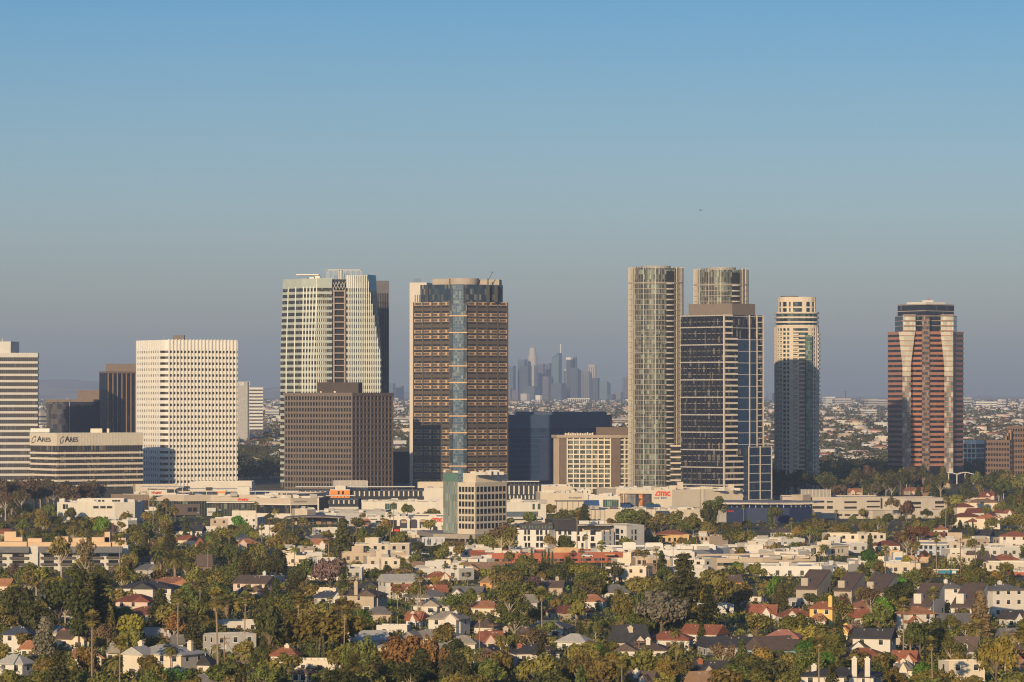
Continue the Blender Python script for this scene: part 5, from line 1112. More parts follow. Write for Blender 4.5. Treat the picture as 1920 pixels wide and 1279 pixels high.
# ------------------------------------------------------------------ houses among the trees
WALLS = {'white': M('house_white', (.61,.565,.495), .85, .06, .4), 'cream': M('house_cream', (.66,.57,.44), .85, .07, .4), 'yellow': M('house_yellow', (.68,.47,.14), .85, .07, .4), 'pink': M('house_pink', (.60,.46,.38), .85, .07, .4),
 'tan': M('house_tan', (.44,.36,.27), .85, .08, .4), 'grey': M('house_grey', (.44,.42,.40), .85, .07, .4), 'blue': M('house_blue', (.24,.40,.46), .85, .06, .4), 'palegrey': M('house_siding', (.58,.56,.51), .85, .06, .4), 'orange': M('house_orange', (.62,.34,.13), .85, .08, .4), 'brown': M('house_brown', (.22,.16,.12), .85, .1, .4)}
ROOFS = {'red': ROOF('clay_tile', (.30,.115,.068), .5, .35), 'orange': ROOF('orange_tile', (.38,.175,.095), .5, .35), 'darkred': ROOF('old_tile', (.20,.075,.05), .5, .3), 'grey': ROOF('grey_shingle', (.17,.16,.155), .34, .25), 'dark': ROOF('dark_shingle', (.065,.062,.066), .34, .3),
 'brown': ROOF('brown_shingle', (.13,.095,.08), .34, .3), 'beige': ROOF('beige_shingle', (.32,.28,.23), .34, .2), 'pale': ROOF('pale_shingle', (.45,.43,.39), .34, .18), 'pinkred': ROOF('faded_tile', (.40,.18,.13), .5, .25), 'navy': ROOF('blue_grey_shingle', (.07,.085,.115), .34, .25), 'tan': ROOF('tan_shingle', (.34,.21,.13), .34, .25)}
TRIM = M('white_trim', (.72,.70,.65), .7, .04); BRICK = M('brick_chimney', (.34,.13,.075), .9, .2, 1.5); DOORM = M('house_door', (.12,.07,.045), .6, .1)
def _unit(name, w, h, d, mat):
    m = MB(); m.box(-w/2, w/2, -d, .06, -h/2, h/2); return m.mesh(name, (0,0,0), [mat])
PANE = _unit('window', 1.05, 1.25, .03, WG); FRAME = _unit('frame', 1.35, 1.55, .012, TRIM); PANE2 = _unit('window', 1.7, 1.25, .03, WG); FRAME2 = _unit('frame', 2.0, 1.55, .012, TRIM); DOOR = _unit('door', 1.05, 2.1, .04, DOORM)
HOUSES = []; FRONTS = []
def gable(m, L_, d, z, h, ov=.45, along='x', hip=0.0, cx=0, cy=0):
    """roof solid over a L_ x d box; ridge along x or y; hip = inset of the ridge ends"""
    a, b = (L_/2+ov, d/2+ov) if along == 'x' else (d/2+ov, L_/2+ov)
    T = (lambda x, y, zz: (cx+x, cy+y, zz)) if along == 'x' else (lambda x, y, zz: (cx-y, cy+x, zz))
    k = a-hip if hip else a; e = [(-a, -b), (a, -b), (a, b), (-a, b)]; zz = z-.12; tt = z+.1
    bo = [T(*p, zz) for p in e]; to = [T(*p, tt) for p in e]; r0, r1 = T(-k, 0, tt+h), T(k, 0, tt+h)
    m.poly(list(reversed(bo)))
    for i in (0, 2): m.poly([bo[i], bo[(i+1) % 4], to[(i+1) % 4], to[i]])
    for i in (1, 3): m.poly([bo[i], bo[(i+1) % 4], to[(i+1) % 4], to[i]])
    m.poly([to[0], to[1], r1, r0]); m.poly([to[2], to[3], r0, r1])
    m.poly([to[1], to[2], r1]); m.poly([to[3], to[0], r0])
def gwall(m, L_, d, z, h, along='x', cx=0, cy=0, gab=True):
    """wall box with gable ends"""
    a, b = L_/2, d/2
    m.prism([(cx-a, cy-b), (cx+a, cy-b), (cx+a, cy+b), (cx-a, cy+b)], 0, z)
    if gab and h > .3:
        if along == 'x':
            for s in (-1, 1):
                q = [(cx+s*a, cy-b, z), (cx+s*a, cy+b, z), (cx+s*a, cy, z+h*.93)]; m.poly(q if s > 0 else q[::-1])
        else:
            for s in (-1, 1):
                q = [(cx-a, cy+s*b, z), (cx+a, cy+s*b, z), (cx, cy+s*b, z+h*.93)]; m.poly(q[::-1] if s > 0 else q)
def house(px, yt, wpx, st, roof, wall, rcol, yaw, label, ph=None, chim=(), dr=.72, wing=None, group=None, kp=.68, rise=None, dormer=0):
    rise = rise if rise is not None else {'hip': 1.9, 'gable': 2.3, 'gfront': 2.6, 'flat': .0, 'steep': 4.2}[roof]
    eave = 2.6*st+.15; H = eave+rise+(.5 if roof == 'flat' else .1)
    D = (CAMZ-H)*F/(yt-HZ); th = R(yaw); W = wpx*D/F
    Lx = W/(abs(math.cos(th))+dr*abs(math.sin(th))); d = dr*Lx
    x, y = P(px, D); y += d*.5
    r = thing('house', label, 'house', (x, y, gz(D)), th, group, world=False)
    wm = WALLS[wall]; rm = ROOFS.get(rcol)
    def add(name, mb, mat, par=r): return link(name, mb.mesh(name, (0,0,0), [mat]), par)
    m = MB(); along = 'y' if roof == 'gfront' else 'x'
    if roof == 'flat':
        m.prism([(-Lx/2,-d/2),(Lx/2,-d/2),(Lx/2,d/2),(-Lx/2,d/2)], 0, eave+.5, cap=False)
        i = .3; o_ = [(-Lx/2,-d/2),(Lx/2,-d/2),(Lx/2,d/2),(-Lx/2,d/2)]; n_ = [(-Lx/2+i,-d/2+i),(Lx/2-i,-d/2+i),(Lx/2-i,d/2-i),(-Lx/2+i,d/2-i)]
        for k in range(4):
            a, b, c, e = o_[k], o_[(k+1)%4], n_[(k+1)%4], n_[k]; m.poly([(*a, eave+.5), (*b, eave+.5), (*c, eave+.5), (*e, eave+.5)]); m.poly([(*e, eave+.5), (*c, eave+.5), (*c, eave), (*e, eave)])
        add('wall', m, wm); m2 = MB(); m2.poly([(*p, eave) for p in n_]); ro = add('roof', m2, ROOFW if rcol in ('pale', 'white') else ROOFG)
    else:
        gwall(m, Lx, d, eave, rise, along, gab=roof != 'hip'); add('wall', m, wm)
        m2 = MB()
        if roof == 'hip': gable(m2, Lx, d, eave, rise, .55, 'x', hip=min(d/2+.5, Lx/2*.92))
        elif along == 'x': gable(m2, Lx, d, eave, rise)
        else: gable(m2, d, Lx, eave, rise, along='y')
        ro = add('roof', m2, rm)
    rr = random.Random(int(px*31+yt))
    # front or side wing
    wg = wing
    if wg is None and roof != 'flat': wg = rr.choice(['l', 'r', 'c', None])
    s2 = 1 if yaw >= 0 else -1
    if wg:
        wl = Lx*.36; wd = d*.34; cx = {'l': -Lx*.29, 'r': Lx*.29, 'c': Lx*.05}[wg]; e2 = min(eave, 2.9*(1 if st == 1 or rr.random() < .6 else st)+.1)
        h2 = min(rise, 1.7); m = MB(); gwall(m, wl, wd+2, e2, h2, 'y', cx, -d/2-wd/2+1); add('wing_wall', m, wm)
        m = MB(); gable(m, wd+2, wl, e2, h2, .4, 'y', 0, cx, -d/2-wd/2+1); add('wing_roof', m, rm)
        if D < 1500:
            w = link('window', PANE2, r, (cx, -d/2-wd-.0, 1.5))
            if D < 1250: link('frame', FRAME2, w)
    for k in range(dormer):
        u = Lx*(-.25+.5*(k+.5)/dormer*1.0) if dormer > 1 else 0
        m = MB(); gwall(m, 1.6, 2.4, 1.3, .7, 'y'); dm = add('dormer', m, wm); dm.location = (u, -d*.28, eave+.15)
        m = MB(); gable(m, 2.4, 1.6, 1.3, .7, .25, 'y'); add('dormer_roof', m, rm, dm)
        link('window', PANE, dm, (0, -1.2, .75))
    # windows on the two visible faces, door on the front
    if D < 1900:
        n = max(2, int(Lx/3.4)); dk = n//2
        for s in range(st):
            zc = 1.55+2.9*s
            for k in range(n):
                u = -Lx/2+Lx*(k+.5)/n
                if wg and s == 0 and abs(u-{'l': -Lx*.29, 'r': Lx*.29, 'c': Lx*.05}[wg]) < Lx*.2: continue
                if s == 0 and k == dk: link('door', DOOR, r, (u, -d/2, 1.05)); continue
                w = link('window', PANE, r, (u, -d/2, zc))
                if D < 1250: link('frame', FRAME, w)
        if abs(yaw) > 8:
            for s in range(st):
                for k in range(max(1, int(d/4))):
                    v = -d/2+d*(k+.5)/max(1, int(d/4)); w = link('window', PANE, r, (-s2*Lx/2, v, 1.55+2.9*s), -s2*math.pi/2)
                    if D < 1250: link('frame', FRAME, w)
    for c in chim:
        u, v, mt, hh = c; m = MB(); m.box(-.55, .55, -.45, .45, 0, hh); m.box(-.65, .65, -.55, .55, hh-.35, hh-.15); m.box(-.3, .3, -.25, .25, hh, hh+.3)
        ch = link('chimney', m.mesh('chimney', (0,0,0), [BRICK if mt == 'b' else wm]), ro); ch.location = (u*Lx, v*d, H-rise*.75-hh*.35)
    if D < 1500:                                         # small roof vents
        for k in range(rr.randint(1, 3)):
            m = MB(); m.box(-.12, .12, -.12, .12, 0, .7); v = link('vent', m.mesh('vent', (0,0,0), [GREY]), ro); v.location = (rr.uniform(-.3, .3)*Lx, -.12*d, eave+rise*.62)
    hpx = (H*.86)/D*F
    keep(px-wpx*.46, px+wpx*.46, yt, yt+hpx*kp, D)
    FOOT.append((x, y, max(Lx, d)*.52+.8)); 
    if Lx > 1.5*d: FOOT.extend([(x-Lx*.28*math.cos(th), y-Lx*.28*math.sin(th), d*.5+.8), (x+Lx*.28*math.cos(th), y+Lx*.28*math.sin(th), d*.5+.8)])
    if ph: land(ph, px, yt+hpx*.45, D)
    HOUSES.append((px, yt, D)); FRONTS.append((x, y, Lx, d, th)); return r
C_ = lambda u, v=0, m='w', h=2.6: (u, v, m, h)
H_ = [
 # near rows, left to right
 (26, 1228, 66, 2, 'hip', 'palegrey', 'pale', -24, 'large pale grey clapboard two storey house in the bottom left corner', 'the pale grey corner house', (), None),
 (34, 1175, 58, 2, 'hip', 'white', 'navy', -12, 'white two storey house with blue grey hip roof in shade at the left edge', 'the white house with blue grey roof', (), None),
 (53, 1201, 28, 1, 'hip', 'cream', 'orange', -10, 'small orange tiled cottage tucked below the blue grey roofed house', 'the small orange tiled cottage', (), None),
 (143, 1181, 78, 1, 'gable', 'cream', 'brown', -18, 'low brown shingle ranch house with broad brick chimney and cream gable', 'the brown shingle ranch house', (C_(-.42, 0, 'b', 2.6),), 'r'),
 (151, 1218, 80, 1, 'hip', 'cream', 'orange', 8, 'long orange tiled bungalow half hidden by a russet tree', 'the long orange tiled bungalow', (), None),
 (211, 1203, 28, 1, 'gfront', 'cream', 'beige', 12, 'tiny cream gabled garage with pale beige roof', 'the tiny cream gabled garage', (), False),
 (53, 1144, 54, 1, 'gable', 'brown', 'darkred', 0, 'dim old red roofed house lost in the shade of dark trees', 'the dim old red roofed house', (C_(.4, 0, 'b'),), None),
 (8, 1085, 36, 1, 'gable', 'cream', 'orange', -20, 'cream villa with orange tile gable cut by the left edge', 'the orange tiled villa at the left edge', (), None),
 (80, 1108, 24, 1, 'gfront', 'white', 'grey', 14, 'small white gable peeping out between dark trees', 'the small white gable', (), False),
 (168, 1092, 24, 1, 'gable', 'pink', 'orange', -15, 'small pink house with tall pink chimney behind dark trees', None, (C_(-.35, 0, 'w', 4.5),), False),
 (274, 1091, 116, 2, 'hip', 'white', 'dark', -8, 'wide white two storey house under a low nearly black hip roof', 'the wide white house with black roof', (), None),
 (254, 1115, 76, 2, 'hip', 'pink', 'darkred', -10, 'pinkish stucco house with dark red tile roof and arched door', 'the pinkish house with dark red roof', (), 'r'),
 (310, 1211, 140, 2, 'hip', 'cream', 'pale', -28, 'large cream house with gabled dormers and two square white chimneys', 'the large cream house with two chimneys', (C_(-.42, -.2, 'w', 3.2), C_(.40, .1, 'w', 3.4)), 'l'),
 (366, 1222, 78, 1, 'hip', 'white', 'dark', -14, 'white cottage under a big dark pyramid shingle roof', 'the dark pyramid roofed cottage', (), False, 2.9),
 (428, 1189, 102, 2, 'flat', 'grey', 'pale', 26, 'plain grey white modern box house with flat roof', 'the flat roofed grey box house', (), False),
 (398, 1265, 48, 1, 'gable', 'orange', 'grey', 0, 'low rust brick house at the very bottom under the palm trunk', None, (C_(.0, 0, 'b', 1.6),), False),
 (478, 1080, 84, 2, 'gable', 'pink', 'brown', -24, 'tall pale pink gabled house with brown roof and small windows', 'the pale pink gabled house', (), 'r'),
 (456, 1101, 26, 1, 'gfront', 'grey', 'dark', 18, 'small dark slate gable in front of the pale pink house', None, (), False),
 (322, 1083, 100, 1, 'hip', 'pink', 'orange', -4, 'rambling orange tiled villa between two date palms', 'the rambling orange tiled villa', (C_(.12, 0, 'w', 2),), None),
 (332, 1190, 22, 1, 'gable', 'white', 'grey', 20, 'tiny white shed roof among yellow green shrubs', None, (), False),
 (535, 1214, 56, 1, 'hip', 'cream', 'red', -12, 'white walled cottage with little red tile roof and square chimney', 'the little red tiled cottage', (C_(.05, 0, 'w', 3),), None),
 (602, 1238, 100, 1, 'flat', 'cream', 'pale', -4, 'low flat white pool house behind a row of thin cypresses', 'the low flat white pool house', (), False),
 (565, 1253, 36, 2, 'hip', 'tan', 'brown', -20, 'small square tan house with two shuttered windows at the bottom edge', 'the small square tan house', (), False, 1.0),
 (680, 1104, 88, 2, 'hip', 'tan', 'brown', -16, 'taupe house with dark hip roof and one tall tan chimney', 'the taupe house with tall chimney', (C_(-.06, -.5, 'w', 5.5),), 'r'),
 (614, 1108, 52, 1, 'hip', 'white', 'navy', 14, 'blue black roofed bungalow left of the taupe house', 'the blue black roofed bungalow', (), None),
 (748, 1077, 80, 2, 'gable', 'white', 'pale', 20, 'white modern house with wide pale low pitched roof', 'the white house with wide pale roof', (), False),
 (700, 1090, 70, 1, 'hip', 'white', 'dark', -10, 'white bungalow with long dark shingle roof in front of the pale roofed house', 'the long dark shingle roof', (), None),
 (600, 1103, 60, 1, 'flat', 'cream', 'pale', 0, 'low cream flat roofed strip behind the blue black roof', None, (), False),
 (712, 1138, 58, 1, 'hip', 'tan', 'grey', -12, 'low tan garage wing below the taupe house', None, (), False),
 (692, 1183, 74, 1, 'gable', 'white', 'pale', 22, 'white cottage with pale roof mostly hidden by dense green trees', 'the pale roofed hidden cottage', (), False),
 (756, 1095, 42, 1, 'gable', 'white', 'red', 16, 'white cottage with short red tile roof left of a twin', 'the short red tile roof', (C_(.3, 0, 'w', 2),), None),
 (818, 1097, 40, 1, 'gable', 'white', 'red', 12, 'red tile ridge with white chimney beside the short red roof', None, (C_(-.3, 0, 'w', 2.4),), None),
 (803, 1107, 90, 1, 'hip', 'white', 'grey', 14, 'white bungalow with bay window and broad grey shingle roof', 'the white bungalow with bay window', (), 'l'),
 (880, 1100, 62, 1, 'gable', 'white', 'grey', -14, 'white gable ended house with blue grey roof and small chimney', 'the blue grey gabled house', (C_(-.1, 0, 'w', 2),), 'l'),
 (912, 1127, 66, 1, 'hip', 'cream', 'orange', -10, 'cream villa under a bright orange tile hip roof with skylights', 'the bright orange hip roofed villa', (), False),
 (780, 1147, 38, 1, 'gable', 'white', 'red', -24, 'small white cottage with dark red tiles behind palms', 'the small dark red tiled cottage', (C_(-.2, 0, 'w', 2.2),), None),
 (842, 1147, 78, 2, 'hip', 'white', 'beige', -22, 'white two storey house with beige hip roof and lower front wing', 'the white house with beige hip roof', (C_(.3, -.3, 'w', 2.2),), 'r'),
 (904, 1162, 66, 1, 'hip', 'white', 'brown', -18, 'white bungalow with brown grey hip roof and band of little windows', 'the brown grey hip roofed bungalow', (), False),
 (869, 1192, 56, 1, 'hip', 'white', 'beige', -10, 'white bungalow with beige hip roof behind a round green tree', 'the beige hip roofed bungalow', (), False),
 (924, 1184, 60, 1, 'gable', 'pink', 'red', 20, 'red tiled house with a tall tan chimney at its right end', 'the red tiled house with tan chimney', (C_(.45, -.2, 'w', 4),), 'l'),
 (918, 1081, 36, 1, 'hip', 'orange', 'tan', -8, 'ochre house with red trim peeping between palms', None, (), False),
 (1030, 1164, 92, 1, 'hip', 'white', 'grey', -14, 'long grey shingle ranch house with small white gable end', 'the long grey shingle ranch house', (), 'r'),
 (1078, 1189, 66, 1, 'hip', 'white', 'pale', -22, 'white bungalow with very pale flat hip roof and blue door', 'the white bungalow with pale hip roof', (), False),
 (1112, 1115, 52, 1, 'hip', 'white', 'orange', -12, 'white walled house with neat orange tile roof below tall palm', 'the neat orange tiled house', (), False),
 (1154, 1096, 50, 1, 'hip', 'white', 'grey', 10, 'small white house with wide grey pyramid roof and blue vent', 'the grey pyramid roofed house', (), False, 2.4),
 (1030, 1088, 60, 1, 'gable', 'tan', 'brown', -8, 'brown shingle house with two stout tan chimneys', 'the house with two stout tan chimneys', (C_(-.25, 0, 'w', 3.2), C_(.28, 0, 'w', 4)), None),
 (986, 1175, 32, 1, 'hip', 'orange', 'brown', 10, 'little tan house with brown barrel roof', None, (), False),
 (1181, 1172, 76, 1, 'steep', 'cream', 'dark', 26, 'big cream English gabled house with slate roof and two striped chimneys', 'the big cream gabled house', (C_(-.32, .1, 'w', 4), C_(-.05, -.2, 'w', 4)), 'c'),
 (1206, 1204, 104, 1, 'hip', 'white', 'brown', -6, 'low white bungalow with brown roofs and a big square white chimney', 'the low bungalow with big white chimney', (C_(.12, -.2, 'w', 3.4),), 'l'),
 (1258, 1185, 88, 1, 'hip', 'white', 'red', -10, 'white ranch house with wide rust red hip roof and deep eaves', 'the wide rust red hip roof', (), False),
 (1322, 1172, 90, 1, 'gable', 'white', 'red', -28, 'white house with large plain red roof and two gable windows', 'the large plain red roofed house', (), False),
 (1366, 1195, 110, 1, 'gable', 'grey', 'dark', 12, 'long charcoal roof with a cream chimney behind bare branches', 'the long charcoal roof', (C_(.45, 0, 'w', 3),), None),
 (1456, 1194, 110, 1, 'gable', 'blue', 'brown', 30, 'light blue clapboard house with brown roof and tiny gable windows', 'the light blue house', (C_(-.45, 0, 'w', 2.4),), False, 3.2),
 (1334, 1240, 70, 1, 'gable', 'tan', 'dark', 18, 'dark roofed bungalow with a red brick chimney', 'the dark bungalow with brick chimney', (C_(-.4, -.1, 'b', 3.2),), 'l'),
 (1314, 1259, 52, 1, 'gable', 'cream', 'tan', 26, 'small cream gabled garage with tan orange roof at the bottom', 'the tan orange roofed garage', (), False),
 (1204, 1259, 66, 1, 'gable', 'white', 'brown', -26, 'white gabled cottage with brown roof and white chimney at the bottom', 'the brown roofed cottage at the bottom', (C_(-.1, -.3, 'w', 3),), 'r'),
 (1412, 1103, 54, 1, 'gable', 'white', 'dark', -20, 'small white house with charcoal gable and brick chimney stack', 'the small charcoal gabled house', (C_(-.35, 0, 'b', 2.6),), None),
 (1421, 1133, 40, 1, 'gable', 'white', 'red', -14, 'little white cottage with short red roof below the charcoal gable', None, (), False),
 (1546, 1128, 54, 2, 'hip', 'yellow', 'red', -24, 'bright yellow house with steep red tile roof and yellow chimney', 'the bright yellow house', (C_(.4, -.4, 'w', 4.5),), False),
 (1492, 1142, 68, 1, 'hip', 'white', 'red', 14, 'white house with long red tile roof left of the yellow house', 'the long red roof beside the yellow house', (), None),
 (1536, 1150, 32, 1, 'hip', 'white', 'orange', -14, 'small glazed garden room with bright orange roof', None, (), False),
 (1612, 1142, 44, 1, 'gable', 'white', 'red', 24, 'white gabled cottage with red roof left of the vivid green tree', 'the white gabled red roofed cottage', (C_(.4, 0, 'w', 1.8),), None),
 (1471, 1181, 72, 2, 'hip', 'tan', 'pinkred', -16, 'tan house with broad faded pink red hip roof above the light blue house', 'the faded pink red hip roof', (), False),
 (1588, 1171, 62, 1, 'hip', 'yellow', 'orange', -20, 'cluster of orange tile roofs with pale yellow gables', 'the orange roofs with yellow gables', (C_(.0, 0, 'w', 2),), 'c'),
 (1642, 1179, 84, 2, 'gable', 'white', 'dark', -18, 'white farmhouse style house with charcoal roof and front gables', 'the white farmhouse with charcoal roof', (), 'l'),
 (1618, 1196, 52, 1, 'gable', 'grey', 'brown', 20, 'grey shingled gable house below the white farmhouse', 'the grey shingled gable', (), False),
 (1622, 1216, 92, 1, 'hip', 'cream', 'red', -22, 'cream house with scarlet tile roof behind a spreading oak', 'the scarlet roofed cream house', (), None),
 (1582, 1254, 156, 2, 'hip', 'white', 'dark', -14, 'large white house with charcoal hip roof and tall twin chimneys at the bottom', 'the large white house at the bottom', (C_(.24, -.5, 'w', 5.5), C_(.42, -.5, 'w', 5.5), C_(-.38, 0, 'w', 2.4)), False, 1.6),
 (1699, 1220, 52, 1, 'gable', 'pink', 'red', -20, 'long red clay roof behind a leaning palm', 'the long red clay roof', (), None),
 (1494, 1122, 40, 1, 'flat', 'grey', 'grey', 10, 'dark grey flat roofed studio below the hedge', None, (), False),
 (1438, 1134, 42, 1, 'gable', 'white', 'red', -10, 'white cottage with red roof half hidden left of the dark cypresses', None, (), None),
 (1719, 1137, 70, 2, 'hip', 'white', 'orange', 24, 'white two storey house with orange tile hip roof and arched porch', 'the white house with arched porch', (), 'l'),
 (1786, 1151, 72, 1, 'gable', 'grey', 'grey', 8, 'long grey shed roof behind trees below the white terraces', None, (), False),
 (1812, 1194, 46, 1, 'steep', 'grey', 'brown', -12, 'brown steep roofed cottage with a little blue dormer', 'the brown steep roofed cottage', (), False, 3.4, 1),
 (1806, 1240, 84, 2, 'flat', 'cream', 'pale', 16, 'cream modern house with large windows and flat roof at the bottom right', 'the cream modern house', (), False),
 (1697, 1239, 46, 1, 'hip', 'cream', 'grey', -16, 'small grey roofed bungalow with white chimney left of a round tree', 'the small grey roofed bungalow', (C_(.0, -.4, 'w', 2.4),), None),
 (1900, 1144, 48, 1, 'gable', 'white', 'dark', 22, 'white gabled house with dark roof cut by the right edge', 'the white gabled house at the right edge', (), None),
 (1904, 1226, 40, 1, 'hip', 'white', 'red', -10, 'red roofed white cottage low at the right edge', None, (), False),
 (1893, 1178, 42, 1, 'gable', 'grey', 'grey', 16, 'grey gabled roof between palms near the right edge', None, (), False),
 (1908, 1237, 34, 1, 'gable', 'pink', 'tan', 26, 'tan roofed pink house low at the right edge', None, (), False),
 # upper rows
 (352, 986, 62, 1, 'gable', 'white', 'dark', -6, 'white gabled chapel like house below the tall shopping centre palms', 'the white gabled house below the mall', (), 'c'),
 (350, 1004, 60, 1, 'hip', 'cream', 'red', -12, 'cream house with red tile roof behind cypress and date palm', 'the red roof behind the date palm', (), None),
 (374, 1008, 20, 1, 'gfront', 'orange', 'red', 10, 'small vivid orange stucco gable', None, (), False),
 (462, 1010, 44, 1, 'hip', 'pink', 'orange', 14, 'low orange red roof with white ridge right of a palm', 'the low orange red roof', (), None),
 (455, 1001, 30, 1, 'gfront', 'grey', 'navy', 20, 'small blue slate gable above the low orange roof', None, (), False),
 (277, 1043, 34, 1, 'hip', 'white', 'brown', -16, 'white cottage with brown pyramid roof beside bare shrubs', 'the white cottage with brown roof', (), False),
 (382, 1040, 30, 1, 'steep', 'brown', 'brown', 14, 'dark brown gambrel roofed house with white framed window', 'the dark brown gambrel house', (), False),
 (372, 1056, 26, 1, 'flat', 'orange', 'pale', 8, 'tiny ochre flat roofed annexe below the brown gambrel house', None, (), False),
 (600, 1010, 34, 1, 'gable', 'white', 'orange', -12, 'small white house with orange roof left of the dark conifer', 'the small orange roof by the conifer', (), None),
 (505, 985, 40, 2, 'flat', 'white', 'pale', -8, 'white flat roofed apartments below the beige corner store', 'the white flats below the corner store', (), False),
 (612, 990, 56, 2, 'flat', 'white', 'pale', 14, 'white flat roofed house left of the conifer top', None, (), False),
 (448, 970, 90, 2, 'flat', 'white', 'pale', -10, 'white stucco flats with brown balcony in front of the beige shopping centre', 'the white stucco flats', (), False),
 (410, 973, 36, 2, 'flat', 'tan', 'pale', 6, 'tan flats with brown balconies under the white banner', None, (), False),
 (610, 1046, 50, 2, 'flat', 'white', 'pale', 18, 'white blocky house beside a purple brown tree', 'the white blocky house', (), False),
 (730, 1048, 40, 2, 'flat', 'cream', 'pale', 12, 'cream blocky house with ladder below the white cinema', None, (), False),
 (690, 1060, 70, 1, 'flat', 'white', 'pale', 4, 'low white flat roofs in a row below the dark trees', 'the low white flat roofs', (), False),
 (783, 1053, 52, 1, 'hip', 'white', 'tan', -6, 'low white house with tan tile hip roof below the billboard', None, (), False),
 (830, 1050, 30, 1, 'flat', 'cream', 'pale', 0, 'small cream flat house with red ledge below the office block', None, (), False),
 (820, 1072, 44, 1, 'hip', 'cream', 'red', 10, 'cream cottage with red roof behind the bushy palms', None, (), None),
 (910, 1055, 80, 1, 'gable', 'orange', 'tan', -8, 'long ochre house with rust roof below the brick red building', 'the long ochre house with rust roof', (), None),
 (1180, 1063, 90, 2, 'flat', 'cream', 'pale', -14, 'cream and ochre flats with blue tarpaulin below the brick red building', 'the cream and ochre flats', (), False),
 (1222, 1057, 34, 2, 'flat', 'brown', 'pale', 14, 'dark brick flats right of the three fan palms', None, (), False),
 (1372, 1078, 40, 1, 'gable', 'orange', 'brown', 18, 'orange stucco gabled house right of the broad green tree', None, (), False),
 (1462, 1035, 30, 1, 'gable', 'grey', 'dark', -18, 'small grey gabled house left of the cream boxy apartments', None, (), False),
 (1466, 990, 40, 1, 'hip', 'white', 'brown', 14, 'white bungalow with brown hip roof right of the lone fan palm', 'the bungalow by the lone fan palm', (), False),
 (1665, 1014, 60, 1, 'hip', 'white', 'darkred', -12, 'white house with dull red roofs behind the bright tree clump', 'the dull red roofs', (), None),
 (1760, 985, 36, 1, 'hip', 'white', 'orange', 12, 'small orange roofed house below the red tiled villas', None, (), False),
 (1758, 998, 40, 1, 'gable', 'white', 'darkred', -20, 'dark red roofed house in the trees below the villas', None, (), None),
 (1905, 997, 60, 2, 'hip', 'white', 'red', -10, 'white two storey house with thin red roof at the right edge', 'the white house at the right edge', (), False),
 (1870, 1020, 50, 1, 'flat', 'white', 'pale', 14, 'white flat house with chimney wall right of tall cypresses', None, (C_(.4, 0, 'w', 2),), False),
 (1850, 1043, 56, 1, 'hip', 'cream', 'brown', -10, 'brown roofed cream bungalow above the yellow panelled apartments', None, (), False),
 (1835, 1033, 40, 1, 'gable', 'white', 'brown', 8, 'white walled cottage with brown gable behind a utility pole', None, (), False),
 (1885, 1040, 50, 1, 'hip', 'cream', 'red', 6, 'red tile hip roof at the right edge above grey flats', None, (), False),
]
for h in H_:
    px, yt, w, st, rf, wl, rc, yaw, lab, ph, ch, wing = h[:12]
    house(px, yt, w, st, rf, wl, rc, yaw, lab, ph, ch, wing=wing, rise=h[12] if len(h) > 12 else None, dormer=h[13] if len(h) > 13 else 0)
# red tiled villas at the right below the pink tower
V_ = [(1845, 936, 74, 2, 'hip', 'cream', 'tan', -8, 'large ochre villa with broad tan tile roof in the middle of the villa cluster', 'the large ochre villa'), (1808, 944, 36, 2, 'hip', 'cream', 'darkred', 10, 'leftmost red tiled villa of the cluster beside the car park', 'the leftmost red tiled villa'), (1812, 962, 62, 2, 'hip', 'cream', 'darkred', -12, 'front villa of the cluster with low dark red roof and long cream wall', 'the front red tiled villa'),
 (1858, 962, 50, 2, 'gfront', 'cream', 'red', -16, 'gabled red villa at the front right of the cluster', None), (1835, 926, 46, 2, 'hip', 'pink', 'red', 14, 'rear villa of the cluster with bright red roof', 'the rear bright red villa'), (1855, 922, 30, 1, 'gable', 'pink', 'darkred', -20, 'small rear villa with dark red gable beside tall trees', None), (1829, 953, 34, 2, 'gable', 'white', 'darkred', 20, 'white gabled villa squeezed between ochre and front villas', None),
 (1890, 955, 22, 2, 'hip', 'white', 'red', 8, 'narrow white villa with red roof right of the cluster', None), (1872, 955, 26, 2, 'hip', 'white', 'darkred', -10, 'white villa with red roof just left of the narrow one', None), (1722, 914, 50, 1, 'gable', 'pink', 'orange', 14, 'orange roofed house on the slope above the car park', 'the orange roofed slope house'), (1740, 924, 34, 1, 'gable', 'cream', 'tan', -18, 'tan roofed house on the slope beside the orange roofed one', None), (1603, 916, 26, 1, 'gable', 'pink', 'orange', 10, 'small orange roof among tall brown trees above the car park', None), (1878, 879, 34, 1, 'flat', 'cream', 'pale', -8, 'cream flat roofed pavilion below the brown stepped block', None), (1905, 893, 40, 2, 'flat', 'cream', 'pale', 6, 'cream flats at the right edge below the brown stepped block', None), (1774, 902, 16, 1, 'gfront', 'tan', 'tan', 10, 'small tan gable below the pale arched canopy', None)]
for v in V_: house(*v, group='red tiled villas on the right slope', kp=.75)
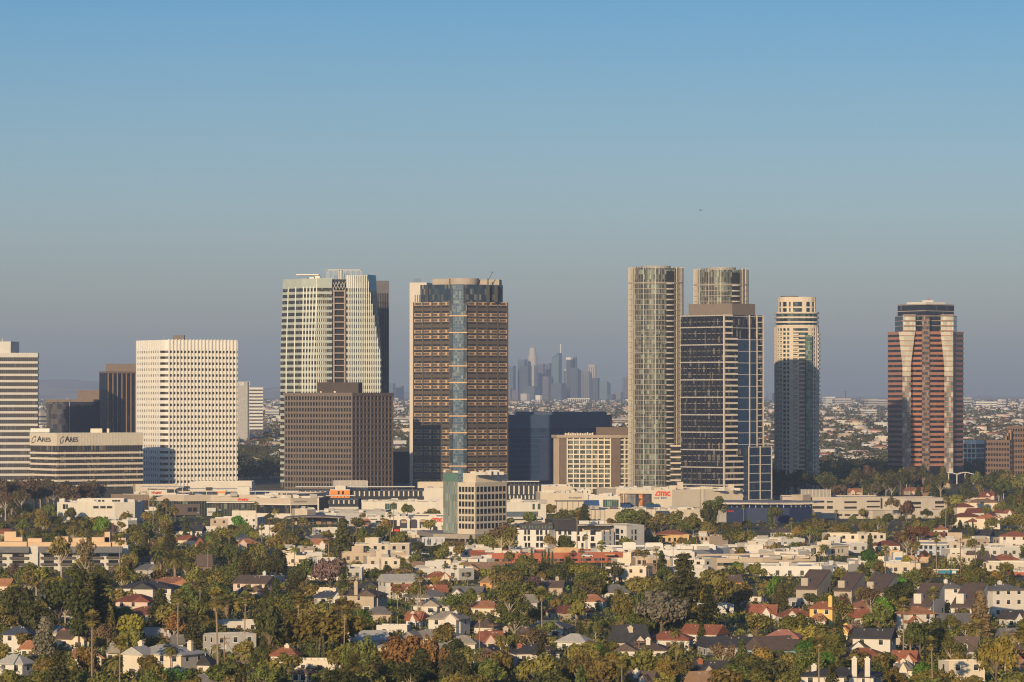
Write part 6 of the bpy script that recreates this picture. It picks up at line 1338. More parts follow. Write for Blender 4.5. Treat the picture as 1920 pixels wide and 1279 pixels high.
# apartment terraces with steep slanted roofs
def slant(lab, px, yt, wpx, hgt, wall, D=None, yaw=-24, rc='brown', ph=None):
    """monopitch block: low at the front, tall at the back, roof plane facing the viewer"""
    D = (CAMZ-hgt)*F/(yt-HZ); W = wpx*D/F*.8; th = R(yaw); x, y = P(px, D); d = 13; r = thing('apartment_building', lab, 'apartment block', (x, y+6, 0), th, 'slanted roof apartments', world=False)
    add = lambda nm, m, mt: link(nm, m.mesh(nm, (0,0,0), [mt]), r)
    lo = hgt*.5; a = W/2; b = d/2; m = MB()
    m.poly([(-a,-b,0),(a,-b,0),(a,-b,lo),(-a,-b,lo)]); m.poly([(a,b,0),(-a,b,0),(-a,b,hgt),(a,b,hgt)]); m.poly([(a,-b,0),(a,b,0),(a,b,hgt),(a,-b,lo)]); m.poly([(-a,b,0),(-a,-b,0),(-a,-b,lo),(-a,b,hgt)]); add('wall', m, wall)
    m = MB(); e = .25; T = [(-a-e,-b-.5,lo-.1),(a-.1,-b-.5,lo-.1),(a-.1,b+.1,hgt+.2),(-a-e,b+.1,hgt+.2)]; B = [(p[0], p[1], p[2]-.3) for p in T]; m.poly(T); m.poly(B[::-1])
    for k in range(4): m.poly([B[k], B[(k+1)%4], T[(k+1)%4], T[k]])
    add('slanted_roof', m, ROOFS[rc])
    m = MB(); m.box(-a*.35-1.1, -a*.35+1.1, -b+1.5, -b+3.6, lo-1, lo+hgt*.3); add('chimney', m, wall)
    n = max(2, int(W/3.5))
    for k in range(n):
        for s in range(max(1, int(lo/3))): link('window', PANE, r, (-a+W*(k+.5)/n, -b, 1.7+s*3))
    for k in range(3): link('window', PANE, r, (a, -b+d*(k+.5)/3, 2+k*1.3), math.pi/2)
    keep(px-wpx*.5, px+wpx*.5, yt, yt+(hgt*.75)/D*F, D); FOOT.append((x, y+6, W*.55+3))
    if ph: land(ph, px, yt+15, D)
TP = M('taupe_render', (.42,.36,.29), .85, .07)
slant('taupe apartments with the largest slanted slate roof above the tall hedge', 1528, 1072, 52, 10.5, TP, ph='the taupe slanted roofs')
slant('taupe apartments with smaller slanted roof and square chimney', 1596, 1078, 44, 9.5, TP)
slant('taupe apartments with long slanted roof at the right end of the hedge', 1652, 1080, 56, 9.5, TP)
slant('white terrace with slanted slate roof left in the white apartment group', 1742, 1098, 54, 12, WALLS['white'], ph='the white slanted roof terraces')
slant('white terrace with the large slanted roof in the middle of the white group', 1822, 1098, 56, 12, WALLS['white'])
house(1883, 1096, 78, 3, 'hip', 'white', 'grey', 20, 'tall white apartment house with square windows at the right of the white group', 'the tall white apartment house', (C_(-.1, 0, 'w', 3),), wing=False, rise=1.6)
house(1726, 1102, 62, 2, 'flat', 'white', 'pale', 16, 'white flat roofed wing at the left end of the white apartment group', None, (), wing=False)
house(1782, 1094, 70, 3, 'hip', 'white', 'grey', -14, 'white apartment house with grey roof at the back of the white group', None, (C_(-.1, 0, 'w', 3),), wing=False, rise=1.4)

# more low roofs of the same streets, glimpsed between the trees
FILLH = []
def fill_houses(n):
    rr = random.Random(77); k = 0
    WN = {'white': 'white', 'cream': 'cream', 'pink': 'pinkish', 'tan': 'tan', 'palegrey': 'pale grey', 'grey': 'grey'}; RN = {'red': 'red tile', 'orange': 'orange tile', 'darkred': 'dark red tile', 'grey': 'grey shingle', 'dark': 'charcoal', 'brown': 'brown shingle', 'beige': 'beige', 'pale': 'pale', 'tan': 'tan'}; TN = {'hip': 'hip', 'gable': 'gable', 'gfront': 'front gable', 'flat': 'flat'}
    for it in range(4000):
        if k >= n: break
        D = 1/rr.uniform(1/1900, 1/900); px = rr.uniform(0, 1920); rf = rr.choices(('hip', 'gable', 'gfront', 'flat'), (5, 4, 1, 3))[0]; wl = rr.choices(list(WN), (6, 5, 2, 3, 2, 2))[0]; rc = rr.choices(list(RN), (3, 2, 2, 4, 3, 5, 4, 4, 3))[0]
        H = {'hip': 4.85, 'gable': 5.25, 'gfront': 5.55, 'flat': 3.35}[rf]; w = rr.uniform(9, 17)/D*F; yt = HZ+(CAMZ-H)/D*F; x, y = P(px, D)
        if yt > 1270: continue
        if any((fx-x)**2+(fy-y-5)**2 < (fr+8)**2 for fx, fy, fr in FOOT): continue
        if any(kd > D and min(px+w/2, b)-max(px-w/2, a) > 0 and min(yt+30, d_)-max(yt, c) > (d_-c)*.3 for a, b, c, d_, kd in KEEP): continue
        r = house(px, yt, w, 1, rf, wl, rc, rr.uniform(-32, 32), None, None, ((rr.uniform(-.35, .35), 0, rr.choice('wwb'), 2.2),) if rr.random() < .4 else (), kp=.38, group='low houses glimpsed between trees')
        if rf == 'flat': ph = f'{WN[wl]} flat roofed house'
        else: ph = f'{WN[wl]} house with {RN[rc]} roof'
        FILLH.append((r, ph, px, yt+8, D, None)); k += 1
def fill_blocks(n):
    """pale low commercial and apartment blocks between the shopping centre and the houses"""
    rr = random.Random(41); k = 0
    for it in range(3000):
        if k >= n: break
        lf = rr.random() < .2; D = 1/rr.uniform(1/(1560 if lf else 1650), 1/1340); px = rr.uniform(540, 900) if lf else rr.uniform(1180, 1920); H = rr.choice((4.2, 4.2, 6.5) if lf else (4.2, 4.2, 6.5, 6.5)); W = rr.uniform(13, 26); w = W/D*F; yt = HZ+(CAMZ-H)/D*F; x, y = P(px, D)
        if any((fx-x)**2+(fy-y-6)**2 < (fr+W*.5)**2 for fx, fy, fr in FOOT): continue
        if any(kd > D and min(px+w/2, b)-max(px-w/2, a) > 0 and min(yt+30, d_)-max(yt, c) > (d_-c)*.35 for a, b, c, d_, kd in KEEP): continue
        nm, mt = rr.choice((('white', WHITE), ('cream', CREAM), ('beige', BEIGE), ('tan', TAN), ('pale grey', LGREY), ('white', WALLS['white']), ('cream', WALLS['cream']))); s = rr.uniform(-.3, .3)*W
        a, b, c = P(px-w/2, D+max(0, s)*.4+2), P(px+w*rr.uniform(-.2, .35), D), P(px+w/2, D+max(0, -s)*.4+3)
        r = block('low_building', None, 'building', [a, b, c], 13, H, mt, rr.choice((ROOFG, ROOFW)), group='pale low blocks below the shopping centre')
        zs = [1.3+3*j for j in range(int(H/3))]; wgrid(r, a, b, max(2, int(fl(a, b)/3.2)), zs, 1.3, 1.4); wgrid(r, b, c, max(1, int(fl(b, c)/3.2)), zs, 1.3, 1.4)
        plant(r, px-w*.4, px+w*.4, H-.7, D, 5, dd=9)
        if rr.random() < .5: q0, q1 = at(a, b, .3), at(a, b, .7); q0 = (q0[0], q0[1]+4); q1 = (q1[0], q1[1]+4); walls(r, rear([q0, q1], 5), H+2.4, mt, ROOFG, .3, H-.8, 'stair_wall')
        FILLH.append((r, f'{nm} {"low" if H < 5 else "two storey" if H < 8 else "three storey"} flat roofed block', px, yt+8, D, None)); k += 1
fill_blocks(26); fill_houses(30)
# ------------------------------------------------------------------ vegetation
LV = {'olive': LEAF('leaf_olive', (.140,.122,.030), (.300,.248,.068)), 'green': LEAF('leaf_green', (.085,.103,.025), (.205,.200,.052)), 'dark': LEAF('leaf_dark', (.046,.052,.018), (.120,.116,.036)), 'bright': LEAF('leaf_bright', (.085,.165,.020), (.160,.260,.040)),
 'yellow': LEAF('leaf_yellow', (.195,.160,.029), (.360,.280,.062)), 'brown': LEAF('leaf_brown', (0.155,0.103,0.054), (0.285,0.193,0.106)), 'grey': LEAF('leaf_grey', (0.161,0.146,0.101), (0.310,0.269,0.190)), 'russet': LEAF('leaf_russet', (0.161,0.091,0.034), (0.310,0.164,0.058)), 'conifer': LEAF('leaf_conifer', (.060,.066,.026), (.155,.138,.050)),
 'palm': LEAF('leaf_palm', (.150,.142,.036), (.310,.265,.078)), 'skirt': LEAF('dead_frond', (.20,.15,.085), (.31,.235,.135), 0), 'mauve': LEAF('leaf_mauve', (0.161,0.111,0.090), (0.267,0.187,0.157)), 'cypress': LEAF('leaf_cypress', (0.057,0.073,0.022), (0.130,0.135,0.040)), 'grove': LEAF('leaf_grove', (.085,.065,.034), (.185,.135,.072))}
BARK = M('bark', (.16,.12,.085), .95, .2, .8); PALE = M('pale_bark', (.42,.35,.27), .9, .15, .6); PBARK = M('palm_trunk', (.27,.20,.14), .95, .15, .7)
def leaves(C, Rr, per, size, rg, up=.35, flat=1.0):
    """leaf-sized quads scattered round clump centres C (n,3) with radii Rr"""
    n = len(C)*per; c = np.repeat(C, per, 0); r = np.repeat(Rr, per)
    d = rg.normal(size=(n, 3)); d /= np.linalg.norm(d, axis=1)[:, None]
    p = c+d*(r*rg.uniform(.68, 1.05, n))[:, None]*np.array([1, 1, flat])
    nn = d+rg.normal(size=(n, 3))*.34+np.array([0, 0, up]); nn /= np.linalg.norm(nn, axis=1)[:, None]
    t = np.cross(nn, rg.normal(size=(n, 3))); t /= np.linalg.norm(t, axis=1)[:, None]; b = np.cross(nn, t)
    s = (size*rg.uniform(.55, 1.25, n))[:, None]; a = rg.uniform(.5, .9, n)[:, None]
    V = np.stack([p-t*s-b*s*a*.3, p+b*s*a*-.9, p+t*s+b*s*a*.2, p+b*s*a], 1).reshape(-1, 3)
    return V, np.arange(n*4).reshape(n, 4)
def limbs(H, R_, rg, n=6, r0=.28, base=.25, mat=BARK, lean=0):
    m = MB(); m.tube([(0,0,-.3), (lean*.3, 0, H*base), (lean*.7, 0, H*.5), (lean, 0, H*.72)], [r0*1.25, r0, r0*.7, r0*.3], 7)
    for k in range(n):
        a = 2*math.pi*k/n+rg.uniform(-.4, .4); z = H*rg.uniform(base, .5); q = R_*rg.uniform(.45, .8)
        m.tube([(0, 0, z), (math.cos(a)*q*.5, math.sin(a)*q*.5, z+H*.14), (math.cos(a)*q, math.sin(a)*q, z+H*rg.uniform(.22, .36))], [r0*.55, r0*.35, r0*.12], 5)
    return m.mesh('trunk', (0,0,0), [mat])
PROTO = {}
def proto(kind, var):
    key = (kind, var)
    if key in PROTO: return PROTO[key]
    rg = np.random.default_rng(abs(hash((len(kind), kind[0], kind[-1], var))) % 99991 if False else sum(ord(c) for c in kind)*31+var*7)
    parts = []
    if kind in ('broad', 'round', 'airy', 'spread', 'bare'):
        H, Rc, nl, cl, rad, per, ls, r0, bm = {'broad': (10, 5.0, 9, 10, 1.25, 34, .46, .32, BARK), 'round': (9, 4.0, 10, 10, 1.1, 36, .42, .26, BARK), 'airy': (15, 5.0, 8, 7, 1.3, 26, .48, .30, PALE), 'spread': (8.5, 6.5, 11, 9, 1.2, 34, .48, .34, BARK), 'bare': (9, 4.4, 9, 9, 1.2, 17, .34, .24, PALE)}[kind]
        zc = {'broad': .62, 'round': .58, 'airy': .66, 'spread': .66, 'bare': .62}[kind]*H; hz = {'broad': .40, 'round': .44, 'airy': .36, 'spread': .32, 'bare': .38}[kind]*H
        lob = []
        for k in range(nl):
            d = rg.normal(size=3); d /= np.linalg.norm(d); d[2] = abs(d[2])*.9-.35; q = rg.uniform(.45, .85) if k else .1
            lob.append((d[0]*Rc*q, d[1]*Rc*q, zc+d[2]*hz*q))
        C = []; Rr = []
        for l in lob:
            lr = Rc*rg.uniform(.30, .46)
            for k in range(cl):
                d = rg.normal(size=3); d /= np.linalg.norm(d); q = lr*rg.uniform(.35, 1.0)
                C.append((l[0]+d[0]*q, l[1]+d[1]*q, max(H*.22, l[2]+d[2]*q*.8))); Rr.append(rad*rg.uniform(.6, 1.15))
        C = np.array(C); C[:, 2] *= H/(C[:, 2].max()+rad*.6); V, Fq = leaves(C, np.array(Rr), per, ls, rg)
        parts = [('trunk', limbs(H, Rc, rg, 7 if kind != 'round' else 5, r0, .2 if kind != 'airy' else .3, bm), None), ('crown', (V, Fq), None)]; W = Rc*2
    elif kind in ('pine', 'deodar', 'fir'):
        H, Rc = {'pine': (18, 4.2), 'deodar': (14, 5.0), 'fir': (12, 3.0)}[kind]; C = []; Rr = []; nz = {'pine': 11, 'deodar': 13, 'fir': 15}[kind]
        m = MB(); m.tube([(0,0,-.3), (0,0,H*.5), (0,0,H*.97)], [.34, .22, .05], 7)
        for j in range(nz):
            f = j/(nz-1); z = H*((.22 if kind == 'pine' else .08)+.88*f*(.86 if kind == 'pine' else 1)); rr_ = Rc*((1-f)**.8*.95+.08)*(rg.uniform(.7, 1.1)) if kind != 'pine' else Rc*(1-abs(f-.35)*.9)*rg.uniform(.6, 1.05)
            nb = max(4, int(rr_*2.4)); a0 = rg.uniform(0, 6.28)
            for k in range(nb):
                a = a0+2*math.pi*k/nb+rg.uniform(-.25, .25); q = rr_*rg.uniform(.75, 1.1); dz = -q*(.10 if kind == 'deodar' else .18 if kind == 'fir' else -.12)
                m.tube([(0,0,z), (math.cos(a)*q, math.sin(a)*q, z+dz)], [.09, .03], 4)
                for t in np.arange(.35, 1.05, .28 if kind != 'fir' else .3): C.append((math.cos(a)*q*t, math.sin(a)*q*t, z+dz*t)); Rr.append((.62 if kind == 'fir' else .8)*rg.uniform(.7, 1.2))
        C.append((0, 0, H*.97)); Rr.append(.4)
        V, Fq = leaves(np.array(C), np.array(Rr)*1.35, 26, .44, rg, .5, .6)
        parts = [('trunk', m.mesh('trunk', (0,0,0), [BARK]), None), ('crown', (V, Fq), None)]; W = Rc*2
    elif kind in ('cypress', 'column'):
        H, Rc = (10, .85) if kind == 'cypress' else (11, 1.9); C = []; Rr = []
        for z in np.arange(.5, H*.98, .42 if kind == 'cypress' else .55):
            f = z/H; q = Rc*(min(1, f*6)**.5)*(1-f**2.2)**.7
            for k in range(3 if kind == 'cypress' else 5):
                a = rg.uniform(0, 6.28); C.append((math.cos(a)*q*.55, math.sin(a)*q*.55, z)); Rr.append(max(.22, q*.62)*rg.uniform(.8, 1.2))
        V, Fq = leaves(np.array(C), np.array(Rr), 15, .26 if kind == 'cypress' else .36, rg, .2, 1.2); m = MB(); m.tube([(0,0,-.3), (0,0,H*.8)], [.16, .05], 6)
        parts = [('trunk', m.mesh('trunk', (0,0,0), [BARK]), None), ('crown', (V, Fq), None)]; W = Rc*2
    elif kind in ('fan', 'fatfan', 'date', 'queen'):
        H = {'fan': 18, 'fatfan': 9, 'date': 10, 'queen': 10}[kind]; m = MB(); lean = rg.uniform(-.5, .5) if kind == 'fan' else 0
        r0 = {'fan': .22, 'fatfan': .34, 'date': .42, 'queen': .2}[kind]; zt = H-(1.5 if kind != 'date' else 2.2)
        top = (lean, 0, zt); m.tube([(0,0,-.3), (lean*.15, 0, zt*.3), (lean*.5, 0, zt*.7), top], [r0*1.35, r0, r0*.8, r0*.75], 8)
        Q = []; nf = {'fan': 40, 'fatfan': 44, 'date': 84, 'queen': 26}[kind]
        for k in range(nf):
            a = 2.399*k+rg.uniform(-.2, .2); f = (k+.5)/nf
            if kind in ('fan', 'fatfan'):
                el = math.radians(86-128*f+rg.uniform(-10, 10)); st = 1.4*rg.uniform(.85, 1.15)
                d = np.array([math.cos(a)*math.cos(el), math.sin(a)*math.cos(el), math.sin(el)]); c0 = np.array(top)+np.array([0, 0, .3]); hub = c0+d*st
                side = np.cross(d, [0, 0, 1.0]); side /= np.linalg.norm(side)+1e-6; upv = np.cross(side, d)
                w = .04; Q.append([c0-side*w, c0+side*w, hub+side*w, hub-side*w])
                for s in np.linspace(-1.25, 1.25, 9):
                    dd = d*math.cos(s)+side*math.sin(s); tip = hub+dd*1.3*rg.uniform(.8, 1.1)+np.array([0, 0, -.12-.16*abs(s)]); pr = np.cross(dd, upv)*.13
                    mid = hub+dd*.6; Q.append([hub, mid+pr, tip, mid-pr])
            else:
                el = math.radians((86-125*f if kind == 'date' else 74-85*f)+rg.uniform(-8, 8)); Ln = (3.6 if kind == 'date' else 3.4)*rg.uniform(.85, 1.1); n = 7; pts = []; p = np.array(top, float)+np.array([0, 0, .2]); e = el
                for j in range(n+1):
                    pts.append(p.copy()); p = p+np.array([math.cos(a)*math.cos(e), math.sin(a)*math.cos(e), math.sin(e)])*Ln/n; e -= (.13 if kind == 'date' else .26)
                for j in range(n):
                    t0, t1 = pts[j], pts[j+1]; dd = (t1-t0)/np.linalg.norm(t1-t0); side = np.cross(dd, [0, 0, 1.0]); side /= np.linalg.norm(side)+1e-6; wl = (.55 if kind == 'date' else .75)*math.sin(math.pi*min(.96, (j+.8)/(n+.4)))**.6
                    Q.append([t0-side*.03, t0+side*.03, t1+side*.03, t1-side*.03])
                    for s in (-1, 1):
                        for h in (0, .5):
                            q0 = t0+(t1-t0)*h; tip = q0+side*s*wl+dd*wl*.55+np.array([0, 0, -.12*wl if kind == 'date' else -.45*wl]); Q.append([q0, q0+(t1-t0)*.16, tip, q0-(t1-t0)*.0+side*s*wl*.5+dd*wl*.1])
        V = np.array(Q).reshape(-1, 3); Fq = np.arange(len(V)).reshape(-1, 4)
        parts = [('trunk', m.mesh('trunk', (0,0,0), [PBARK]), None), ('crown', (V, Fq), None)]
        if kind in ('fan', 'fatfan', 'date'):
            L_, rw = {'fan': (1.5, .50), 'fatfan': (4.2, .95), 'date': (1.0, .75)}[kind]; n = 90 if kind != 'fatfan' else 240; Q = []
            for k in range(n):
                a = rg.uniform(0, 6.28); z = zt+.3-rg.uniform(0, 1)*L_; q = rw*rg.uniform(.7, 1.1)*(1 if kind != 'fatfan' else .55+.45*((z-zt+L_)/L_)); c = np.array([lean+math.cos(a)*q, math.sin(a)*q, z]); t = np.array([-math.sin(a), math.cos(a), 0])*.16; d = np.array([math.cos(a)*.18, math.sin(a)*.18, -.75]); Q.append([c-t, c+t, c+t*.5+d, c-t*.5+d])
            V2 = np.array(Q).reshape(-1, 3); parts.append(('dead_skirt', (V2, np.arange(len(V2)).reshape(-1, 4)), 'skirt'))
        W = 4.6 if kind in ('fan', 'fatfan') else 7.0
    PROTO[key] = (H, W, parts, {}); return PROTO[key]
TREES = []; NK = {}
CAT = {'broad': ('leafy_tree', 'tree'), 'round': ('round_tree', 'tree'), 'airy': ('eucalyptus_tree', 'eucalyptus tree'), 'spread': ('oak_tree', 'oak tree'), 'bare': ('sparse_tree', 'tree'), 'pine': ('pine_tree', 'pine tree'), 'deodar': ('cedar_tree', 'cedar tree'), 'fir': ('fir_tree', 'fir tree'), 'cypress': ('cypress_tree', 'cypress tree'), 'column': ('column_tree', 'tree'), 'fan': ('fan_palm', 'palm tree'), 'fatfan': ('shaggy_palm', 'palm tree'), 'date': ('date_palm', 'palm tree'), 'queen': ('feather_palm', 'palm tree')}
PHR = {'broad': 'leafy tree', 'round': 'round tree', 'airy': 'eucalyptus', 'spread': 'spreading oak', 'bare': 'thin leaved tree', 'pine': 'pine', 'deodar': 'layered cedar', 'fir': 'fir', 'cypress': 'cypress', 'column': 'columnar tree', 'fan': 'fan palm', 'fatfan': 'shaggy skirted palm', 'date': 'date palm', 'queen': 'feather palm'}
GRP = {'broad': 'leafy trees between the houses', 'round': 'round trees between the houses', 'airy': 'eucalyptus trees', 'spread': 'spreading oaks', 'bare': 'thin leaved trees', 'pine': 'pines', 'deodar': 'layered cedars', 'fir': 'firs', 'cypress': 'cypresses', 'column': 'columnar trees', 'fan': 'fan palms', 'fatfan': 'shaggy palms', 'date': 'date palms', 'queen': 'feather palms'}
COLW = {'olive': 'olive', 'green': 'green', 'dark': 'dark green', 'bright': 'vivid green', 'yellow': 'yellow green', 'brown': 'brown', 'grey': 'silver grey', 'russet': 'russet', 'conifer': 'dark', 'palm': '', 'mauve': 'mauve brown', 'cypress': '', 'grove': 'brownish'}
def tree(kind, col, x, y, hgt, wid=None, var=None, label=None, group=None, foot=True):
    var = (len(TREES)*5+int(x)) % {'broad': 5, 'round': 4, 'airy': 4, 'bare': 3, 'fan': 5}.get(kind, 2) if var is None else var
    H, W, parts, cache = proto(kind, var); s = hgt/H; sw = s if wid is None else wid/W
    NK[kind] = NK.get(kind, 0)+1
    nm, cat = CAT[kind]; rz = random.uniform(0, 6.28); z = gz(y)
    r = thing(nm, label, cat, (x, y, z), rz, group or GRP[kind], world=False); r.scale = (sw, sw, s)
    for pn, dat, mt in parts:
        k = (pn, col)
        if isinstance(dat, tuple):
            if k not in cache: cache[k] = npmesh(pn, dat[0], dat[1], [LV[mt or col]])
            link(pn, cache[k], r)
        else: link(pn, dat, r)
    px, pt = proj(x, y, z+hgt)[0], proj(x, y, z+hgt)[1]; pb = proj(x, y, z)[1]
    size = 'tall' if hgt > (15 if kind in ('fan', 'airy', 'pine') else 11.5) else ('small' if hgt < (12 if kind in ('fan', 'airy', 'pine') else 6.5) else '')
    TREES.append((r, ' '.join(w for w in (size, COLW[col], PHR[kind]) if w), px, pt*.6+pb*.4 if kind in ('fan',) else pt*.5+pb*.5, y, label))
    if foot: FOOT.append((x, y, (sw*W/2)*(.55 if kind not in ('fan', 'queen', 'date', 'cypress', 'fatfan') else .25)))
    return r
def tp(kind, col, px, yt, yb, wpx=None, var=None, label=None):
    """tree by the rows of its top and foot in the photograph, standing on level ground"""
    D = dist(yb); x, y = P(px, D); h = (yb-yt)*D/F; return tree(kind, col, x, y, h, wpx*D/F if wpx else None, var, label)
T_ = [ # fan palms
 ('fan','palm',409,1112,1292), ('fan','palm',458,1115,1232), ('fan','palm',374,1092,1185), ('fatfan','palm',425,1120,1172), ('fan','palm',559,1118,1236), ('fan','palm',641,1125,1238), ('fan','palm',670,1134,1200), ('fan','palm',643,1106,1150), ('fan','palm',618,1122,1168), ('fan','palm',745,1100,1190), ('fan','palm',733,1140,1192), ('fan','palm',782,1095,1130), ('queen','palm',690,1146,1186), ('queen','palm',772,1122,1162),
 ('date','palm',302,1018,1090), ('date','palm',328,1034,1102), ('fan','palm',287,935,1000), ('fan','palm',311,938,1000), ('fan','palm',480,944,1000), ('fan','palm',408,945,985), ('fan','palm',430,998,1062), ('date','palm',402,1000,1045), ('fatfan','palm',527,1028,1085), ('fan','palm',24,905,960),
 ('date','palm',663,1228,1330,76), ('fan','palm',1128,1018,1100), ('date','palm',1065,1044,1096), ('fan','palm',1033,1008,1062), ('fan','palm',1097,1004,1050), ('fan','palm',1092,1030,1075), ('fan','palm',1197,1032,1090), ('fan','palm',1208,1036,1092), ('fan','palm',1231,1032,1092), ('fan','palm',1262,1018,1060), ('fan','palm',1216,1062,1100), ('fatfan','palm',1301,1092,1145), ('fan','palm',1484,974,1022), ('fatfan','palm',1527,966,1000), ('fan','palm',1567,958,996), ('fatfan','palm',1543,994,1022), ('fan','palm',1536,1036,1078),
 ('fan','palm',1756,1004,1082), ('fan','palm',1773,935,1000), ('fatfan','palm',1834,1168,1228), ('date','palm',1707,1186,1240), ('queen','palm',1785,1182,1232), ('fan','palm',1911,1186,1248), ('queen','palm',1903,1184,1240), ('fan','palm',195,995,1062), ('queen','palm',373,1150,1216), ('queen','palm',405,1208,1250), ('queen','palm',320,1210,1272), ('queen','palm',458,1220,1278), ('queen','palm',212,1230,1282), ('queen','palm',905,1110,1150), ('fan','palm',877,1075,1122), ('fan','palm',928,1062,1112), ('fan','palm',941,1066,1120), ('fan','palm',833,1060,1100), ('fan','palm',853,1062,1100), ('queen','palm',1438,1235,1290), ('queen','palm',1470,1240,1294), ('fan','palm',716,968,1010), ('fan','palm',732,962,1010), ('fan','palm',738,945,1000), ('fan','palm',505,975,1030), ('queen','palm',535,972,1000), ('fan','palm',490,985,1040), ('queen','palm',1060,1110,1140), ('date','palm',1835,902,935), ('queen','palm',1910,1090,1120),
 ('fan','palm',1105,900,915,14), ('date','palm',1074,905,922), ('date','palm',1128,903,922), ('date','palm',1140,902,922), ('date','palm',1152,903,922), ('date','palm',1166,903,922), ('fan','palm',970,1016,1040),
 # cypresses
 *[('cypress','cypress',x,1190+(i*5)%9,1246) for i, x in enumerate((562,573,584,595,606,617,625,635))], ('cypress','cypress',997,1028,1070,9), ('cypress','cypress',1017,1034,1068), ('cypress','cypress',1022,1030,1068), ('cypress','cypress',1029,1028,1068), ('cypress','cypress',1036,1034,1068), ('column','cypress',518,1080,1150), *[('cypress','cypress',x,1158+(i*7)%8,1196) for i, x in enumerate((1441,1448,1456,1463,1470,1478))], ('cypress','cypress',1815,978,1018), ('cypress','cypress',1824,976,1018), ('cypress','cypress',1053,1060,1110), ('cypress','cypress',410,1128,1180), ('column','olive',206,1128,1215,24), *[('cypress','cypress',x,1005,1048) for x in (654,659,665)], ('cypress','cypress',375,1015,1058,12), ('cypress','cypress',444,1020,1070,12), ('cypress','cypress',398,1022,1068),
 # characteristic trees
 ('deodar','grey',84,1156,1248,66), ('deodar','conifer',300,1105,1190,70), ('pine','conifer',1283,1040,1190,70), ('pine','dark',1328,1098,1195,46), ('fir','conifer',642,972,1050,44), ('fir','dark',1096,945,985,26), ('spread','yellow',600,1145,1238,150), ('broad','russet',756,1190,1290,96), ('broad','russet',800,1196,1300,70), ('deodar','conifer',790,1216,1312,86), ('round','bright',1452,1078,1140,34), ('round','bright',1656,1118,1178,50), ('bare','brown',1584,1112,1165,40), ('bare','brown',1632,1098,1160,44), ('broad','grey',1240,1108,1208,92), ('broad','green',1196,1110,1200,40), ('broad','olive',1340,1072,1160,80), ('round','olive',1395,1092,1150,40), ('broad','olive',1168,1105,1200,50), ('broad','mauve',620,1046,1120,70), ('round','green',575,1048,1100,60), ('round','dark',520,1030,1090,50),
 ('airy','green',955,1095,1180,56), ('airy','green',980,1120,1180,40), ('bare','green',850,1110,1160,56), ('airy','brown',160,1010,1110,50), ('airy','olive',115,1004,1090,56), ('pine','dark',148,1070,1220,60), ('pine','dark',178,1078,1212,80), ('broad','dark',110,1088,1190,90), ('broad','dark',40,1100,1195,80), ('round','dark',70,1130,1210,70), ('round','olive',243,1176,1250,50), ('broad','yellow',243,1150,1222,62), ('broad','russet',164,1212,1292,56), ('broad','green',122,1224,1296,46), ('round','yellow',108,1080,1128,60), ('broad','olive',330,1130,1200,80), ('broad','green',420,1240,1310,70), ('broad','dark',505,1130,1240,80), ('airy','dark',486,1210,1310,50), ('spread','green',676,1196,1290,70), ('broad','conifer',850,1225,1312,70), ('bare','green',882,1210,1272,54), ('broad','olive',940,1218,1300,60), ('broad','olive',1005,1226,1310,80), ('airy','olive',1085,1222,1306,54), ('broad','olive',1130,1232,1316,80), ('spread','olive',1196,1216,1288,90), ('broad','yellow',1420,1212,1280,66), ('bare','brown',1355,1204,1260,46), ('broad','green',1385,1245,1310,80), ('round','yellow',1246,1238,1290,44), ('broad','bright',1512,1196,1262,44), ('broad','bright',1548,1222,1280,36), ('round','green',1560,1184,1262,60), ('spread','olive',1622,1220,1280,92), ('bare','mauve',1455,1222,1276,50), ('broad','dark',1690,1090,1160,66), ('fir','brown',1838,1108,1200,50), ('airy','brown',1700,985,1060,46), ('broad','yellow',1868,1190,1302,74), ('round','bright',1736,1242,1300,54), ('broad','green',1725,1164,1240,56), ('broad','dark',1760,1160,1230,60), ('round','green',1640,1048,1082,40), ('round','bright',1628,1030,1064,40), ('airy','brown',1672,930,975,30), ('round','brown',1700,938,980,34), ('broad','green',192,968,1012,36), ('round','bright',190,968,1020,28), ('bare','mauve',212,980,1012,24), ('airy','brown',940,980,1050,60), ('airy','olive',955,985,1052,36),
 ('airy','green',1345,930,1000,50), ('broad','dark',1330,945,1005,36), ('round','green',1180,955,998,46), ('round','green',1210,960,1000,44), ('round','olive',1240,962,1002,46), ('round','green',1270,958,1002,50), ('round','olive',1300,962,1004,40), ('bare','mauve',1000,1078,1120,40), ('bare','mauve',1095,1100,1140,46), ('bare','brown',1000,1175,1240,70), ('bare','mauve',730,1225,1290,40),
]
for t in T_: tp(*t)
# tall groves: brown eucalyptus grove at the left, dark grove under the pink tower
rr = random.Random(11)
for k in range(34):
    px = rr.uniform(-20, 172); D = rr.uniform(2020, 2300); x, y = P(px, D); tree('airy' if k % 3 else 'broad', 'grove', x, y, rr.uniform(14, 20)*(1 if px < 140 else .85), rr.uniform(12, 17))
for k in range(46):
    px = rr.uniform(1548, 1768); D = rr.uniform(2330, 2860); x, y = P(px, D); h = rr.uniform(11, 19)*(1.0 if px > 1590 else .75)
    tree(rr.choice(('airy', 'column', 'broad', 'fir', 'airy')), rr.choice(('grove', 'dark', 'dark', 'olive')), x, y, h, rr.uniform(9, 14) if k % 5 else None)
for k in range(34):
    px = rr.choice((rr.uniform(1775, 1930), rr.uniform(1860, 1930))); D = rr.uniform(2060, 2900); x, y = P(px, D); tree(rr.choice(('broad', 'round', 'airy', 'column')), rr.choice(('dark', 'green', 'olive')), x, y, rr.uniform(9, 17))
for k in range(14):
    px = rr.uniform(1440, 1560); D = rr.uniform(2520, 2640); x, y = P(px, D); tree(rr.choice(('round', 'airy', 'fir')), 'dark', x, y, rr.uniform(12, 19))
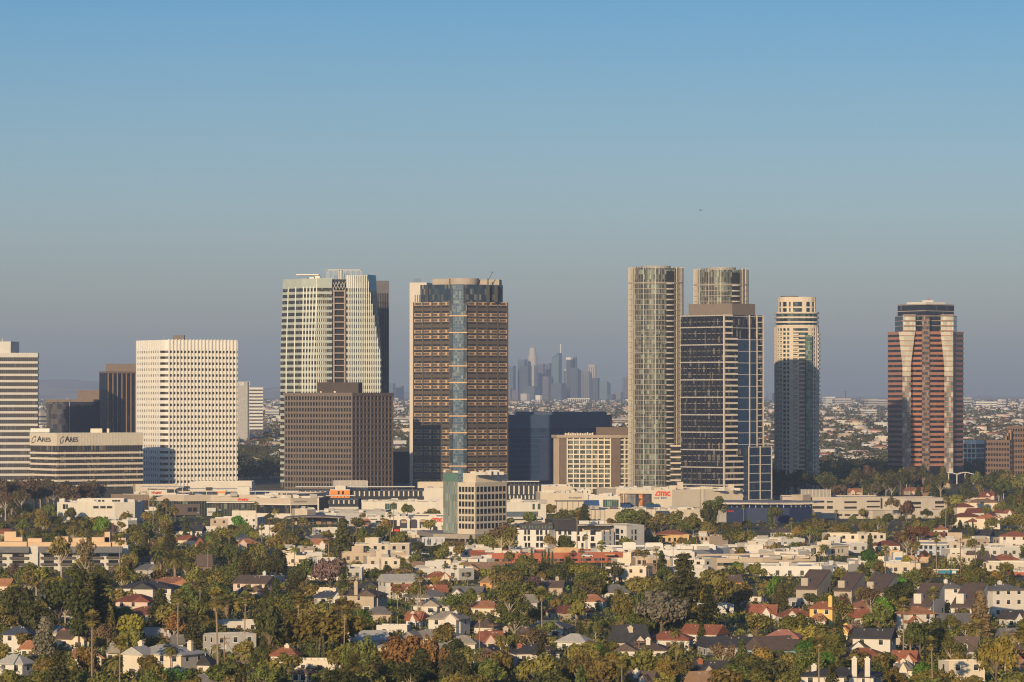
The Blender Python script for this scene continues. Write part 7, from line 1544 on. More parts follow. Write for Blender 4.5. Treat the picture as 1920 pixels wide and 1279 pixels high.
# hedges
def hedge(lab, x0, x1, yt, yb, col, dep=3):
    D = dist(yb); a, b = P(x0, D), P(x1, D); h = (yb-yt)*D/F; n = max(6, int(fl(a, b)/1.1)); rg = np.random.default_rng(int(x0))
    C = np.array([(a[0]+(b[0]-a[0])*(k+rg.uniform(0, 1))/n, D+rg.uniform(-dep/2, dep/2), z) for k in range(n) for z in np.arange(.6, h, 1.1)]); C[:, 2] *= rg.uniform(.85, 1.08, len(C))
    V, Fq = leaves(C, np.full(len(C), .95), 26, .34, rg); V = V-np.array([(a[0]+b[0])/2, D, 0])
    o = link('hedge', npmesh('hedge', V, Fq, [LV[col]]), None, ((a[0]+b[0])/2, D, 0)); tagm(o, lab, 'hedge', 'clipped hedges'); FOOT.append(((a[0]+b[0])/2, D, 2))
hedge('tall dark green hedge below the taupe slanted roof apartments', 1468, 1640, 1092, 1124, 'green', 5)
hedge('clipped hedge in front of the cream modern house at the bottom right', 1735, 1800, 1224, 1262, 'green'); hedge('clipped hedge right of the dark cypress row', 1480, 1540, 1160, 1188, 'dark'); hedge('long low hedge below the dark pyramid roofed cottage', 295, 362, 1254, 1290, 'bright'); hedge('squared dark hedge column under the long trunked palm', 358, 372, 1254, 1292, 'green'); hedge('tall hedge between the ochre house and the grey ranch house', 944, 1012, 1082, 1108, 'olive'); hedge('dark hedge behind the row of thin cypresses', 575, 640, 1196, 1236, 'cypress'); hedge('rounded brown green hedge below the narrow terracotta house', 1745, 1810, 1046, 1072, 'olive', 8); hedge('hedge along the foot of the flat roofed grey box house', 270, 330, 1262, 1300, 'olive', 6)
hedge('hedge of trees under the bright yellow house', 1560, 1640, 1152, 1176, 'green', 4)
# fill: the rest of the wooded streets, kept off the buildings that the photograph shows
def blocked(px0, px1, py0, py1, D, x, y, r, lim):
    """no tree inside a building, and no building more than partly hidden by all trees together"""
    for fx, fy, fr in FOOT:
        if (fx-x)**2+(fy-y)**2 < (fr+r*.62)**2: return True
    hit = []
    for i, (a, b, c, d, kd) in enumerate(KEEP):
        if kd > D-2:
            w = min(px1, b)-max(px0, a); h = min(py1, d)-max(py0, c)
            if w > 0 and h > 0:
                A = (b-a)*(d-c); k = lim if A < 1800 else lim*.55
                if COV.get(i, 0)+w*h > k*A: return True
                hit.append((i, w*h))
    for i, v in hit: COV[i] = COV.get(i, 0)+v
    return False
COV = {}
KC = [('broad', 'olive'), ('broad', 'green'), ('round', 'green'), ('round', 'dark'), ('broad', 'dark'), ('airy', 'green'), ('spread', 'olive'), ('broad', 'olive'), ('round', 'olive'), ('airy', 'olive'), ('bare', 'brown'), ('broad', 'green'), ('column', 'dark'), ('round', 'yellow'), ('bare', 'mauve'), ('broad', 'russet'), ('fan', 'palm'), ('round', 'bright'), ('queen', 'palm'), ('pine', 'conifer'), ('column', 'cypress'), ('deodar', 'conifer')]
KW = [15, 15, 11, 5, 5, 2.5, 8, 13, 9, 2.5, 1.5, 10, 3, 4, 1, .6, 4, 1.5, 3, 2, 2, 1.2]
rf = random.Random(5); n_fill = 0
for it in range(26000):
    if n_fill >= 950: break
    yb = rf.uniform(968, 1345) if rf.random() < .75 else rf.uniform(968, 1110); D = dist(yb); px = rf.uniform(-30, 1950)
    k, c = rf.choices(KC, KW)[0]
    if NK.get(k, 0) >= 285: k = rf.choice(('round', 'spread', 'bare', 'airy'))
    if NK.get(k, 0) >= 285: continue
    h = {'fan': rf.uniform(10, 18), 'queen': rf.uniform(6, 10), 'pine': rf.uniform(11, 16), 'airy': rf.uniform(9, 14), 'column': rf.uniform(7, 11), 'deodar': rf.uniform(9, 12)}.get(k, rf.uniform(4.8, 9.5))
    if it > 9000: h *= .72
    if D > 1900: h = min(h, 10)
    H, W = {'broad': (10, 10), 'round': (9, 8), 'airy': (15, 10), 'spread': (8.5, 13), 'bare': (9, 8.8), 'pine': (18, 8.4), 'deodar': (14, 10), 'column': (11, 3.8), 'fan': (18, 4.6), 'queen': (10, 7)}[k]
    w = W*h/H; x, y = P(px, D); wp = w/D*F*.5; yt = yb-h/D*F
    y0 = yt; y1 = yb if k not in ('fan',) else yt+(yb-yt)*.25
    if blocked(px-wp*.85, px+wp*.85, y0, y1, D, x, y, w*.5, .46): continue
    tree(k, c, x, y, h); n_fill += 1
print('fill', n_fill, 'of', it, 'trees', len(TREES))
# ground cover: shrubs and low garden growth, uncountable
def shrubs():
    rg = np.random.default_rng(21); n = 17500; yb = 965+rg.uniform(0, 1, n)**.85*400; D = 454400/(yb-752); px = rg.uniform(-200, 2120, n); x = (px-960)/F*D
    ok = np.ones(n, bool)
    ft = np.array([f for f in FOOT if f[2] > 3.2])
    for i in range(0, n, 500):
        d2 = (x[i:i+500, None]-ft[None, :, 0])**2+(D[i:i+500, None]-ft[None, :, 1])**2
        ok[i:i+500] = ~np.any(d2 < (ft[None, :, 2]*.92)**2, 1)
    x, D = x[ok], D[ok]; r = rg.uniform(.7, 1.9, len(x)); C = np.stack([x, D, r*.55], 1)
    ex = []; er = []                                  # foundation planting along the house fronts
    for hx, hy, Lx, d, th in FRONTS:
        for k in range(int(Lx*.85)):
            u, v = rg.uniform(-.55, .55)*Lx, -d*.5-rg.uniform(1.2, 7)
            q = rg.uniform(.7, 1.5); ex.append((hx+u*math.cos(th)-v*math.sin(th), hy+u*math.sin(th)+v*math.cos(th), q*.75)); er.append(q)
    C = np.concatenate([C, np.array(ex)]); r = np.concatenate([r, np.array(er)]); m = len(r)
    V, Fq = leaves(C, r, 22, .42, rg, .4, .75)
    me = npmesh('shrubs', V, Fq, [LV['olive'], LV['green'], LV['dark'], LV['brown'], LV['bright'], LV['yellow']])
    mi = np.repeat(rg.choice(6, m, p=[.28, .3, .26, .09, .03, .04]), 22).astype(np.int32); me.polygons.foreach_set('material_index', mi)
    struct(link('shrubs', me), 'stuff')
shrubs()
# ------------------------------------------------------------------ the city beyond the towers
def far_city():
    rg = np.random.default_rng(8)
    Ds = np.linspace(3300, 14300, 500); pys = np.array([HZ+(CAMZ-gz(d))/d*F for d in Ds])
    def sample(n, lo=3320, hi=14200):
        p = rg.uniform(np.interp(hi, Ds, pys), np.interp(lo, Ds, pys), n); D = np.interp(-p, -pys, Ds); px = rg.uniform(-80, 2000, n)
        return (px-CX)/F*D, D
    # low houses and blocks, one mesh: nobody could count them
    x, D = sample(14500); V = []; Fq = []; mi = []
    mats = [WALLS['white'], WALLS['cream'], WALLS['pink'], WALLS['tan'], WALLS['palegrey'], M('far_roof_dark', (.12,.11,.11), .9), M('far_roof_red', (.30,.12,.08), .9), M('far_roof_pale', (.55,.52,.47), .9)]
    for i in range(len(x)):
        w, d = rg.uniform(2.6, 5.5), rg.uniform(2.4, 4.6); h = rg.uniform(3, 6.5); 
        if rg.random() < .10: w *= 2.0; h *= 1.6
        if D[i] > 8000: w *= 1.1; h *= 1.15
        a = rg.uniform(-.8, .8); c, s = math.cos(a), math.sin(a); z = gz(D[i])-.5; k = len(V); fl_ = rg.random() < .45
        for zz, q in ((0, 1), (h, 1), (h+(0.0 if fl_ else 1.8), .35)):
            for ux, uy in ((-1,-1),(1,-1),(1,1),(-1,1)):
                if zz > h or (q < 1): ux2, uy2 = ux*w*.55, uy*d*.08
                else: ux2, uy2 = ux*w, uy*d
                V.append((x[i]+ux2*c-uy2*s, D[i]+ux2*s+uy2*c, z+zz))
        wm = rg.choice(5, p=[.22, .26, .14, .22, .16]); rm = rg.choice([5, 6, 7], p=[.36, .27, .37])
        for j in range(4): Fq.append((k+j, k+(j+1)%4, k+4+(j+1)%4, k+4+j)); mi.append(wm)
        if fl_: Fq.append((k+4, k+5, k+6, k+7)); mi.append(7)
        else:
            for j in range(4): Fq.append((k+4+j, k+4+(j+1)%4, k+8+(j+1)%4, k+8+j)); mi.append(rm)
            Fq.append((k+8, k+9, k+10, k+11)); mi.append(rm)
    me = npmesh('distant_houses', np.array(V), np.array(Fq), mats); me.polygons.foreach_set('material_index', np.array(mi, np.int32)); struct(link('distant_houses', me), 'stuff')
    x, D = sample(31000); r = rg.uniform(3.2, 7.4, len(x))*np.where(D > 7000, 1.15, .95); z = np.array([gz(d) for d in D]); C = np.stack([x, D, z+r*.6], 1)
    V, Fq = leaves(C, r, 12, 2.6, rg, .3, .8); me = npmesh('distant_trees', V, Fq, [LV['olive'], LV['dark'], LV['green']]); me.polygons.foreach_set('material_index', np.repeat(rg.choice(3, len(x), p=[.42, .2, .38]), 12).astype(np.int32)); struct(link('distant_trees', me), 'stuff')  # lighter leaf mix stands in for haze on the far trees
    # dark tree belts in the gaps between the towers
    for nm, x0, x1, D0, D1, n, h0, h1 in (('wood', 440, 530, 3020, 4050, 190, 8, 15), ('wood', 730, 780, 3100, 4200, 110, 9, 17), ('wood', 1440, 1680, 2900, 3330, 330, 9, 17), ('wood', 1800, 1935, 3060, 3330, 90, 9, 15), ('wood', 60, 200, 3140, 3500, 60, 8, 14), ('wood', 1140, 1190, 3100, 3500, 50, 8, 14)):
        px = rg.uniform(x0, x1, n); D = rg.uniform(D0, D1, n); h = rg.uniform(h0, h1, n); C = []; Rr = []
        for p, d, hh in zip(px, D, h):
            for k in range(5): C.append(((p-CX)/F*d+rg.normal(0, 2.2), d+rg.normal(0, 2.2), gz(d)+hh*rg.uniform(.3, .9))); Rr.append(hh*.24)
        V, Fq = leaves(np.array(C), np.array(Rr), 26, .9, rg); struct(link(nm, npmesh(nm, V, Fq, [LV['dark']])), 'stuff')
def downtown():
    D = 14000; zb = gz(D)-3
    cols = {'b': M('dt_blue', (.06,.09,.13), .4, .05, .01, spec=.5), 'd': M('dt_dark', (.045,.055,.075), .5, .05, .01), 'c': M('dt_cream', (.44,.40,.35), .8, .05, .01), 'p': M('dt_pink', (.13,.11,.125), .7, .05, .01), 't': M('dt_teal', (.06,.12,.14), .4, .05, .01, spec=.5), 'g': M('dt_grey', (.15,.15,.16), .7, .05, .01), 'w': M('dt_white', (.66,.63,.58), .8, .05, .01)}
    L_ = [ # x0,x1,top,colour,depth,label,crown
     (952, 967, 686, 'b', 200, 'hazy blue slab at the left end of the far downtown cluster', None), (970.5, 989, 674, 'b', 300, 'broad hazy blue block left of the tallest stepped tower', None), (974, 997, 686, 'd', 40, 'hazy dark slab in front left of the tallest stepped tower', None), (989, 1008, 652, 'c', 350, 'pale stepped round crowned skyscraper of the far downtown', 'step'), (1001, 1008.5, 685, 'b', 60, 'narrow hazy slab in front right of the stepped skyscraper', None), (1009, 1022.5, 682, 'p', 200, 'hazy pink grey tower right of the stepped skyscraper', None), (1023, 1034, 681, 't', 320, 'hazy teal tower between the pink towers and the spire', None), (1017, 1033, 706, 'p', 20, 'lower hazy pink tower in front of the teal one', None), (1034.5, 1053.5, 664, 't', 260, 'far skyscraper with curved sail top and thin spire', 'sail'), (1062, 1073.5, 670, 'd', 260, 'hazy dark slab with a pale top band right of the spire', 'band'), (1074.5, 1082, 669, 'b', 300, 'hazy slab with one bright edge right of the pale topped slab', 'edge'), (1068, 1090, 690, 'd', 60, 'hazy tower with a rounded shoulder in front of the bright edged slab', 'shoulder'), (1092, 1110.5, 696, 'g', 80, 'hazy grey tower with slightly arched top', 'shoulder'), (1103.5, 1120, 684, 'c', 320, 'sunlit cream tower behind the arched grey one', None), (1111, 1125, 709, 'd', 90, 'hazy low dark tower right of the cream one', None), (1124, 1145, 714, 't', 60, 'hazy teal tower with a sloping curved right side', 'slope'), (1152, 1169, 735, 'g', 60, 'low hazy grey block at the right of the cluster', None), (1168, 1186, 707, 'p', 200, 'hazy plum tower partly hidden by the round tower', None), (1033, 1062, 719, 'd', 0, 'broad low hazy block at the foot of the spire tower', None), (980, 1012, 724, 'd', 0, 'broad low hazy block at the foot of the stepped skyscraper', None), (1139, 1153, 739, 'd', 40, 'small hazy block beside the sloping teal tower', None), (1057, 1062.5, 692, 'c', 100, 'thin sunlit strip of a tower left of the pale topped slab', None), (952, 960, 727, 'p', -700, 'small pink block low at the left of the far cluster', None), (960, 976, 732, 'p', -800, 'pale pink low block below the hazy blue slabs', None), (976, 993, 738, 'c', -900, 'cream low block below the dark slab', None), (1004, 1017, 741, 'w', -900, 'small white low block below the pink towers', None), (1173, 1190, 752, 'c', -1500, 'cream low block beside the round tower', None),
     (729, 741, 719, 'b', 500, 'hazy block between the brown grid block and the gold tower', None), (741, 757, 724, 'g', 600, 'lower hazy grey block between the brown grid block and gold tower', None), (1439, 1452, 737, 'b', 0, 'small hazy blue block between the dark tower and the condominium', None)]
    for x0, x1, yt, c, dd, lab, cr in L_:
        d = D+dd; w = (x1-x0)/F*d; cx = P((x0+x1)/2, d)[0]; zt = Z(yt, d); m = cols[c]; g = gz(d)-3
        r = thing('skyscraper' if yt < 712 else 'far_building', lab, 'skyscraper' if yt < 712 else 'building', (cx, d, g), 0, 'hazy towers of the far downtown')
        dep = min(w, 45)
        fp = [(cx-w/2, d), (cx+w*.18, d-dep*.25), (cx+w/2, d+dep*.2), (cx+w/2, d+dep), (cx-w/2, d+dep)]
        if cr == 'step':
            e = lambda k: [(cx+w*k*math.cos(t), d+20+w*k*math.sin(t)) for t in lin(0, 2*math.pi, 21)[:-1]]
            core(r, e(.52), g, Z(706, d), m, 'wall'); core(r, e(.47), Z(706, d), Z(668, d), m, 'upper_wall'); core(r, e(.38), Z(668, d), Z(659, d), m, 'crown_wall'); core(r, e(.31), Z(659, d), zt, m, 'crown')
        elif cr == 'sail':
            core(r, fp, g, Z(674, d), m, 'wall'); b = MB(); b.prism(fp, Z(674, d), Z(668, d), [(p[0]+(w*.15 if p[0] < cx else 0), p[1]) for p in fp]); q = [(p[0]+(w*.15 if p[0] < cx else 0), p[1]) for p in fp]; b.prism(q, Z(668, d), Z(662, d), [(max(p[0], cx+w*.1), p[1]) for p in q]); b.build('sail_top', m, r)
            b = MB(); b.bar((cx+w*.38, d+8, Z(668, d)), (cx+w*.38, d+8, Z(645, d)), 3.2); b.build('spire', cols['w'], r)
        else:
            zz = zt-(10 if cr in ('shoulder', 'slope') else 0); core(r, fp, g, zz, m, 'wall')
            if cr == 'shoulder': b = MB(); b.prism(fp, zz, zt, [(p[0]-(w*.3 if p[0] > cx+w*.3 else 0), p[1]) for p in fp]); b.build('shoulder', m, r)
            if cr == 'slope': b = MB(); b.prism(fp, zz, zt, [(p[0]-(w*.35 if p[0] > cx+w*.3 else 0), p[1]) for p in fp]); b.build('sloping_top', m, r)
            if cr == 'band': bands(r, fp, [zt-9], 9, 1, cols['w'], 'top_band')
            if cr == 'edge': b = MB(); b.box(cx-w/2-4, cx-w/2-.2, d-2, d+20, g, zt-4); b.build('bright_edge', cols['w'], r)
            if yt < 712:
                k = MB()
                for f in (.2, .5, .8): q0, q1 = fp[0], fp[1]; k.fbox(q0, q1, fl(q0, q1)*f-1.2, fl(q0, q1)*f+1.2, g, zz-6, .6)
                k.build('window_strip', cols['d'], r)
    # long colonnaded hall below the cluster
    d = 12500; a, b = P(1066, d), P(1104, d); r = thing('hall', 'long white colonnaded hall below the far downtown towers', 'hall', (*at(a, b, .5), gz(d)))
    core(r, rear([a, b], 40), gz(d)-2, Z(748, d), cols['g'], 'wall'); bands(r, rear([a, b], 40), [Z(748, d)], 2.5, 3, cols['w'], 'roof'); fins(r, a, b, [fl(a, b)*k/10 for k in range(11)], gz(d), Z(748, d), 2.2, 3, cols['w'], 'column')
    # mid-distance blocks on the plain
    k = 0
    for x0, x1, yt, d, c, lab in ((1548, 1566, 744, 11000, 'w', 'pale far block right of the condominium on the horizon'), (1566, 1596, 747, 10500, 'c', 'long low cream far block on the horizon right of the condominium'), (1585, 1586, 733, 11500, 'g', 'thin far mast on the horizon left of the pink tower'), (1628, 1645, 748, 9500, 'c', 'cream far block left of the pink tower'), (1645, 1664, 749, 9600, 'c', 'second cream far block touching the pink tower'), (1806, 1822, 745, 9800, 'c', 'cream far block just right of the pink tower'), (1878, 1886, 749, 9000, 'w', 'small white far block near the right edge'), (1830, 1876, 753, 9200, 'w', 'long white far roof near the right edge'), (1625, 1644, 768, 7000, 'w', 'white hall roof in the far plain left of the pink tower'), (70, 86, 770, 5600, 'c', 'cream far apartment block between the left towers'), (76, 88, 773, 5000, 'c', 'second cream block between the left towers'), (466, 500, 790, 4600, 'p', 'low dusky pink block below the pale hazy towers'), (446, 472, 870, 3500, 'p', 'long red roofed low building right of the white tower'), (488, 524, 866, 3560, 'c', 'pale low building left of the green tower'), (736, 762, 826, 3900, 'w', 'white terraced houses between the brown and gold towers'), (738, 770, 783, 5600, 'c', 'cream far block between the brown and gold towers'), (1435, 1452, 790, 5200, 'c', 'cream far block between the dark tower and the condominium'), (1148, 1180, 785, 5400, 'c', 'cream far block above the hotel roof'), (505, 523, 768, 6500, 'w', 'white far block left of the green tower')):
        g = gz(d)-1; zt = max(Z(yt, d), g+6); a, b = P(x0, d), P(x1, d+8); r = thing('far_building' if x1-x0 > 2 else 'mast', lab, 'building' if x1-x0 > 2 else 'mast', (*at(a, b, .5), g), 0, 'far blocks on the plain')
        fp = rear([a, b], max(4, min(30, fl(a, b)))); core(r, fp, g, zt, cols[c], 'wall')
        if x1-x0 > 2: bands(r, fp, [zt-(zt-g)*f for f in (.28, .52, .76)], (zt-g)*.08, .3, cols['d'], 'window_band'); m = MB(); q = at(a, b, .4); m.box(q[0]-3, q[0]+3, d+4, d+9, zt, zt+3); m.build('roof_box', cols['g'], r)
far_city(); downtown()
# small helicopter in the sky
d = 9000; x, y = P(1313, d); z = Z(394, d); r = thing('helicopter', 'tiny dark helicopter in the clear sky above the right towers', 'helicopter', (x, y, z), world=False)
m = MB(); m.tube([(-2.2, 0, 0), (-1.2, 0, .1), (.6, 0, .1), (1.6, 0, .3), (5.2, 0, .9)], [.3, 1.1, 1.2, .5, .15], 8); link('fuselage', m.mesh('fuselage', (0,0,0), [BLACKM]), r)
m = MB(); m.box(-5, 5, -.15, .15, 1.75, 1.85); m.box(-.15, .15, -5, 5, 1.75, 1.85); m.bar((0, 0, 1), (0, 0, 1.8), .25); link('rotor', m.mesh('rotor', (0,0,0), [BLACKM]), r)
m = MB(); m.box(4.9, 5.3, -.1, .1, .4, 2.0); link('tail_fin', m.mesh('tail_fin', (0,0,0), [BLACKM]), r)
m = MB(); m.bar((-1.6, -.9, -1.5), (1.6, -.9, -1.5), .15); m.bar((-1.6, .9, -1.5), (1.6, .9, -1.5), .15); m.bar((-.8, -.9, -1.5), (-.8, 0, -.6), .12); m.bar((.8, .9, -1.5), (.8, 0, -.6), .12); link('skids', m.mesh('skids', (0,0,0), [BLACKM]), r)
# ------------------------------------------------------------------ street furniture, billboards, cars
WOODP = M('pole_wood', (.20,.13,.085), .95, .15, .8)
def pole(px, yt, yb, lab, drum=True):
    D = dist(yb); x, y = P(px, D); h = (yb-yt)*D/F; r = thing('utility_pole', lab, 'utility pole', (x, y, 0), 0, 'wooden utility poles', world=False)
    m = MB(); m.tube([(0,0,-.3), (0,0,h)], [.2, .13], 7); link('shaft', m.mesh('shaft', (0,0,0), [WOODP]), r)
    for k in range(2):
        m = MB(); m.box(-1.25, 1.25, -.07, .07, h-.7-1.1*k, h-.55-1.1*k)
        for u in (-1.1, -.4, .4, 1.1): m.box(u-.05, u+.05, -.05, .05, h-.55-1.1*k, h-.35-1.1*k)
        link('crossarm', m.mesh('crossarm', (0,0,0), [WOODP]), r)
    if drum: m = MB(); m.tube([(.35, -.1, h-3.2), (.35, -.1, h-2.1)], [.3, .3], 8); link('transformer', m.mesh('transformer', (0,0,0), [LGREY]), r)
    return (x, y, h)
PO = [(1022, 1206, 1250, 'utility pole with two crossarms above the pale hip roofed bungalow trees'), (1079, 1160, 1192, 'utility pole between the grey ranch house and the big cream gabled house'), (1353, 1170, 1200, 'utility pole with pale lamp right of the plain red roof'), (664, 1079, 1116, 'utility pole with white drum above the taupe house'), (313, 1166, 1222, 'utility pole with white drum left of the cream house with two chimneys'), (923, 1168, 1214, 'utility pole in front of the brown grey hip roofed bungalow'), (543, 1212, 1262, 'dark utility pole beside the little red tiled cottage'), (686, 1028, 1056, 'utility pole with white drum below the cinema trees'), (1801, 1008, 1076, 'slim utility pole behind the rounded brown hedge'), (1829, 1018, 1084, 'utility pole with crossarms left of the yellow panelled apartments'), (1716, 1028, 1080, 'bare utility pole left of the narrow terracotta house'), (1228, 972, 1012, 'utility pole among the green trees below the cream podium wall'), (1328, 992, 1024, 'utility pole with insulators left of the tan stucco house'), (1096, 1122, 1160, 'thin utility pole right of the neat orange tiled house'), (421, 1192, 1262, 'utility pole in front of the flat roofed grey box house'), (1604, 1252, 1300, 'dark utility pole in front of the large white house at the bottom'), (1536, 1200, 1234, 'pale utility pole right of the broad green trees'), (1198, 1200, 1240, 'dark utility pole by the low bungalow with big white chimney'), (453, 1225, 1290, 'utility pole with thin crossarms below the flat roofed grey box house')]
pts = [pole(*p) for p in PO]
land_ = None
def wire(a, b, lab):
    m = MB(); A = Vector((a[0], a[1], a[2]-.4)); B = Vector((b[0], b[1], b[2]-.4)); q = []
    for k in range(13): t = k/12; p = A.lerp(B, t); p.z -= 4*t*(1-t)*1.1; q.append(p)
    for k in range(12): m.bar(q[k], q[k+1], .05)
    c = (A+B)/2; o = link('power_line', m.mesh('power_line', tuple(c), [BLACKM]), None, tuple(c)); tagm(o, lab, 'power line', 'overhead power lines')
wire(pts[0], pts[17], 'sagging power line left of the low bungalow with big white chimney'); wire(pts[14], pts[18], 'sagging power line in front of the flat roofed grey box house'); wire(pts[8], pts[9], 'sagging power line between the two slim poles near the right edge')
# street lamps
for px, yt, yb, lab in ((766 if False else 300, 1240, 1290, 'tall street lamp at the bottom left of the large cream house'), (536, 1250, 1296, 'grey street lamp left of the small square tan house'), (366, 962, 1000, 'dark street lamp below the white banner of the shopping centre'), (450, 950, 1000, 'street lamp in front of the white stucco flats'), (604, 955, 985, 'thin street lamp right of the wide thin pavilion roof'), (1087, 1040, 1080, 'street lamp in front of the brick red building'), (987, 1040, 1070, 'street lamp left of the dark cypress group'), (875, 1015, 1046, 'street lamp below the cream office block')):
    D = dist(yb); x, y = P(px, D); h = (yb-yt)*D/F; r = thing('street_lamp', lab, 'street lamp', (x, y, 0), 0, 'street lamps', world=False)
    m = MB(); m.tube([(0,0,-.2), (0,0,h*.9), (.2,0,h), (1.3,0,h+.15)], [.13, .09, .07, .05], 6); link('post', m.mesh('post', (0,0,0), [DGREY]), r)
    m = MB(); m.box(1.1, 1.8, -.14, .14, h+.05, h+.22); link('lamp_head', m.mesh('lamp_head', (0,0,0), [LGREY]), r)
# billboards
D = 1640; a, b = P(791, D), P(834, D); r = thing('billboard', 'pale grey billboard with a dark figure and a thin red ring', 'billboard', (*at(a, b, .5), 0)); l = fl(a, b)
MB().fbox(a, b, 0, l, Z(1022, D), Z(1007, D), .15, .25).build('panel', M('billboard_grey', (.44,.46,.48), .5, .06), r)
m = MB(); [m.bar((*at(a, b, f), 0), (*at(a, b, f), Z(1010, D)), .3) for f in (.12, .38, .62, .88)]; m.build('leg', DGREY, r); MB().fbox(a, b, -.2, l+.2, Z(1023.2, D), Z(1022, D), .9, .2).build('catwalk', LGREY, r)
ngon_on(r, [(-.5, 0), (.5, 0), (.62, .9), (.75, 1.7), (.45, 2.4), (.12, 2.6), (.2, 3.0), (0, 3.25), (-.2, 3.0), (-.12, 2.6), (-.5, 2.3), (-.7, 1.5)], a, b, l*.29, Z(1021.8, D), M('figure_dark', (.10,.10,.11), .6), 'printed_figure', .16, .03)
ngon_on(r, ring_pts(.78, .13), a, b, l*.73, Z(1013.5, D), M('ring_red', (.50,.18,.16), .6), 'printed_ring', .16, .03); MB().fbox(a, b, l*.68, l*.77, Z(1014, D), Z(1013.2, D), .18, 0).build('printed_bar', M('ring_red', (.50,.18,.16)), r)
land('the pale grey billboard', 812, 1014, D)
D = 1405; a, b = P(1742, D), P(1800, D); l = fl(a, b); U = lambda px: l*(px-1742)/58.0; r = thing('billboard', 'teal blue billboard with white lettering lines and a portrait at its right', 'billboard', (*at(a, b, .5), 0))
MB().fbox(a, b, U(1760), U(1792), Z(1085, D), Z(1069.5, D), .15, .25).build('panel', M('billboard_teal', (.02,.21,.34), .5, .05), r); MB().fbox(a, b, U(1745), U(1760), Z(1085, D), Z(1069.5, D), 0, .2).build('back_panel', GREY, r)
m = MB(); [m.bar((*at(a, b, f), 0), (*at(a, b, f), Z(1072, D)), .35) for f in (.3, .55, .8)]; m.build('leg', DGREY, r); MB().fbox(a, b, U(1744), U(1798), Z(1069.3, D), Z(1067, D), .8, .3).build('top_walk', WHITE, r)
text(r, 'Health planning', a, b, U(1761.8), Z(1076.5, D), .50, WHITE, out=.17, bold=.03, ext=.02); text(r, "it's more than", a, b, U(1761.8), Z(1080.5, D), .50, WHITE, out=.17, bold=.03, ext=.02); text(r, 'just a plan', a, b, U(1761.2), Z(1084.2, D), .50, WHITE, out=.17, bold=.03, ext=.02)
ngon_on(r, [(0, 0), (1.7, 0), (1.7, 2.95), (.35, 2.95), (.1, 1.6)], a, b, U(1784), Z(1085, D), M('billboard_pale', (.55,.60,.58), .5), 'pale_panel', .16, .03); ngon_on(r, [(math.cos(t)*.42, math.sin(t)*.55) for t in lin(0, 6.0, 14)], a, b, U(1788.5), Z(1076.5, D), M('portrait_skin', (.45,.27,.19), .6), 'portrait_face', .2, .03); ngon_on(r, [(-.7, 0), (.7, 0), (.5, .75), (.15, 1.0), (-.15, 1.0), (-.5, .75)], a, b, U(1788.5), Z(1085, D), M('portrait_coat', (.03,.03,.05), .6), 'portrait_coat', .2, .03)
land('the teal blue billboard', 1775, 1077, D)
# cars
CARC = {'white': M('car_white', (.72,.72,.70), .3, .03, spec=.6), 'black': M('car_black', (.02,.02,.024), .25, .05, spec=.6), 'silver': M('car_silver', (.40,.41,.42), .3, .04, spec=.6), 'navy': M('car_navy', (.03,.05,.12), .25, .05, spec=.6), 'red': M('car_red', (.35,.03,.025), .3, .05, spec=.6)}
TYRE = M('tyre', (.02,.02,.02), .9)
_cm = {}
def car(x, y, z, rz, c, lab):
    if c not in _cm:
        m = MB(); pr = [(-2.2, .35), (2.2, .35), (2.25, .75), (1.1, .95), (-2.1, 1.0), (-2.25, .7)]
        for s in (-.88, .88):
            q = [(u, s, v) for u, v in pr]; m.poly(q if s < 0 else q[::-1])
        for k in range(6): (u0, v0), (u1, v1) = pr[k], pr[(k+1) % 6]; m.poly([(u0, -.88, v0), (u0, .88, v0), (u1, .88, v1), (u1, -.88, v1)])
        body = m.mesh('body', (0,0,0), [CARC[c]])
        m = MB(); m.prism([(-1.9, -.8), (1.0, -.8), (1.0, .8), (-1.9, .8)], .95, 1.42, [(-1.4, -.65), (.3, -.65), (.3, .65), (-1.4, .65)]); cab = m.mesh('cabin', (0,0,0), [WG])
        m = MB(); m.prism([(-1.4, -.66), (.3, -.66), (.3, .66), (-1.4, .66)], 1.42, 1.47); rf = m.mesh('roof', (0,0,0), [CARC[c]])
        m = MB(); m.tube([(0, -.12, 0), (0, .12, 0)], [.33, .33], 10); _cm[c] = (body, cab, rf, m.mesh('wheel', (0,0,0), [TYRE]))
    b, cb, rf, w = _cm[c]; r = thing('parked_car', lab, 'car', (x, y, z), rz, 'parked cars', world=False)
    link('body', b, r); link('cabin', cb, r); link('roof', rf, r)
    for u in (-1.4, 1.4):
        for v in (-.82, .82): link('wheel', w, r, (u, v, .33))
D = 2098; zc = Z(928, 2090)-.9+.02
for px, dy, c, lab in ((300, 10, 'navy', 'navy car leftmost on the shopping centre roof beside the sign wall'), (312, 13, 'black', 'black car second from left on the shopping centre roof'), (333, 6, 'white', 'white car left of two on the shopping centre roof'), (347, 6, 'white', 'white car right of two on the shopping centre roof'), (358, 11, 'black', 'black car just right of the white pair on the roof'), (398, 12, 'navy', 'navy car left of the orange kiosk on the shopping centre roof'), (372, 13, 'silver', 'silver car in the middle of the shopping centre roof')): car(P(px, D+dy)[0], D+dy, zc, .15, c, lab)
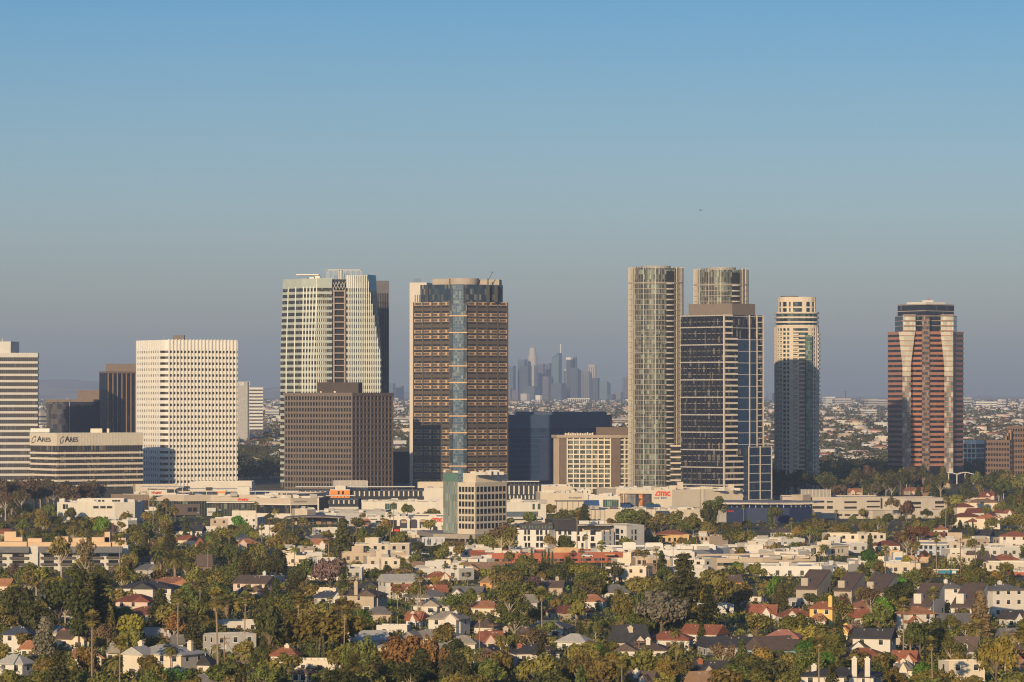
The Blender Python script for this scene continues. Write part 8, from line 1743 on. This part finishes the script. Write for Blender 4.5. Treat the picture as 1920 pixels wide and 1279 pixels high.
for px, yb, c, lab in ((775, 1040, 'white', 'white car in the lot below the pale grey billboard'), (786, 1043, 'black', 'black car in the lot beside a white one below the pale grey billboard'), (800, 1041, 'silver', 'silver car in the lot right of the black one below the billboard'), (440, 1148, 'white', 'white car on the street below the pale pink gabled house'), (452, 1150, 'silver', 'silver car on the street beside the white one below the pale pink house'), (70, 1268, 'navy', 'blue car in the shaded drive beside the pale grey corner house'), (1340, 1236, 'black', 'black car parked in front of the long charcoal roof'), (1700, 1262, 'silver', 'silver car below the small grey roofed bungalow'), (1102, 1062, 'silver', 'silver car on the brick red building roof deck'), (660, 1095, 'red', 'red car on the lane above the taupe house')): D = dist(yb); x, y = P(px, D); car(x, y, .02 if px != 1102 else Z(1037, 1490)-.68, random.uniform(-.4, .6), c, lab)
# rooftop satellite dish etc. are parts of their buildings; residential streets as thin asphalt sheets with kerbs
ASPH = M('asphalt', (.05,.05,.052), .95, .15, .3); KERB = M('kerb_concrete', (.36,.34,.31), .9, .1)
for i, (x0, y0, x1, y1) in enumerate(((-40, 1246, 560, 1275), (690, 1215, 1300, 1246), (1250, 1268, 1960, 1216), (440, 1120, 1000, 1092), (1000, 1225, 1440, 1160), (560, 1036, 1000, 1046))):
    a, b = Q(x0, y0), Q(x1, y1); l = fl(a, b); n = ((b[1]-a[1])/l, -(b[0]-a[0])/l); q = lambda p, o: (p[0]+n[0]*o, p[1]+n[1]*o)
    m = MB(); m.poly([(*q(a, 3.6), .006), (*q(b, 3.6), .006), (*q(b, -3.6), .006), (*q(a, -3.6), .006)]); struct(m.build('road', ASPH))
    for s in (1, -1):
        m = MB(); m.prism([q(a, s*3.75+.15), q(b, s*3.75+.15), q(b, s*3.75-.15), q(a, s*3.75-.15)], 0, .13); struct(m.build('kerb', KERB))
# ------------------------------------------------------------------ labels of the trees: by look, then by the nearest thing one can find
def label_trees():
    used = {}
    order = ['nearest', 'second nearest', 'third nearest', 'fourth nearest', 'fifth nearest', 'sixth nearest']
    todo = [t for t in TREES if not t[5]]+FILLH
    pend = todo; rank = 0; res = {}
    cand = {}
    for i, (r, ph, px, py, D, _) in enumerate(todo):
        c = []
        for (lp, lx, ly, lD) in LAND:
            dx, dy = px-lx, py-ly
            if ly < 700: dy *= .35
            if abs(dx) < 16: rel = 'behind' if D > lD+4 else 'in front of'
            else: rel = 'left of' if dx < 0 else 'right of'
            c.append((math.hypot(dx, dy*1.4), f'{ph} {rel} {lp}'))
        c.sort(); cand[i] = c[:12]
    groups = {}
    for i in sorted(cand, key=lambda k: cand[k][0][0]):
        for d, s in cand[i]:
            if len(s.split()) > 13: continue
            g = groups.setdefault(s, [])
            if len(g) < (1 if rank == 0 else 4): g.append((d, i)); break
        else:
            for d, s in cand[i]:
                g = groups.setdefault(s, [])
                if len(g) < 6 and len(s.split()) <= 13: g.append((d, i)); break
    for s, g in groups.items():
        g.sort()
        for k, (d, i) in enumerate(g): todo[i][0]['label'] = s if len(g) == 1 else f'{order[k]} {s}'
    for t in todo:
        w = t[0]['label'].split() if 'label' in t[0] else []
        if len(w) > 16: t[0]['label'] = ' '.join(w).replace('house with ', '').replace('two storey ', '')
    for i, t in enumerate(todo):
        if 'label' not in t[0]: t[0]['label'] = cand[i][0][1]
label_trees()
# ------------------------------------------------------------------ terrain, hills, sky, haze, camera
def terrain():
    ys = [-3200, -1500, -500, 0, 300, 600, 800, 900]+list(range(1000, 3400, 100))+list(range(3400, 5400, 100))+list(range(5600, 14800, 400))+[15500, 17000, 19000, 21000]
    xs = lin(-7000, 7000, 57)
    m = MB()
    V = [(x, y, gz(y) if y < 14600 else gz(14600)) for y in ys for x in xs]; n = len(xs)
    me = bpy.data.meshes.new('ground')
    me.from_pydata(V, [], [(j*n+i, j*n+i+1, (j+1)*n+i+1, (j+1)*n+i) for j in range(len(ys)-1) for i in range(n-1)])
    mt, nt, b = _new('ground_soil')
    tc = N(nt, 'ShaderNodeTexCoord')
    a = N(nt, 'ShaderNodeTexNoise'); a.inputs['Scale'].default_value = .018; a.inputs['Detail'].default_value = 8; L(nt, tc, 'Object', a, 'Vector')
    c = N(nt, 'ShaderNodeTexNoise'); c.inputs['Scale'].default_value = .12; c.inputs['Detail'].default_value = 5; L(nt, tc, 'Object', c, 'Vector')
    f = math_(nt, 'ADD', math_(nt, 'MULTIPLY', a.outputs[0], .6), math_(nt, 'MULTIPLY', c.outputs[0], .4))
    nt.links.new(ramp_(nt, f, [(.3, (.07,.072,.03)), (.45, (.10,.095,.045)), (.55, (.16,.13,.085)), (.63, (.11,.105,.095)), (.75, (.20,.17,.13))]), b.inputs['Base Color'])
    b.inputs['Roughness'].default_value = .95; b.inputs['Specular IOR Level'].default_value = .1
    me.materials.append(mt); me.update()
    struct(link('ground', me))
    # far hills
    hm, nt, b = _new('hazed_hill_scrub')
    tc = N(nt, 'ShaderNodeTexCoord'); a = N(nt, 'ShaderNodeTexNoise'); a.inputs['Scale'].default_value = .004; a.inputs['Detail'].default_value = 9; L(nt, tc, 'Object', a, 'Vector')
    nt.links.new(ramp_(nt, a.outputs[0], [(.35, (.30,.28,.23)), (.6, (.45,.41,.34)), (.75, (.58,.53,.45))]), b.inputs['Base Color']); b.inputs['Roughness'].default_value = 1  # base colour lifted to stand in for haze over the hills
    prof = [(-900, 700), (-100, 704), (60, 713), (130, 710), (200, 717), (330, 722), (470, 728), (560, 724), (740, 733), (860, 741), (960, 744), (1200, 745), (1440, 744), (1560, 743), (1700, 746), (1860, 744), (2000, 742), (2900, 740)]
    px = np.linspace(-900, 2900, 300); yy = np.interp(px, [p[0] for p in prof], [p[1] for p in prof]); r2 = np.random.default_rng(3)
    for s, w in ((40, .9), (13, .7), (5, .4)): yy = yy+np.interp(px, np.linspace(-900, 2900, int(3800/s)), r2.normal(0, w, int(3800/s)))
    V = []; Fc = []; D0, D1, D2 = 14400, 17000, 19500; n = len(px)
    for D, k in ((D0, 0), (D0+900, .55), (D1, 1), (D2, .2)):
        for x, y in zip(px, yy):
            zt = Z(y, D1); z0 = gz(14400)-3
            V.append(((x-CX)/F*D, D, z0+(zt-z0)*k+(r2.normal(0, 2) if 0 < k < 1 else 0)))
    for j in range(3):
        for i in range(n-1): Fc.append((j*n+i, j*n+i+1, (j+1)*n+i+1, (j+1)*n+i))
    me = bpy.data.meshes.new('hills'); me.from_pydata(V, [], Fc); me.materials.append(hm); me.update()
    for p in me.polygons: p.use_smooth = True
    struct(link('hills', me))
def haze():
    m = bpy.data.materials.new('haze_air'); m.use_nodes = True; nt = m.node_tree
    nt.nodes.remove(nt.nodes['Principled BSDF'])
    v = N(nt, 'ShaderNodeVolumePrincipled'); v.inputs['Color'].default_value = (.54,.70,1.0,1); v.inputs['Density'].default_value = HAZE; v.inputs['Anisotropy'].default_value = .0
    L(nt, v, 0, nt.nodes['Material Output'], 'Volume')
    o = MB().box(-6900, 6900, -3100, 20900, -4, 330).build('haze', m); struct(o, 'stuff')
HAZE = 5.5e-5
def world():
    w = bpy.data.worlds.new('World'); sc.world = w; w.use_nodes = True; nt = w.node_tree
    bg = nt.nodes['Background']
    s = N(nt, 'ShaderNodeTexSky', sky_type='NISHITA'); s.sun_disc = False; s.sun_elevation = SUN_EL
    s.sun_rotation = math.pi+SUN_AZ_LEFT           # behind the viewer, to the left
    s.air_density = 1.0; s.dust_density = 1.2; s.ozone_density = 2.0; s.altitude = 60
    tc = N(nt, 'ShaderNodeTexCoord'); sp = N(nt, 'ShaderNodeSeparateXYZ'); L(nt, tc, 'Generated', sp, 0)
    # smoggy air of the place: the sky is tinted by height above the horizon, alike in every direction
    tint = ramp_(nt, math_(nt, 'MULTIPLY', sp.outputs[2], 4.0), [(0, (.89,.945,1.31)), (.086, (.89,.945,1.33)), (.20, (.765,.90,1.27)), (.31, (.60,.81,1.16)), (.42, (.417,.72,1.10)), (1, (.55,.78,1.1))])
    nt.links.new(mix_(nt, 1.0, s.outputs[0], tint, 'MULTIPLY'), bg.inputs[0])
    bg.inputs[1].default_value = SKY
    d = bpy.data.lights.new('sun', 'SUN'); d.energy = SUN; d.angle = R(.5); d.color = (1.0, .75, .455)
    o = bpy.data.objects.new('sun', d); COL.objects.link(o)
    # travel direction of the light: forward (+Y), to the right, downward
    v = Vector((math.sin(SUN_AZ_LEFT)*math.cos(SUN_EL), math.cos(SUN_AZ_LEFT)*math.cos(SUN_EL), -math.sin(SUN_EL)))
    o.rotation_euler = v.to_track_quat('-Z', 'Y').to_euler()
    sc.view_settings.view_transform = 'Standard'; sc.view_settings.look = 'None'; sc.view_settings.exposure = EXPO; sc.view_settings.gamma = 1; sc.view_settings.use_curve_mapping = False
SKY = .104; SUN = 5.0; EXPO = 0.0
def camera():
    c = bpy.data.cameras.new('camera'); c.sensor_width = 36; c.lens = 36*F/1920; c.shift_y = (HZ-639.5)/1920; c.clip_start = 1; c.clip_end = 60000
    o = bpy.data.objects.new('camera', c); COL.objects.link(o); o.location = (0, 0, CAMZ); o.rotation_euler = (R(90), 0, 0); sc.camera = o
    cy = sc.cycles; cy.max_bounces = 4; cy.diffuse_bounces = 2; cy.glossy_bounces = 2; cy.transmission_bounces = 2; cy.volume_bounces = 0; cy.transparent_max_bounces = 4
    cy.caustics_reflective = False; cy.caustics_refractive = False; cy.use_denoising = True; cy.filter_width = 1.15; cy.sample_clamp_indirect = 4
terrain(); haze(); world(); camera()
